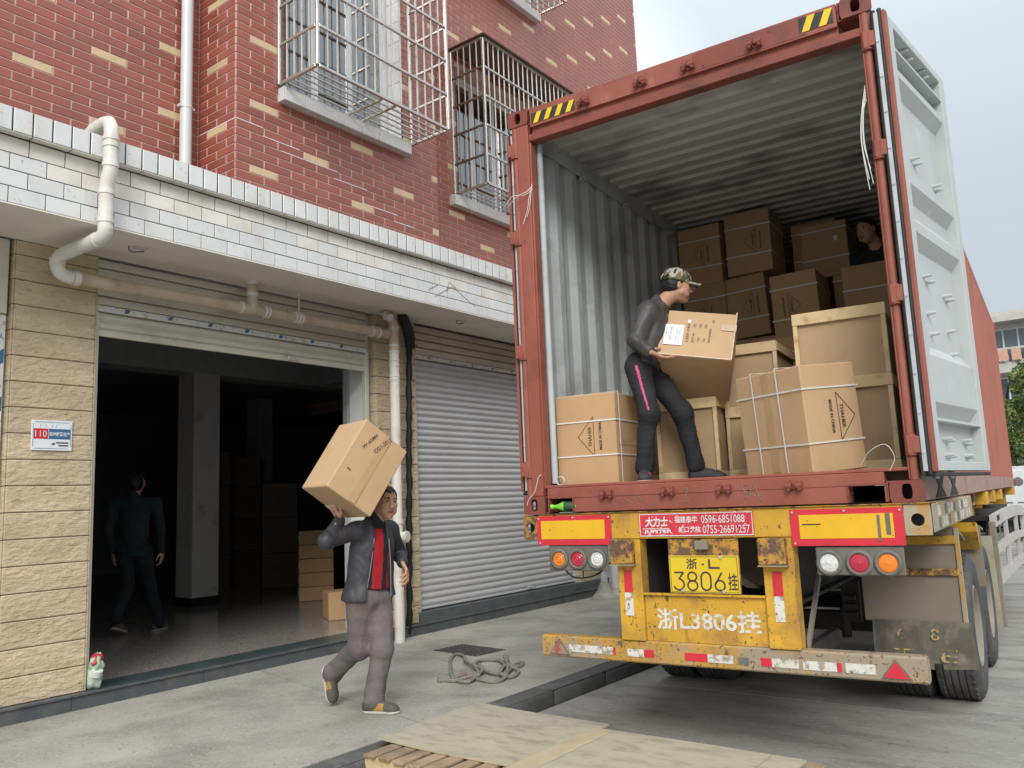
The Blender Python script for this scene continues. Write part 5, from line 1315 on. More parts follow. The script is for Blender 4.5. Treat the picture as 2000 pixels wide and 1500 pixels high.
# ================================================================== CARTONS
def carton(label, dims, Mw, prints=(), straps_h=(), straps_v=(), mtl='card', tape=None, group=None, cat='carton', name='carton', dent=0.004, seams=True, crush=.0025):
    """box 0..dims; faces: 'y-' front (x right, z up), 'x-' left, 'x+' right"""
    t = thing(name, label, cat, Mw, group); dx, dy, dz = dims
    rg = random.Random(hash(label) % 9999)
    # slightly bulging body with soft edges
    n = 6; b = MB(); c_ = .006
    b.cbox(0, dx, 0, dy, 0, dz, c_)
    me = b.mesh('body', M[mtl])
    bm = bmesh.new(); bm.from_mesh(me); bmesh.ops.subdivide_edges(bm, edges=[e for e in bm.edges if e.calc_length() > .1], cuts=4, use_grid_fill=True)
    for v in bm.verts:
        u, w, q = v.co.x/dx, v.co.y/dy, v.co.z/dz
        bx, by_, bz = [4*max(0,a)*max(0,1-a) for a in (u, w, q)]
        k = rg.uniform(.3, 1.0)*dent
        if abs(u-.5) > .47: v.co.x += math.copysign(k*by_*bz, u-.5)
        if abs(w-.5) > .47: v.co.y += math.copysign(k*bx*bz, w-.5)
        if abs(q-.5) > .47: v.co.z += math.copysign(k*bx*by_, q-.5)
    co_ = {(i,j,k): Vector([rg.uniform(-1, 1)*crush for _ in range(3)]) for i in (0,1) for j in (0,1) for k in (0,1)}
    for v in bm.verts:
        u, w, q = v.co.x/dx, v.co.y/dy, v.co.z/dz; d = Vector()
        for (i,j,k), e in co_.items(): d += e*((u if i else 1-u)*(w if j else 1-w)*(q if k else 1-q))
        v.co += d
    bm.to_mesh(me); bm.free()
    me.polygons.foreach_set('use_smooth', [True]*len(me.polygons)); me.set_sharp_from_angle(angle=R_(30))
    link('body', me, t)
    e = dent+.0022
    def F(face, a, c):      # a, c in metres from the face's lower left
        if face == 'y-': return face_frame((a, -e, c), (1,0,0), (0,0,1))
        if face == 'x-': return face_frame((-e, dy-a, c), (0,-1,0), (0,0,1))
        if face == 'x+': return face_frame((dx+e, a, c), (0,1,0), (0,0,1))
        if face == 'z-': return face_frame((a, dy-c, -e), (1,0,0), (0,-1,0))
    for p in prints:
        kind, face, a, c = p[:4]
        Fm = F(face, a, c)
        if kind == 'thaher':
            s, rot, m = p[4], p[5], p[6]
            Fr = Fm @ RZ(rot)
            # local: text runs along +X; triangle apex on +Y ("above" the word)
            b = MB(); h_, w_ = .155*s, .135*s; lw = .0022*s
            tri = [(-h_, -.03*s), (h_, -.03*s), (0, w_-.03*s)]
            for (p0, p1) in zip(tri, tri[1:]+tri[:1]):
                d = Vector((p1[0]-p0[0], p1[1]-p0[1], 0)).normalized(); q = Vector((-d.y, d.x, 0))*lw
                b.add([(p0[0]+q.x,p0[1]+q.y,0),(p1[0]+q.x,p1[1]+q.y,0),(p1[0]-q.x,p1[1]-q.y,0),(p0[0]-q.x,p0[1]-q.y,0)], [(0,1,2,3)])
            b.obj('print', M[m], t, M=Fr, recalc=False)
            lettering('THAHER', M[m], t, Fr @ T(0, .004*s, 0), .155*s, .028*s, name='print', bold=.015)
            lettering('MADE IN CHINA', M[m], t, Fr @ T(0, -.085*s, 0), .215*s, .024*s, name='print', bold=.022)
        elif kind == 'text':
            lettering(p[4], M[p[8] if len(p) > 8 else 'card_print'], t, Fm @ RZ(p[7]), p[5], p[6], name='print')
        elif kind == 'patch':
            MB().box(-p[4]/2, p[4]/2, -p[5]/2, p[5]/2, -.0015, .0005).obj(p[7] if len(p) > 7 else 'label_sheet', M[p[6]], t, M=Fm)
    s_ = .0025; w = .0048
    def ring(pts, name='strap'):
        pass
    for z in straps_h:
        b = MB(); q = e+.001
        b.box(-q, dx+q, -q-s_, -q, z-w, z+w).box(-q, dx+q, dy+q, dy+q+s_, z-w, z+w).box(-q-s_, -q, -q, dy+q, z-w, z+w).box(dx+q, dx+q+s_, -q, dy+q, z-w, z+w)
        b.obj('strap', M['strap_white'], t)
    for (ax, a) in straps_v:
        b = MB(); q = e+.0038
        if ax == 'x':   # plane of constant x: crosses front, top, back, bottom
            b.box(a-w, a+w, -q-s_, -q, -q*.0, dz+q).box(a-w, a+w, dy+q, dy+q+s_, 0, dz+q).box(a-w, a+w, -q, dy+q, dz+q, dz+q+s_)
        else:
            b.box(-q-s_, -q, a-w, a+w, 0, dz+q).box(dx+q, dx+q+s_, a-w, a+w, 0, dz+q).box(-q, dx+q, a-w, a+w, dz+q, dz+q+s_)
        b.obj('strap', M['strap_white'], t)
    if tape:
        for (face, a0, a1, c0, c1, m) in tape:
            Fm = F(face, (a0+a1)/2, (c0+c1)/2); MB().box(-(a1-a0)/2, (a1-a0)/2, -(c1-c0)/2, (c1-c0)/2, -.0018, -.0002).obj('tape', M[m], t, M=Fm)
    return t
UP, DN = math.pi/2, -math.pi/2
FZ = .1725
G_ = 'cartons stacked inside the container'
carton('upright THAHER carton with white straps at the left end of the container sill', (.452, .43, .625), MC @ T(.150, .195, FZ) @ RZ(R_(2.0)), [('thaher','y-',.262,.335,.88,UP,'card_print')], (.205, .44), (('y', .05),), dent=.0025, tape=[('x+',.03,.4,.27,.31,'tape')])
carton('leaning THAHER carton in a grid of straps, in front of the tall crate', (.411, .595, .637), T(1.869, .256, 1.6535) @ (RZ(1.031) @ RY(-.077) @ RX(.011)), [('thaher','y-',.27,.32,.92,DN,'card_print')], (.175, .495), (('y', .20), ('y', .43)), mtl='card_light', dent=.0025, tape=[('x-',.255,.32,.02,.62,'tape')])
def back(label, x0, z0, w, h, Y, rot=0, tilt=0, print_=None, straps=(.18,.46), dp=.5, mtl='card', extra=()):
    pr = [('thaher','y-',w*print_[0],h*.5,.78,print_[1],'card_print')] if print_ else []
    return carton(label, (w, dp, h), MC @ T(x0, Y, z0) @ RZ(R_(rot)) @ RY(R_(tilt)), pr+list(extra), straps, (), mtl=mtl, group=G_, dent=.0025)
back('top carton of the back stack, against the container\'s left wall', .095, 2.145, .435, .605, 2.95, print_=(.55, UP))
back('tallest carton of the back stack, touching the ceiling just right of the cap', .60, 2.165, .435, .615, 2.90, 1, print_=(.62, UP))
back('narrow slice of a carton deep between the two top stacks', 1.10, 2.15, .42, .56, 3.45)
back('top carton on the right of the back stack, a small tag on its front', 1.235, 2.08, .42, .53, 3.25, 0, -1, extra=[('patch','y-',.32,.36,.035,.05,'paper')])
back('second-row carton behind the loader\'s cap', .12, 1.530, .44, .61, 2.92, 0, -.5, print_=(.5, UP))
back('second-row carton leaning left, its triangle pointing left', .560, 1.545, .395, .605, 2.95, 0, -3, print_=(.62, UP))
back('second-row carton with its triangle pointing right', 1.095, 1.405, .405, .595, 2.55, 0, -1.5, print_=(.42, DN))
back('dim carton deep behind the second row at right', 1.50, 1.55, .32, .52, 3.2, extra=[('patch','y-',.18,.22,.03,.05,'paper')])
back('third-row carton above the loader\'s box, half hidden', .60, .93, .41, .60, 2.9)
back('third-row carton between the carried box and the big crate', 1.0, .80, .42, .60, 2.35, 0, -.5, print_=(.6, UP))
back('low dark carton at the far left behind the loader', .12, .92, .43, .60, 2.95)
back('dark carton wall at the right, below the crouching worker', 1.66, 1.50, .56, .52, 2.75, straps=(.3,))
back('dark lower carton at the right, behind the big crate', 1.72, .90, .52, .59, 2.9, straps=())
back('narrow carton standing just behind the leaning strapped one, left of it', 1.415, FZ, .30, .62, .62, 4, straps=(.13,.44), extra=())
# wood-framed crates
def crate(label, dims, Mw, bars, print_=None):
    t = thing('wooden_crate', label, 'crate', Mw, 'wood framed cartons in the container'); dx, dy, dz = dims; w = .075; k = .022
    me = MB().cbox(k, dx-k, k, dy-k, .0, dz-.004, .006).obj('panel', M['card_plain'], t)
    for z in bars:
        MB().cbox(0, dx, -.002, k-.001, z, z+w, .002).obj('slat', M['wood'], t)
        MB().cbox(dx-k+.001, dx+.002, k, dy, z+.005, z+w-.005, .002).obj('slat', M['wood'], t)
        MB().cbox(-.002, k-.001, k, dy, z+.005, z+w-.005, .002).obj('slat', M['wood'], t)
    for z0, z1 in zip(bars[:-1], bars[1:]):
        MB().cbox(dx-.030, dx-.002, .0, k-.002, z0+w+.002, z1-.002, .002).obj('batten', M['wood'], t)
        MB().cbox(.002, .030, .0, k-.002, z0+w+.002, z1-.002, .002).obj('batten', M['wood'], t)
    if print_: 
        for s, z, h in print_: lettering(s, M['card_print'], t, face_frame((dx*.62, k-.0035, z), (0,0,1), (-1,0,0)), h, .035, name='print', bold=.02)
    return t
crate('tall wood framed crate at the right wall of the container, two panels high', (.560, .75, 1.045), MC @ T(1.722, .585, FZ) @ RZ(R_(1)), (.0, .525, .965))
crate('wood framed crate behind the walking loader, at the left wall', (.50, .6, 1.02), MC @ T(.365, 1.25, FZ) @ RZ(R_(-4)), (.0, .50, .94))
crate('low wood framed crate seen between the loader\'s legs', (.46, .5, .60), MC @ T(.640, .80, FZ) @ RZ(R_(2)), (.0, .52), [('XYW', .28, .10)])
crate('wood framed crate behind the loader\'s far leg, its battens leaning', (.40, .7, .98), MC @ T(1.09, 1.02, FZ) @ RZ(R_(3)), (.0, .45, .90))
t = thing('paper_scrap', 'crumpled white paper stuck on the crate behind the loader\'s far leg', 'paper', MC @ T(1.46, .60, .62))
lump(MB(), (0,0,0), .055, 12, n=10, m=6, squash=(.6,.3,1.4), amp=.35).obj('paper', M['paper'], t)
t = thing('coil_hoop', 'dark rolled sheet standing behind the carried box', 'roll', MC @ T(1.40, 1.45, 1.0))
MB().cbox(-.14,.0,.0,.3,-.2,.17,.06).obj('roll_body', M['card_plain'], t); MB().tube(smooth_path([(-.15,-.01,.18),(-.02,-.01,.17),(.015,-.01,.10),(.02,-.01,-.2)], 5), .012, 8).obj('roll_edge', M['wood'], t)
# carried boxes (fitted to their corners)
def EU(a, b_, g): return RZ(g) @ RY(b_) @ RX(a)
# walking man's box: local x = down-right edge, y = left, z = up the long edge
MA = T(-1.001, -.904, 1.724) @ EU(.010, .600, 1.321)
bA = carton('big plain brown carton carried on the walking man\'s shoulder', (.397, .414, .555), MA, [], (), (), mtl='card_light', dent=.008, crush=.006,
    tape=[('y-',.185,.240,.01,.545,'tape')])
def onA(txt, a, c, w, h, rot, m='card_print'): lettering(txt, M[m], bA, face_frame((a, -.0115, c), (1,0,0), (0,0,1)) @ RZ(rot), w, h, name='print', bold=.01)
onA('W-65M5', .10, .44, .15, .022, 1.25); onA('CG1-2015', .20, .47, .16, .030, 1.2); onA('~-', .07, .19, .03, .014, .3)
MB().box(-.03,.03,-.09,.05,-.002,0).obj('label_sheet', M['paper'], bA, M=face_frame((.25,.30,-.0112),(1,0,0),(0,-1,0)))
MBx = T(1.297, .594, 2.431) @ EU(.201, .480, 2.039)
bB = carton('taped brown carton with a paper label held by the man in the camouflage cap', (.487, .498, .398), MBx, [], (), (), mtl='card_light', dent=.006)
# its printed face is the x = 0 side (y to the left, z up)
def onB(y, z, e=.0085): return face_frame((-e, y, z), (0,-1,0), (0,0,1))
MB().box(-.064,.064,-.088,.088,-.001,.0008).obj('label_sheet', M['paper'], bB, M=onB(.405, .175))
MB().box(-.011,.011,-.013,.013,-.001,.0008).obj('label_sheet', M['paper'], bB, M=onB(.312, .300))
MB().box(-.050,.050,-.028,.028,-.001,.0008).obj('tape', M['tape_clear'], bB, M=onB(.045, .270))
for (yy, zz, s, w, h) in ((.455,.19,'SHIP TO',.08,.010),(.425,.185,'07-4145',.11,.016),(.385,.17,'ITEM NO',.10,.010),(.365,.17,'QTY PCS',.11,.009)):
    lettering(s, M['ink'], bB, onB(yy, zz, .0096) @ RZ(UP), w, h, name='print')
for (yy, zz, s, w, h) in ((.312,.20,'1357-192',.15,.016),(.272,.27,'PCS',.03,.016),(.272,.16,'QTY 60',.08,.016),(.235,.27,'KGS',.03,.016),(.235,.15,'G.W',.03,.014),(.198,.27,'KGS',.03,.016),(.198,.15,'N.W',.03,.014),(.165,.19,'MEAS 56X38X38',.12,.013),(.150,.315,'CM',.024,.016)):
    lettering(s, M['card_print'], bB, onB(yy, zz, .0096) @ RZ(UP), w, h, name='print')
for pts in ([(.0,.0),(.0,.398)],[(.0,.0),(.498,.0)]):
    b = MB(); b.box(-.0082,-.0068,min(p[0] for p in pts)-.0,max(p[0] for p in pts)+.010,min(p[1] for p in pts),max(p[1] for p in pts)+.010); b.obj('tape', M['tape_clear'], bB)
# cartons in the dark shop
GS = 'cartons stored inside the open shop'
for q in range(5):
    t = carton('green striped carton, %s of the column behind the walking man' % ('lowest','second lowest','middle one','second highest','topmost')[q], (.42,.5,.20), T(-7.05, 3.62, .243+q*.205) @ RZ(R_(-35)), [], (), (), mtl='card', group=GS, dent=.002)
    MB().box(.02,.40,-.0062,-.0045,.05,.15).obj('green_band', M['bag_green'] if False else M['leaf2'], t)
    MB().box(.30,.38,-.0085,-.0063,.07,.14).obj('label_sheet', M['paper'], t)
carton('bare brown carton on the shop floor behind the walking man\'s legs', (.4,.4,.33), T(-4.95, 2.35, .243) @ RZ(R_(-30)), mtl='card', group=GS)
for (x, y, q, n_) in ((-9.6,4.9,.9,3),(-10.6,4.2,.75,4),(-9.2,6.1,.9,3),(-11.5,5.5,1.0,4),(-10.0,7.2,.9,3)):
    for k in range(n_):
        carton('dark carton, %s of the stack %s in the shop' % (('lowest','second','third','top')[k], {-9.6:'with white tags',-10.6:'left of the tagged one',-9.2:'right of the tagged one',-11.5:'farthest in',-10.0:'nearest the right wall'}[x]), (.75,.6,.6), T(x, y, .243+k*.61) @ RZ(R_(-40)), [('patch','y-',.5,.35,.10,.10,'paper')] if (k in (0,2) and x == -9.6) else [], (), (), mtl='card_shaded', group=GS)  # the shop's darkness is painted into the colour of these cartons
# ================================================================== PEOPLE
V = lambda *a: np.array(a if len(a) > 1 else a[0], float)
def unit(a): a = np.asarray(a, float); return a/np.linalg.norm(a)
class Field:
    """signed distance grid; parts are blended into it one after another and meshed by surface nets"""
    def __init__(s, lo, hi, h):
        s.lo = np.asarray(lo, float); s.h = h; s.n = np.ceil((np.asarray(hi, float)-s.lo)/h).astype(int)+1
        s.D = np.full(s.n, 1.0, np.float32)
    def region(s, lo, hi):
        a = np.clip(np.floor((lo-s.lo)/s.h).astype(int), 0, s.n-1); b = np.clip(np.ceil((hi-s.lo)/s.h).astype(int)+1, 1, s.n)
        sl = tuple(slice(x, y) for x, y in zip(a, b))
        g = [s.lo[i]+s.h*np.arange(a[i], b[i]) for i in range(3)]
        return sl, np.stack(np.meshgrid(*g, indexing='ij'), -1)
    def put(s, sl, d, k, op='add'):
        A = s.D[sl]
        if op == 'add':
            hh = np.clip(.5+.5*(A-d)/k, 0, 1); s.D[sl] = A*(1-hh)+d*hh-k*hh*(1-hh)
        else:
            d = -d; hh = np.clip(.5-.5*(A-d)/k, 0, 1); s.D[sl] = A*(1-hh)+d*hh+k*hh*(1-hh)
        return s
    def cap(s, p0, p1, r0, r1=None, k=.02, op='add'):
        r1 = r0 if r1 is None else r1; p0 = V(p0); p1 = V(p1); m = max(r0, r1)+k+.03
        sl, P = s.region(np.minimum(p0, p1)-m, np.maximum(p0, p1)+m)
        d = p1-p0; L = max(d@d, 1e-9); t = np.clip(((P-p0)@d)/L, 0, 1)
        q = P-(p0+t[..., None]*d); return s.put(sl, (np.sqrt((q*q).sum(-1))-(r0+(r1-r0)*t)).astype(np.float32), k, op)
    def ell(s, c, r, A=None, k=.02, op='add'):
        """A: rows are the ellipsoid's axes"""
        c = V(c); r = V(r); m = r.max()+k+.03; sl, P = s.region(c-m, c+m); q = P-c
        if A is not None: q = q @ np.asarray(A).T
        k0 = np.sqrt(((q/r)**2).sum(-1))+1e-6; k1 = np.sqrt(((q/(r*r))**2).sum(-1))+1e-6
        return s.put(sl, (k0*(k0-1)/k1).astype(np.float32), k, op)
    def half(s, p, n, k=.006):
        """keep the side of the plane that n points away from"""
        n = unit(n); g = [s.lo[i]+s.h*np.arange(s.n[i]) for i in range(3)]
        d = (g[0][:, None, None]-p[0])*n[0]+(g[1][None, :, None]-p[1])*n[1]+(g[2][None, None, :]-p[2])*n[2]
        s.D = np.maximum(s.D, d.astype(np.float32)); return s
    def folds(s, amp, f, seed, warp=1.0, aniso=(1,1,1)):
        r = np.random.default_rng(seed); g = np.stack(np.meshgrid(*[s.lo[i]+s.h*np.arange(s.n[i]) for i in range(3)], indexing='ij'), -1)*np.asarray(aniso)
        near = np.abs(s.D) < .03; P = g[near]; a = np.zeros(len(P))
        for q in range(5):
            d = unit(r.normal(size=3)); e = unit(r.normal(size=3))
            a += np.sin(P@d*f*(1+.35*q)+r.uniform(0, 6)+warp*np.sin(P@e*f*.6+r.uniform(0, 6)))/(1+.4*q)
        s.D[near] += (amp*a).astype(np.float32); return s
    def mesh(s, name, mats, fn=None, parent=None, org=(0,0,0)):
        D = s.D; S = D < 0; n = s.n
        c = [S[i:n[0]-1+i, j:n[1]-1+j, k:n[2]-1+k] for i in (0,1) for j in (0,1) for k in (0,1)]
        cnt = sum(q.astype(np.int8) for q in c); act = (cnt > 0) & (cnt < 8); I = np.argwhere(act)
        idx = np.full(act.shape, -1, np.int32); idx[act] = np.arange(len(I))
        pos = np.zeros((len(I), 3)); w = np.zeros(len(I)); off = np.array([(i,j,k) for i in (0,1) for j in (0,1) for k in (0,1)])
        val = np.stack([D[I[:,0]+o[0], I[:,1]+o[1], I[:,2]+o[2]] for o in off], 1)
        for a in range(8):
            for b in range(a+1, 8):
                if np.abs(off[a]-off[b]).sum() == 1:
                    va, vb = val[:, a], val[:, b]; m = (va < 0) != (vb < 0); t = np.where(m, va/(va-vb+1e-12), 0)
                    pos += np.where(m[:, None], off[a]+(off[b]-off[a])*t[:, None], 0); w += m
        P = s.lo+s.h*(I+pos/w[:, None]); F = []
        for ax in range(3):
            b_, c_ = (ax+1) % 3, (ax+2) % 3
            s0 = [slice(1, -1)]*3; s0[ax] = slice(0, -1); s1_ = [slice(1, -1)]*3; s1_[ax] = slice(1, None)
            A_, B_ = S[tuple(s0)], S[tuple(s1_)]; E = np.argwhere(A_ != B_)
            if not len(E): continue
            base = E+1; base[:, ax] -= 1; inside = A_[tuple(E.T)]
            def at(db, dc):
                q = base.copy(); q[:, b_] -= db; q[:, c_] -= dc; return idx[tuple(q.T)]
            Q = np.stack([at(1,1), at(0,1), at(0,0), at(1,0)], 1); Q[~inside] = Q[~inside][:, ::-1]; F.append(Q)
        F = np.concatenate(F); F = F[(F >= 0).all(1)]
        me = bpy.data.meshes.new(name); me.vertices.add(len(P)); me.vertices.foreach_set('co', (P-np.asarray(org)).ravel())
        me.loops.add(F.size); me.loops.foreach_set('vertex_index', F.ravel()); me.polygons.add(len(F)); me.polygons.foreach_set('loop_start', np.arange(0, F.size, 4)); me.polygons.foreach_set('loop_total', np.full(len(F), 4))
        for mm in (mats if isinstance(mats, (list, tuple)) else [mats]): me.materials.append(mm)
        if fn is not None: me.polygons.foreach_set('material_index', fn(P[F].mean(1)).astype(np.int32))
        me.polygons.foreach_set('use_smooth', np.ones(len(F), bool)); me.update(); me.validate()
        return link(name, me, parent)
def hand(f, wr, palm_dir, palm_n, size=1.0, curl=(.5,.5,.5,.5), thumb_side=1, spread=.10, thumb=(.55,.35)):
    """wrist point, direction wrist->knuckles, palm normal (the side that faces what is held)"""
    d = unit(palm_dir); n = unit(V(palm_n)-d*(V(palm_n)@d)); s_ = np.cross(n, d)*thumb_side; wr = V(wr); z = size
    for q in (-1.0, -.35, .35, 1.0): f.cap(wr+s_*q*.018*z, wr+d*.082*z+s_*q*.032*z, .014*z, .0115*z, .010)
    Ls = (.046,.050,.047,.036)
    for i, q in enumerate((1.0, .35, -.33, -.98)):       # index .. little, index at the thumb side
        p = wr+d*(.080+(.004,.008,.004,-.004)[i])*z+s_*q*.032*z; a = 0.0; dd = unit(d+s_*q*spread); L = Ls[i]*z
        for jn in range(3):
            a += curl[i]*(.75,1.0,.7)[jn]; v = dd*math.cos(a)+n*math.sin(a); p2 = p+v*L*(1,.66,.55)[jn]
            f.cap(p, p2, (.0095,.0088,.0080)[jn]*z, (.0088,.0080,.0068)[jn]*z, .004); p = p2
    b = wr+d*.022*z+s_*.022*z; t1 = b+(d*.55+s_*.75+n*thumb[0])*.040*z; t2 = t1+unit(d*.85+s_*.30+n*thumb[1])*.034*z; t3 = t2+unit(d*.95-s_*.05+n*thumb[1])*.027*z
    f.cap(b, t1, .0145*z, .0115*z, .010); f.cap(t1, t2, .0105*z, .0095*z, .004); f.cap(t2, t3, .0095*z, .0075*z, .004)
def frame3(front, up):
    u = unit(up); x = unit(V(front)-u*(V(front)@u)); return np.stack([x, np.cross(u, x), u])     # rows: front, left, up
def head(f, c, A, z=1.0, ears=True):
    g = lambda x, y, zz: V(c)+z*(x*A[0]+y*A[1]+zz*A[2])
    E = lambda x, y, zz, r, k=.02, op='add', R=A: f.ell(g(x,y,zz), V(r)*z, R, k, op)
    C = lambda a, b, r0, r1, k=.012, op='add': f.cap(g(*a), g(*b), r0*z, r1*z, k, op)
    E(-.012,0,.030,(.096,.074,.086)); E(.022,0,-.020,(.066,.062,.092), .03); E(.040,0,-.068,(.044,.046,.046), .025); C((.066,0,-.100),(.058,0,-.098),.018,.024,.018)
    for s_ in (-1, 1):
        E(.052,s_*.040,-.022,(.026,.024,.024), .02)            # cheekbone
        C((.072,s_*.012,.030),(.064,s_*.046,.030),.011,.009,.012)   # brow ridge
        f.ell(g(.086,s_*.031,.010), V(.016,.017,.011)*z, A, .010, 'sub')
        E(.069,s_*.031,.009,(.0125,.0145,.0095), .004)          # eyeball and lids
        C((.060,s_*.046,-.065),(.020,s_*.058,-.055),.013,.018,.022)  # jaw
        if ears:
            E(-.006,s_*.073,-.004,(.018,.009,.031), .006); f.ell(g(.002,s_*.080,.0), V(.008,.006,.016)*z, A, .004, 'sub')
    C((.083,0,.018),(.104,0,-.026),.0085,.0125,.010); E(.097,0,-.032,(.015,.011,.011),.008)
    for s_ in (-1, 1): E(.089,s_*.014,-.034,(.012,.008,.009),.007)
    E(.078,0,-.062,(.016,.026,.010),.010); E(.084,0,-.0575,(.010,.021,.0048),.004); E(.083,0,-.0690,(.010,.018,.0056),.004)
    f.cap(g(.094,-.020,-.0632), g(.094,.020,-.0632), .0022*z, .0022*z, .003, 'sub')
    return g
def face_mats(c, A, z, base):
    def fn(P):
        q = (P-V(c))@np.asarray(A).T/z; x, y, h_ = q.T; m = np.full(len(P), base); ay = np.abs(y)
        m[(x > .070) & (ay < .023) & (h_ > -.0745) & (h_ < -.0545)] = 1
        ey = (x > .060) & (((ay-.031)/.0125)**2+((h_-.0085)/.0048)**2 < 1); m[ey] = 2
        m[ey & (((ay-.031)/.0055)**2 < 1)] = 3
        m[(x > .055) & (ay > .014) & (ay < .050) & (np.abs(h_-.0305-.004*np.cos((ay-.03)*60)) < .0042)] = 4
        m[(x > .060) & (((ay-.031)/.015)**2+((h_-.0132)/.0022)**2 < 1)] = 4
        return m
    return fn
def bbox(pts, m): P = np.array([V(p) for p in pts]); return P.min(0)-m, P.max(0)+m
def shoe(name, root, org, heel, toe, up, m_top, m_sole, w=.046, patch=None):
    heel, toe, up = V(heel), V(toe), unit(up); d = unit(toe-heel); up = unit(up-d*(up@d)); s_ = np.cross(up, d); L = np.linalg.norm(toe-heel)
    lo, hi = bbox([heel, toe, heel+up*.11], .10); A = np.stack([d, s_, up])
    f = Field(lo, hi, .005)
    f.cap(heel+d*.045+up*.045, toe-d*.055+up*.034, .045, .034, .02); f.ell(toe-d*.062+up*.028, (.065,.047,.036), A, .02); f.ell(heel+d*.048+up*.052, (.046,.037,.055), A, .02); f.cap(heel+d*.055+up*.07, heel+d*.060+up*.105, .040, .038, .02); f.cap(heel+d*.08+up*.075, heel+d*.15+up*.052, .034, .03, .02)
    f.half(heel+up*.012, -up); f.half(heel+up*.100, up)
    f.folds(.0012, 60, 4)
    def fn(P):
        q = (P-heel)@A.T; m = np.zeros(len(P))
        if patch: m[(q[:,0] > L*.34) & (q[:,0] < L*.62) & (q[:,2] > .020) & (q[:,2] < .072) & (np.abs(q[:,1]) > .012)] = 1
        return m
    sh = f.mesh('shoe', [m_top]+([patch] if patch else []), fn, root, org)
    f = Field(lo, hi, .005); f.cap(heel+d*.046+up*.014, toe-d*.060+up*.014, .046, .047, .02); f.ell(toe-d*.058+up*.014, (.064,.049,.03), A, .02); f.half(heel+up*.019, up); f.half(heel, -up)
    f.mesh('sole', m_sole, None, sh, org)
    b = MB()
    for q in range(5):
        c_ = heel+d*(L*.40+.021*q)+up*(.092-.0095*q); b.tube([tuple(c_-s_*.022-up*.006-np.asarray(org)), tuple(c_+up*.004-np.asarray(org)), tuple(c_+s_*.022-up*.006-np.asarray(org))], .0035, 5)
    b.obj('laces', M['shoe_black'] if m_top != M['shoe_black'] else M['pink'], sh)
def person(name, label, J, front, head_front, opts):
    """J: joints in world metres; one continuous body, clothes as children"""
    J = {k: V(v) for k, v in J.items()}; org = V(J['org']); root = None
    t = thing(name, label, 'person', T(*org)); h = opts.get('h', .006)
    allp = [J[k] for k in ('head','shR','shL','elR','elL','wrR','wrL','haR','haL','hipR','hipL','kneeR','kneeL','ankR','ankL')]
    lo, hi = bbox(allp, .20)
    hipc = (J['hipR']+J['hipL'])/2; neck = J['neck']; A = frame3(front, neck-hipc); Ah = frame3(head_front, opts.get('head_up', J['head']-J['chin'])); z = opts.get('hz', 1.0)
    spine = lambda u: hipc+(neck-hipc)*u; shc = (J['shR']+J['shL'])/2; chest = (spine(.66)*.6+(shc-A[2]*.16)*.4)
    SA = frame3(np.cross(J['shL']-J['shR'], -A[2]) if False else A[0], A[2])
    # ---- body (skin)
    f = Field(lo, hi, h)
    g = head(f, J['head'], Ah, z, True)
    f.cap(g(-.022,0,-.05), neck-A[0]*.012+A[2]*.0, .053, .060, .03)
    f.ell(chest, (.098*opts.get('thin',1),.145,.19), A, .05); f.ell(spine(.28), (.095*opts.get('thin',1),.130,.17), A, .05); f.ell(hipc, (.088,.13,.09), A, .05)
    for s_ in 'RL':
        f.cap(neck-A[2]*.03, J['sh'+s_], .045, .045, .04); f.cap(J['sh'+s_], J['el'+s_], .046, .036, .02); f.cap(J['el'+s_], J['wr'+s_], .036, .026, .015)
        f.cap(J['hip'+s_], J['knee'+s_], .072, .048, .03); f.cap(J['knee'+s_], J['ank'+s_], .048, .034, .02)
        hd = opts['hand'+s_]; 
        if hd: hand(f, J['wr'+s_], **hd)
    f.mesh('body', [M['skin'], M['lip'], M['eye_w'], M['eye_b'], M['hair']], face_mats(J['head'], Ah, z, 0), t, org)
    # ---- hair
    fh = Field(J['head']-.17, J['head']+.17, .005); G = lambda x, y, q: J['head']+z*(x*Ah[0]+y*Ah[1]+q*Ah[2])
    fh.ell(G(-.016,0,.034), V(.098,.079,.090)*z, Ah, .01); fh.ell(G(-.04,0,-.005), V(.074,.075,.070)*z, Ah, .02)
    fh.ell(G(.085,0,-.035), V(.075,.085,.100)*z, Ah, .012, 'sub'); fh.ell(G(.02,.085,-.045), V(.036,.03,.05)*z, Ah, .01, 'sub'); fh.ell(G(.02,-.085,-.045), V(.036,.03,.05)*z, Ah, .01, 'sub')
    fh.half(G(-.02,0,-.062), -Ah[2]+.3*Ah[0]); fh.folds(.0018, 130, 3)
    fh.mesh('hair', M['hair'], None, t, org)
    # ---- trousers
    ft = Field(*bbox([hipc, J['kneeR'], J['kneeL'], J['ankR'], J['ankL']], .22), h)
    ft.ell(hipc+A[2]*.02, (.112,.158,.12), A, .04)
    for s_ in 'RL':
        H, K, An = J['hip'+s_], J['knee'+s_], J['ank'+s_]
        wK, wA, wH = opts.get('leg', (.070,.064,.092)); d = unit(An-K)
        ft.cap(H, K, wH, wK, .045); ft.cap(K, An+d*.005, wK, wA, .03); ft.cap(An-d*.03, An+d*.012, wA+.004, wA+.006, .012)
        ft.ell(K+A[0]*.012, (.06,.066,.085), None, .03)
    ft.folds(opts.get('fold', .0034), 34, opts.get('seed', 1), 1.6, (1,1,.75)); ft.folds(.0008, 70, opts.get('seed', 1)+9, 1.2, (1,1,1.2))
    for s_ in 'RL':
        An = J['ank'+s_]; d = unit(An-J['knee'+s_])
    ft.half(hipc+A[2]*.105, A[2])
    ft.mesh('trousers', opts['trousers'], opts.get('trousers_fn'), t, org)
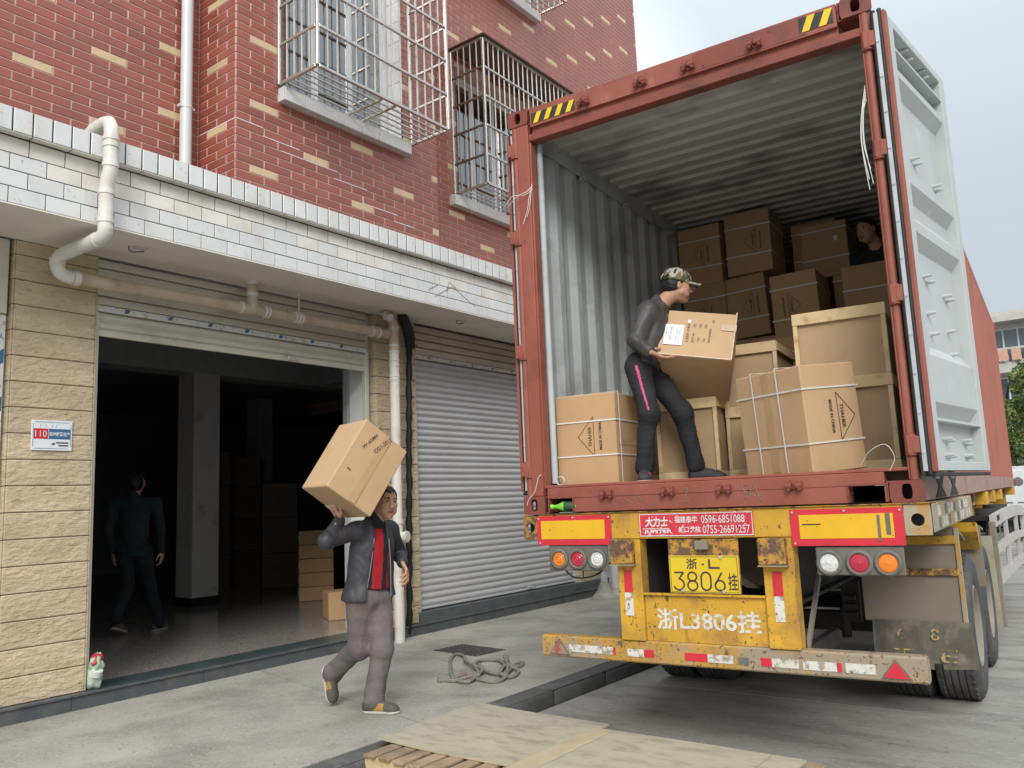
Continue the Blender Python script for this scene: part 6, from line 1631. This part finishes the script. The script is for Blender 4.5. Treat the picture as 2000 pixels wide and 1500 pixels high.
    # ---- shirt and jacket
    def torso(ff, e, hem, flare=0.0):
        th_ = opts.get('thin', 1.0); ff.ell(chest, V((.112+e)*th_,.158+e,.205+e), A, .05); ff.ell(spine(.30), V((.110+e)*th_,.146+e+flare*.5,.20), A, .06); ff.ell(spine(hem), V((.112+e+flare*.6)*th_,.150+e+flare,.16), A, .06)
        for s_ in 'RL': ff.cap(neck-A[2]*.045+A[0]*-.01, J['sh'+s_]-A[2]*.004, .050+e, .054+e, .05)
    if opts.get('shirt'):
        fs = Field(lo, hi, h); torso(fs, .002, .08); fs.cap(neck-A[2]*.02, neck+A[2]*.022, .062, .058, .02); fs.folds(.0016, 45, 6); fs.half(spine(opts.get('shirtcut', -.04)), -A[2])
        fs.mesh('shirt', opts['shirt'], opts.get('shirt_fn'), t, org)
    fj = Field(lo, hi, h); torso(fj, .016, opts.get('hem', -.08), opts.get('flare', .0))
    for s_ in 'RL':
        S, E_, W = J['sh'+s_], J['el'+s_], J['wr'+s_]; d = unit(W-E_)
        fj.cap(S, E_, .066, .054, .035); fj.cap(E_, W-d*.015, .054, .041, .02); fj.ell(E_, (.056,.056,.058), None, .02); fj.cap(W-d*.035, W-d*.012, .042, .041, .008)
    fj.cap(neck-A[2]*.025-A[0]*.012, neck+A[2]*.030-A[0]*.016, .072, .068, .015)
    fj.cap(neck+A[2]*.005+A[0]*.02, neck+A[2]*.08+A[0]*.02, .056, .056, .006, 'sub')
    if opts.get('open'):
        w0, w1, sh_ = opts['open']          # half widths of the opening at neck and hem, sideways shift
        g_ = np.stack(np.meshgrid(*[fj.lo[i]+fj.h*np.arange(fj.n[i]) for i in range(3)], indexing='ij'), -1)-hipc
        SL = np.linalg.norm(neck-hipc); uu = (g_@A[2])/SL; ww = w0+(w1-w0)*np.clip(1.05-uu, 0, 1.3)/1.05+.006*np.sin(uu*14)
        yy = np.abs(g_@A[1]-sh_*(1.05-uu))-ww; xx = .035-(g_@A[0]); wedge = np.maximum(yy, xx).astype(np.float32)
        fj.D = np.maximum(fj.D, -wedge); del g_
    fj.folds(opts.get('jfold', .003), 38, opts.get('seed', 1)+3, 1.7); fj.folds(.0007, 80, opts.get('seed', 1)+5, 1.2)
    fj.half(spine(opts.get('hemcut', -.17)), -A[2]+opts.get('hemtilt', 0)*A[1])
    fj.mesh('jacket', opts['jacket'], opts.get('jacket_fn'), t, org)
    return t, A, Ah, hipc, neck, spine, J, org, G
# ---- the walking man
JA = dict(org=(-1.15,-.31,.12), head=(-1.113,-.240,1.603), chin=(-1.100,-.272,1.489), neck=(-1.180,-.300,1.462), shR=(-1.195,-.465,1.405), shL=(-1.185,-.145,1.400),
 elR=(-1.205,-.735,1.352), wrR=(-1.222,-.592,1.492), haR=(-1.237,-.637,1.583), elL=(-1.235,.005,1.205), wrL=(-1.085,-.115,1.150), haL=(-1.03,-.13,1.09),
 hipR=(-1.240,-.412,.915), hipL=(-1.215,-.240,.905), kneeR=(-1.285,-.372,.575), ankR=(-1.625,-.330,.355), kneeL=(-1.135,-.288,.565), ankL=(-1.192,-.318,.215))
frA = unit(V(.98,-.20,0))
AA = frame3(frA, V(*JA['neck'])-(V(*JA['hipR'])+V(*JA['hipL']))/2)
def stripes(P):
    q = (P-V(*JA['neck']))@AA[1]; w = np.zeros(len(P)); hh = (P-V(*JA['neck']))@AA[2]
    w[((q > -.052) & (q < .026)) | ((q > .075) & (q < .15))] = 1; w[hh > -.045] = 0; w[hh < -.425] *= 1; return w
kBox = V(.15,.54,.83)
tA, AAm, AhA, hipA, neckA, spA, JJ, orgA, GA = person('person', 'walking man in an open dark jacket and red striped jumper, box on his shoulder', JA, frA, unit(V(.93,-.34,-.12)),
  dict(h=.006, hz=1.0, head_up=unit(V(.10,.04,1)), handR=dict(palm_dir=unit(V(-.12,-.38,.62)), palm_n=kBox, curl=(.18,.12,.12,.16), thumb_side=1, spread=.16, thumb=(.25,.15), size=1.05),
       handL=dict(palm_dir=unit(V(.55,-.10,-.62)), palm_n=V(-.5,-.62,-.3), curl=(.55,.62,.68,.72), thumb_side=-1, spread=.05, size=1.05),
       trousers=M['trouser_grey'], leg=(.078,.070,.098), fold=.0026, seed=3, shirt=[M['shirt_black'], M['shirt_red']], shirt_fn=stripes, jacket=M['jacket'], open=(.046,.108,.014), hem=.0, flare=.046, hemcut=.02, hemtilt=.12, jfold=.0011, shirtcut=.15))
shoe('shoe', tA, orgA, (-1.265,-.362,.1205), (-1.005,-.262,.1205), (0,0,1), M['shoe_grey'], M['sole'], patch=M['shoe_tan'])
shoe('shoe', tA, orgA, (-1.692,-.350,.405), (-1.622,-.345,.140), unit(V(.97,-.05,.25)), M['shoe_grey'], M['sole'], patch=M['shoe_tan'])
def onbody(*p): return tuple(V(p)-orgA)
# jacket details: zip edges, cuff studs, pocket
b = MB()
for s_ in (-1, 1):
    pts = []
    for u in np.linspace(.80, .05, 9):
        w = .046+.062*(1.05-u)/1.05+.002; x = .118-.030*abs(u-.45); pts.append(tuple(spA(u)+AAm[0]*x+AAm[1]*(s_*w+.014*(1.05-u))-orgA))
    b.tube(pts, .0035, 5)
b.obj('zip', M['zip'], tA)
for q in (.2, .5): MB().cyl(tuple(JJ['elR']*(1-.75)+JJ['wrR']*.75+V(.03,-.036,0)*1.0+V(0,0,.02*q)-orgA), tuple(JJ['elR']*.25+JJ['wrR']*.75+V(.036,-.044,.02*q)-orgA), .006, n=8).obj('stud', M['zip'], tA)
# ---- the loader in the camouflage cap
JB = dict(org=(.80,.45,1.6525), head=(.962,.618,3.040), chin=(.992,.668,2.925), neck=(.885,.550,2.895), shR=(.872,.385,2.835), shL=(.835,.715,2.850), elR=(.735,.335,2.620), wrR=(.852,.300,2.520), haR=(.875,.345,2.495),
 elL=(.800,.900,2.640), wrL=(.905,.900,2.440), haL=(.94,.90,2.38), hipR=(.735,.365,2.455), hipL=(.735,.540,2.450), kneeR=(.790,.340,2.110), ankR=(.722,.365,1.765), kneeL=(.880,.660,2.130), ankL=(.925,.735,1.775))
for k_, e_ in (('head',.12),('chin',.12),('neck',.15),('shR',.10),('shL',.12),('hipR',.08),('hipL',.08)):
    JB[k_] = tuple(V(*JB[k_])+V(-.6,.8,0)*e_+V(-.79,-.60,0)*{'neck':.03,'shR':.035,'shL':.03}.get(k_, 0.0))
frB = unit(V(.85,.50,0))
AB = frame3(frB, V(*JB['neck'])-(V(*JB['hipR'])+V(*JB['hipL']))/2)
def pinkstripe(P):
    H, K = V(*JB['hipR']), V(*JB['kneeR']); d = K-H; tt = ((P-H)@d)/(d@d); q = P-(H+tt[:,None]*d); out_ = unit(V(.55,-.83,0)); side = np.cross(out_, unit(d))
    m = (tt > .10) & (tt < 1.02) & (q@out_ > .05) & (np.abs(q@side+.012-.02*(tt-.5)) < .0085*(1.1-.55*tt)); return m.astype(float)
tB, ABm, AhB, hipB, neckB, spB, JJB, orgB, GB = person('person', 'loader in a camouflage cap and grey jacket, standing in the container holding a box', JB, frB, unit(V(.72,.66,-.06)),
  dict(h=.006, hz=.98, head_up=unit(V(.10,.07,1)), handR=dict(palm_dir=unit(V(.35,.72,-.28)), palm_n=unit(V(.35,.10,.9)), curl=(.30,.28,.28,.32), thumb_side=1, spread=.10, thumb=(.8,.4), size=1.05), handL=None,
       trousers=[M['trouser_black'], M['pink']], trousers_fn=pinkstripe, leg=(.067,.054,.092), fold=.0026, seed=8, jacket=M['jacket_grey'], hem=.0, flare=.006, hemcut=-.02, jfold=.0018, thin=.82))
shoe('shoe', tB, orgB, (.690,.435,1.653), (.800,.205,1.653), (0,0,1), M['shoe_black'], M['sole'], patch=M['pink'])
shoe('shoe', tB, orgB, (.872,.715,1.653), (1.095,.850,1.653), (0,0,1), M['shoe_black'], M['shoe_black'])
# cap
fc = Field(JJB['head']-.20, JJB['head']+.24, .005)
fc.ell(GB(-.012,0,.050), (.108,.088,.086), AhB, .01); fc.ell(GB(-.04,0,.02), (.082,.084,.075), AhB, .02); fc.half(GB(0,0,.022), -AhB[2]+.10*AhB[0]*-1); fc.folds(.0012, 40, 2)
cp = fc.mesh('cap', M['camo'], None, tB, orgB)
v = []; f_ = []; n_ = 16
for i in range(n_+1):
    a = -1+2*i/n_
    for j in range(5):
        e_ = j/4; x = .062+.112*e_*(1-.22*a*a)+.026*(1-a*a)*(1-e_)*.8; y = a*.070*(1-.12*e_); zz = .036-.006*e_-.026*a*a
        v.append(tuple(GB(x, y, zz)-orgB))
b = MB(); m_ = len(v); b.add(v+[tuple(V(p)+AhB[2]*.006) for p in v], [(i*5+j, (i+1)*5+j, (i+1)*5+j+1, i*5+j+1) for i in range(n_) for j in range(4)]+[(m_+i*5+j, m_+i*5+j+1, m_+(i+1)*5+j+1, m_+(i+1)*5+j) for i in range(n_) for j in range(4)]+[(i*5+4, (i+1)*5+4, m_+(i+1)*5+4, m_+i*5+4) for i in range(n_)])
b.obj('cap_peak', M['camo'], tB, smooth=True)
# ---- two people in the dark: one deep in the container, one in the shop
c0 = MC @ Vector((1.93, 3.05, 0)); cx, cy = c0.x, c0.y
JCn = dict(org=(cx,cy,3.12), head=(cx-.06,cy-.06,3.86), chin=(cx-.08,cy-.09,3.74), neck=(cx,cy,3.70), shR=(cx-.17,cy+.03,3.62), shL=(cx+.19,cy+.06,3.62), elR=(cx-.20,cy+.05,3.38), wrR=(cx-.14,cy+.0,3.22), haR=(cx-.1,cy-.3,3.4),
 elL=(cx+.22,cy+.06,3.38), wrL=(cx+.16,cy+.0,3.22), haL=(cx,cy-.3,3.4), hipR=(cx-.09,cy+.10,3.28), hipL=(cx+.09,cy+.12,3.28), kneeR=(cx-.16,cy-.18,3.36), kneeL=(cx+.16,cy-.16,3.36), ankR=(cx-.12,cy+.05,3.16), ankL=(cx+.14,cy+.08,3.16))
person('person', 'worker crouching deep in the dark container, only his face showing by the right post', JCn, unit(V(-.1,-1,0)), unit(V(-.42,-.9,-.12)),
  dict(h=.009, hz=1.0, head_up=unit(V(-.22,-.05,1)), handR=dict(palm_dir=V(.3,-.1,-1), palm_n=V(0,1,0)), handL=dict(palm_dir=V(-.3,-.1,-1), palm_n=V(0,1,0), thumb_side=-1), trousers=M['trouser_black'], jacket=M['shirt_black'], seed=5, hemcut=-.1))
gx, gy, gz = -6.05, .50, .243
JD = dict(org=(gx,gy,gz), head=(gx+.02,gy,gz+1.60), chin=(gx-.03,gy+.08,gz+1.49), neck=(gx,gy-.02,gz+1.44), shR=(gx+.12,gy+.17,gz+1.37), shL=(gx-.14,gy-.16,gz+1.37), elR=(gx+.17,gy+.20,gz+1.09), wrR=(gx+.11,gy+.25,gz+.85), haR=(gx+.10,gy+.27,gz+.8),
 elL=(gx-.15,gy-.22,gz+1.09), wrL=(gx-.19,gy-.13,gz+.86), haL=(gx-.2,gy-.1,gz+.8), hipR=(gx+.06,gy+.07,gz+.88), hipL=(gx-.06,gy-.08,gz+.88), kneeR=(gx-.04,gy+.20,gz+.50), kneeL=(gx-.08,gy-.02,gz+.50), ankR=(gx+.02,gy+.28,gz+.10), ankL=(gx+.06,gy-.22,gz+.20))
JD = {k: ((v[0]-gx)*1.08+gx, (v[1]-gy)*1.08+gy, (v[2]-gz)*1.08+gz) for k, v in JD.items()}
tD = person('person', 'man in a dark teal shirt walking away inside the unlit shop', JD, unit(V(-.6,.8,0)), unit(V(-.6,.8,0)),
  dict(h=.009, hz=1.0, handR=dict(palm_dir=V(-.05,.1,-1), palm_n=V(-.8,-.6,0)), handL=dict(palm_dir=V(0,.1,-1), palm_n=V(.8,.6,0), thumb_side=-1), trousers=M['jeans'], jacket=M['jacket_teal'], seed=7, hemcut=-.12))[0]
shoe('shoe', tD, V(gx,gy,gz), (gx+.03,gy+.23,gz), (gx-.10,gy+.46,gz), (0,0,1), M['shoe_grey'], M['sole'])
shoe('shoe', tD, V(gx,gy,gz), (gx+.06,gy-.27,gz+.10), (gx-.06,gy-.06,gz+.02), unit(V(.2,-.3,.9)), M['shoe_grey'], M['sole'])
# ================================================================== FAR END OF THE STREET
fb = thing('apartment_building', 'old apartment building with stone balconies and red brick bands at the far end', 'building', T(-2.2, 42, 0))
def fp(b, name, m, par=fb): return b.obj(name, m, par)
fp(MB().box(0, 26, 0, 8, 0, 9.2), 'wall', M['far_white'])
fp(MB().box(-.3, 26.3, -1.2, 8.3, 9.2, 9.5).box(-.2, 26, -.9, -.7, 9.5, 9.72), 'roof', M['far_stone'])
fp(MB().box(-.2, 26.2, -1.15, 0, 6.72, 7.15).box(-.2, 26.2, -.06, -.01, 4.9, 5.02), 'balcony_floor', M['far_stone'])
for (za, zb) in ((3.0,3.65), (4.35,4.72)): fp(MB().box(0, 26, -.03, -.002, za, zb+.2), 'brick_band', M['far_red'])
b = MB(); b.box(-.1, 26, -1.12, -1.0, 7.82, 7.92).box(-.1, 26, -1.12, -1.0, 7.15, 7.22); rl = fp(b, 'balustrade', M['far_stone'])
x = 0
while x < 8:
    MB().lathe([(.05,0),(.075,.1),(.09,.2),(.05,.38),(.045,.5),(.06,.6)], 8, M=T(x, -1.06, 7.22) @ RY(-math.pi/2)).obj('baluster', M['far_stone'], rl, smooth=True); x += .26
for x0 in (.2, 3.6, 7.2, 10.8, 14.4):
    for (za, zb) in ((7.2, 9.0), (5.25, 6.6), (2.0, 3.0)):
        w_ = fp(MB().box(x0, x0+2.6, -.05, -.003, za, zb), 'window', M['frame_alu'])
        for k in range(4):
            MB().box(x0+.08+k*.63, x0+.08+k*.63+.55, -.062, -.051, za+.08, zb-.08).obj('pane', M['far_glass'], w_)
# barred window
w_ = fp(MB().box(2.4, 4.4, -.06, -.031, 2.35, 4.1), 'window', M['far_glass'])
for k in range(15): MB().box(2.4+k*.14, 2.425+k*.14, -.12, -.09, 2.35, 4.1).obj('bar', M['steel'], w_)
for z in (2.4, 2.95, 3.5, 4.05): MB().box(2.4, 4.4, -.14, -.121, z, z+.03).obj('bar', M['steel'], w_)
t = thing('laundry', 'dark blue jacket hung to dry on the far balcony', 'laundry', T(-2.2+2.55, 40.7, 7.4))
b = MB(); b.cbox(-.35,.35,-.06,.06,-.05,.95,.04); b.prism([(-.35,.9),(-.6,.25),(-.45,.2),(-.28,.75)],-.05,.05,ax=1); b.prism([(.35,.9),(.6,.25),(.45,.2),(.28,.75)],-.05,.05,ax=1); b.prism([(-.3,-.05),(-.05,-.05),(-.08,-.6),(-.28,-.6)],-.04,.04,ax=1); b.prism([(.05,-.05),(.3,-.05),(.28,-.6),(.08,-.6)],-.04,.04,ax=1)
b.obj('cloth', M['cloth_navy'], t)
t = thing('laundry', 'peach coloured cloths drying on the far balcony, left of the blue jacket', 'laundry', T(-2.2+.9, 40.75, 7.35))
MB().cbox(-.2,.2,-.02,.02,-.1,.45,.01).cbox(.35,.75,-.02,.02,-.1,.45,.01).obj('cloth', M['cloth_peach'], t)
t = thing('roof_rack', 'metal frame standing on the far building\'s roof', 'frame', T(1.2, 43, 9.72))
b = MB()
for x in (0, .9, 1.8): b.box(x, x+.06, 0, .06, 0, .9)
b.box(-1, 2.5, 0, .06, .82, .9); b.box(0, 2, .02, .08, .4, .46); b.obj('frame', M['dark_metal'], t)
# trees
def tree(label, x, y, hgt, rad, seed, n=5200, mats=('leaf','leaf2')):
    t = thing('tree', label, 'tree', T(x, y, 0), 'trees at the far end of the street'); rg = np.random.default_rng(seed)
    b = MB(); b.tube([(0,0,0),(.05,.02,hgt*.25),(-.04,.05,hgt*.5),(.05,0,hgt*.8)], [.16,.13,.10,.03], 10)
    lim = []
    for q in range(11):
        a = q*2.4; z0 = hgt*(.30+.05*q); p1 = V(math.cos(a)*rad*.6, math.sin(a)*rad*.6, z0+hgt*.18); b.tube([(0,0,z0), tuple(p1*V(.5,.5,1)-V(0,0,hgt*.05)), tuple(p1)], [.07,.045,.015], 6); lim.append(p1)
    b.obj('trunk', M['bark'], t, smooth='all')
    cl = []
    for q in range(60):
        u = rg.normal(size=3); u /= np.linalg.norm(u); r_ = rg.uniform(.35, 1)**.6
        cl.append((V(u[0]*rad*r_, u[1]*rad*r_, hgt*.66+u[2]*hgt*.32*r_), rg.uniform(.28,.55)*rad*.42))
    per = n//60; v = []; f = []; m = []
    for c_, r_ in cl:
        P = rg.normal(size=(per,3)); P = c_+P/np.linalg.norm(P, axis=1)[:,None]*(rg.uniform(.5,1.05,(per,1)))*r_
        for p in P:
            a = rg.normal(size=3); a /= np.linalg.norm(a); e = np.cross(a, rg.normal(size=3)); e /= np.linalg.norm(e)+1e-6; s_ = rg.uniform(.05,.10); k = len(v)
            v += [p-a*s_, p+e*s_*.5, p+a*s_, p-e*s_*.5]; f.append((k,k+1,k+2,k+3)); m.append(0 if rg.random() < .6 else 1)
    bb = MB(); bb.v = [Vector(p) for p in v]; bb.f = [list(q) for q in f]; bb.m = m
    bb.obj('crown', [M[mats[0]], M[mats[1]]], t, recalc=False)
tree('leafy green street tree in front of the far building', 1.35, 27, 5.9, 1.7, 3, 11000)
tree('smaller bushy tree just left of the far street tree', -.30, 30, 5.3, 1.4, 5, 7000)
tree('street tree further right beside the far road', 5.2, 29, 5.0, 1.9, 8, 5000)
# stone wall / fence at the far end
fw_ = thing('garden_fence', 'low metal fence in front of a dark hedge at the far end', 'fence', T(-3, 24.5, 0))
for k in range(32): MB().box(k*.3, k*.3+.04, 0, .04, 0, 1.75).obj('bar', M['far_stone'], fw_)
for z in (.5, 1.6): MB().box(0, 9.4, .005, .035, z, z+.05).obj('rail', M['far_stone'], fw_)
hd = thing('hedge', 'dark clipped hedge behind the low fence', 'hedge', T(-3, 25.3, 0))
rg = np.random.default_rng(4); b = MB()
for q in range(3500):
    p = V(rg.uniform(0, 9.5), rg.uniform(0, .9), rg.uniform(0, 2.2)); a = unit(rg.normal(size=3)); e = unit(np.cross(a, rg.normal(size=3))); s_ = .11; k = len(b.v)
    b.v += [Vector(p-a*s_), Vector(p+e*s_*.6), Vector(p+a*s_), Vector(p-e*s_*.6)]; b.f.append([k,k+1,k+2,k+3]); b.m.append(0)
b.obj('foliage', M['bark'], hd, recalc=False)
# white van and grey car
def vehicle(name, label, cat, Mw, prof, half, body, glassz, wheels, wr):
    t = thing(name, label, cat, Mw); b = MB(); n = len(prof); k = 5; v = []
    for q in range(k+1):
        a = -1+2*q/k; sh = 1-.06*abs(a)**6
        for (y, z) in prof: v.append((a*half*(1-(.10*max(0, (z-glassz))/.8 if z > glassz else 0)), y*sh, z))
    f = [(q*n+i, q*n+(i+1)%n, (q+1)*n+(i+1)%n, (q+1)*n+i) for q in range(k) for i in range(n)]+[tuple(range(n)), tuple(range(k*n, (k+1)*n))[::-1]]
    b.add(v, f); b.obj('body', body, t, smooth=True)
    for y in wheels:
        for s_ in (-1, 1):
            w = MB().lathe([(.0,.0),(wr*.55,.0),(wr*.6,.02),(wr*.93,.03),(wr,0),(wr,-.17),(wr*.9,-.2)], 24, M=T(s_*(half+.01), y, wr) @ (Matrix.Identity(4) if s_ > 0 else RZ(math.pi))); w.obj('wheel', M['tyre'], t, smooth=True)
    return t
cy_ = 12.9
car = vehicle('car', 'grey minivan parked facing us at the right edge, behind the trailer', 'car', T(2.75, cy_, 0), [(0,.32),(-.02,.62),(.08,.88),(.55,1.02),(1.15,1.66),(1.9,1.82),(3.9,1.80),(4.2,1.2),(4.25,.35)], .86, M['van_grey'], 1.05, (.75, 3.3), .31)
MB().add([(-.68,.54,1.05),(.68,.54,1.05),(.58,1.12,1.62),(-.58,1.12,1.62)], [(0,1,2,3)]).obj('windscreen', M['far_glass'], car, recalc=False, M=T(0,-.02,.02))
for s_ in (-1, 1): MB().cbox(s_*.62-.16, s_*.62+.16, -.035, .1, .68, .84, .03).obj('headlight', M['lens_clear'], car)
MB().cbox(-.4,.4,-.035,.02,.60,.74,.01).obj('grille', M['black'], car); MB().cbox(-.22,.22,-.045,-.02,.42,.55,.005).obj('number_plate', M['sticker_blue'], car)
MB().cbox(-.88,-.855,.9,1.7,1.15,1.55,.004).obj('window', M['far_glass'], car)
t = thing('truck', 'white panelled truck body parked beyond the grey minivan', 'truck', T(1.3, 20.5, 0))
MB().box(-1.0, 1.6, 0, 3.5, .75, 1.95).obj('cargo_body', M['van_white'], t)
for k in range(4):
    p_ = MB().cbox(-.97+k*.64, -.38+k*.64, -.03, -.002, .85, 1.85, .015).obj('panel', M['van_white'], t)
    for q in range(2): MB().lathe([(0,-.012),(.10,-.010),(.12,0)], 12, M=T(-.80+k*.64+.27*q, -.03, 1.55) @ RZ(math.pi/2)).obj('vent', M['van_grey'], p_)
    MB().box(-.9+k*.64, -.7+k*.64, -.04, -.031, 1.0, 1.03).box(-.6+k*.64, -.45+k*.64, -.04, -.031, 1.0, 1.03).obj('handle', M['van_grey'], p_)
for x in (-.9, 1.3):
    MB().lathe([(0,.0),(.3,.02),(.42,0),(.42,-.22),(.3,-.24)], 20, M=T(x+.1, .8, .42)).obj('wheel', M['tyre'], t, smooth=True)
MB().box(-.95, 1.55, .1, 3.4, .55, .745).obj('chassis', M['dark_metal'], t)
# drain cover out on the road
t = thing('manhole_cover', 'round iron cover in the road beside the trailer\'s side guard', 'manhole cover', T(2.62, 6.2, .0))
MB().cyl((0,0,.0), (0,0,.006), .34, n=28).obj('plate', M['iron'], t)
# sparse dead leaves and grit by the kerb
b = MB(); rg = np.random.default_rng(11)
for q in range(900):
    if rg.random() < .5: x, y, z = rg.uniform(-.44, .5)*rg.random(), rg.uniform(-1, 6), .0005
    else: x, y, z = rg.uniform(-3.2,-.7), rg.uniform(-2, 6), .1205
    s_ = rg.uniform(.002,.008); a = rg.uniform(0,6.28); c_, d_ = math.cos(a)*s_, math.sin(a)*s_
    b.add([(x-c_,y-d_,z),(x+d_*.7,y-c_*.7,z+s_*.3),(x+c_,y+d_,z+s_*.2),(x-d_*.7,y+c_*.7,z+s_*.4)], [(0,1,2,3)], int(rg.integers(0,2)))
tag(b.obj('litter', [M['far_white'], M['bark']], None, recalc=False), 'scattered grit and dry leaf bits on pavement and road', 'litter', kind='stuff')
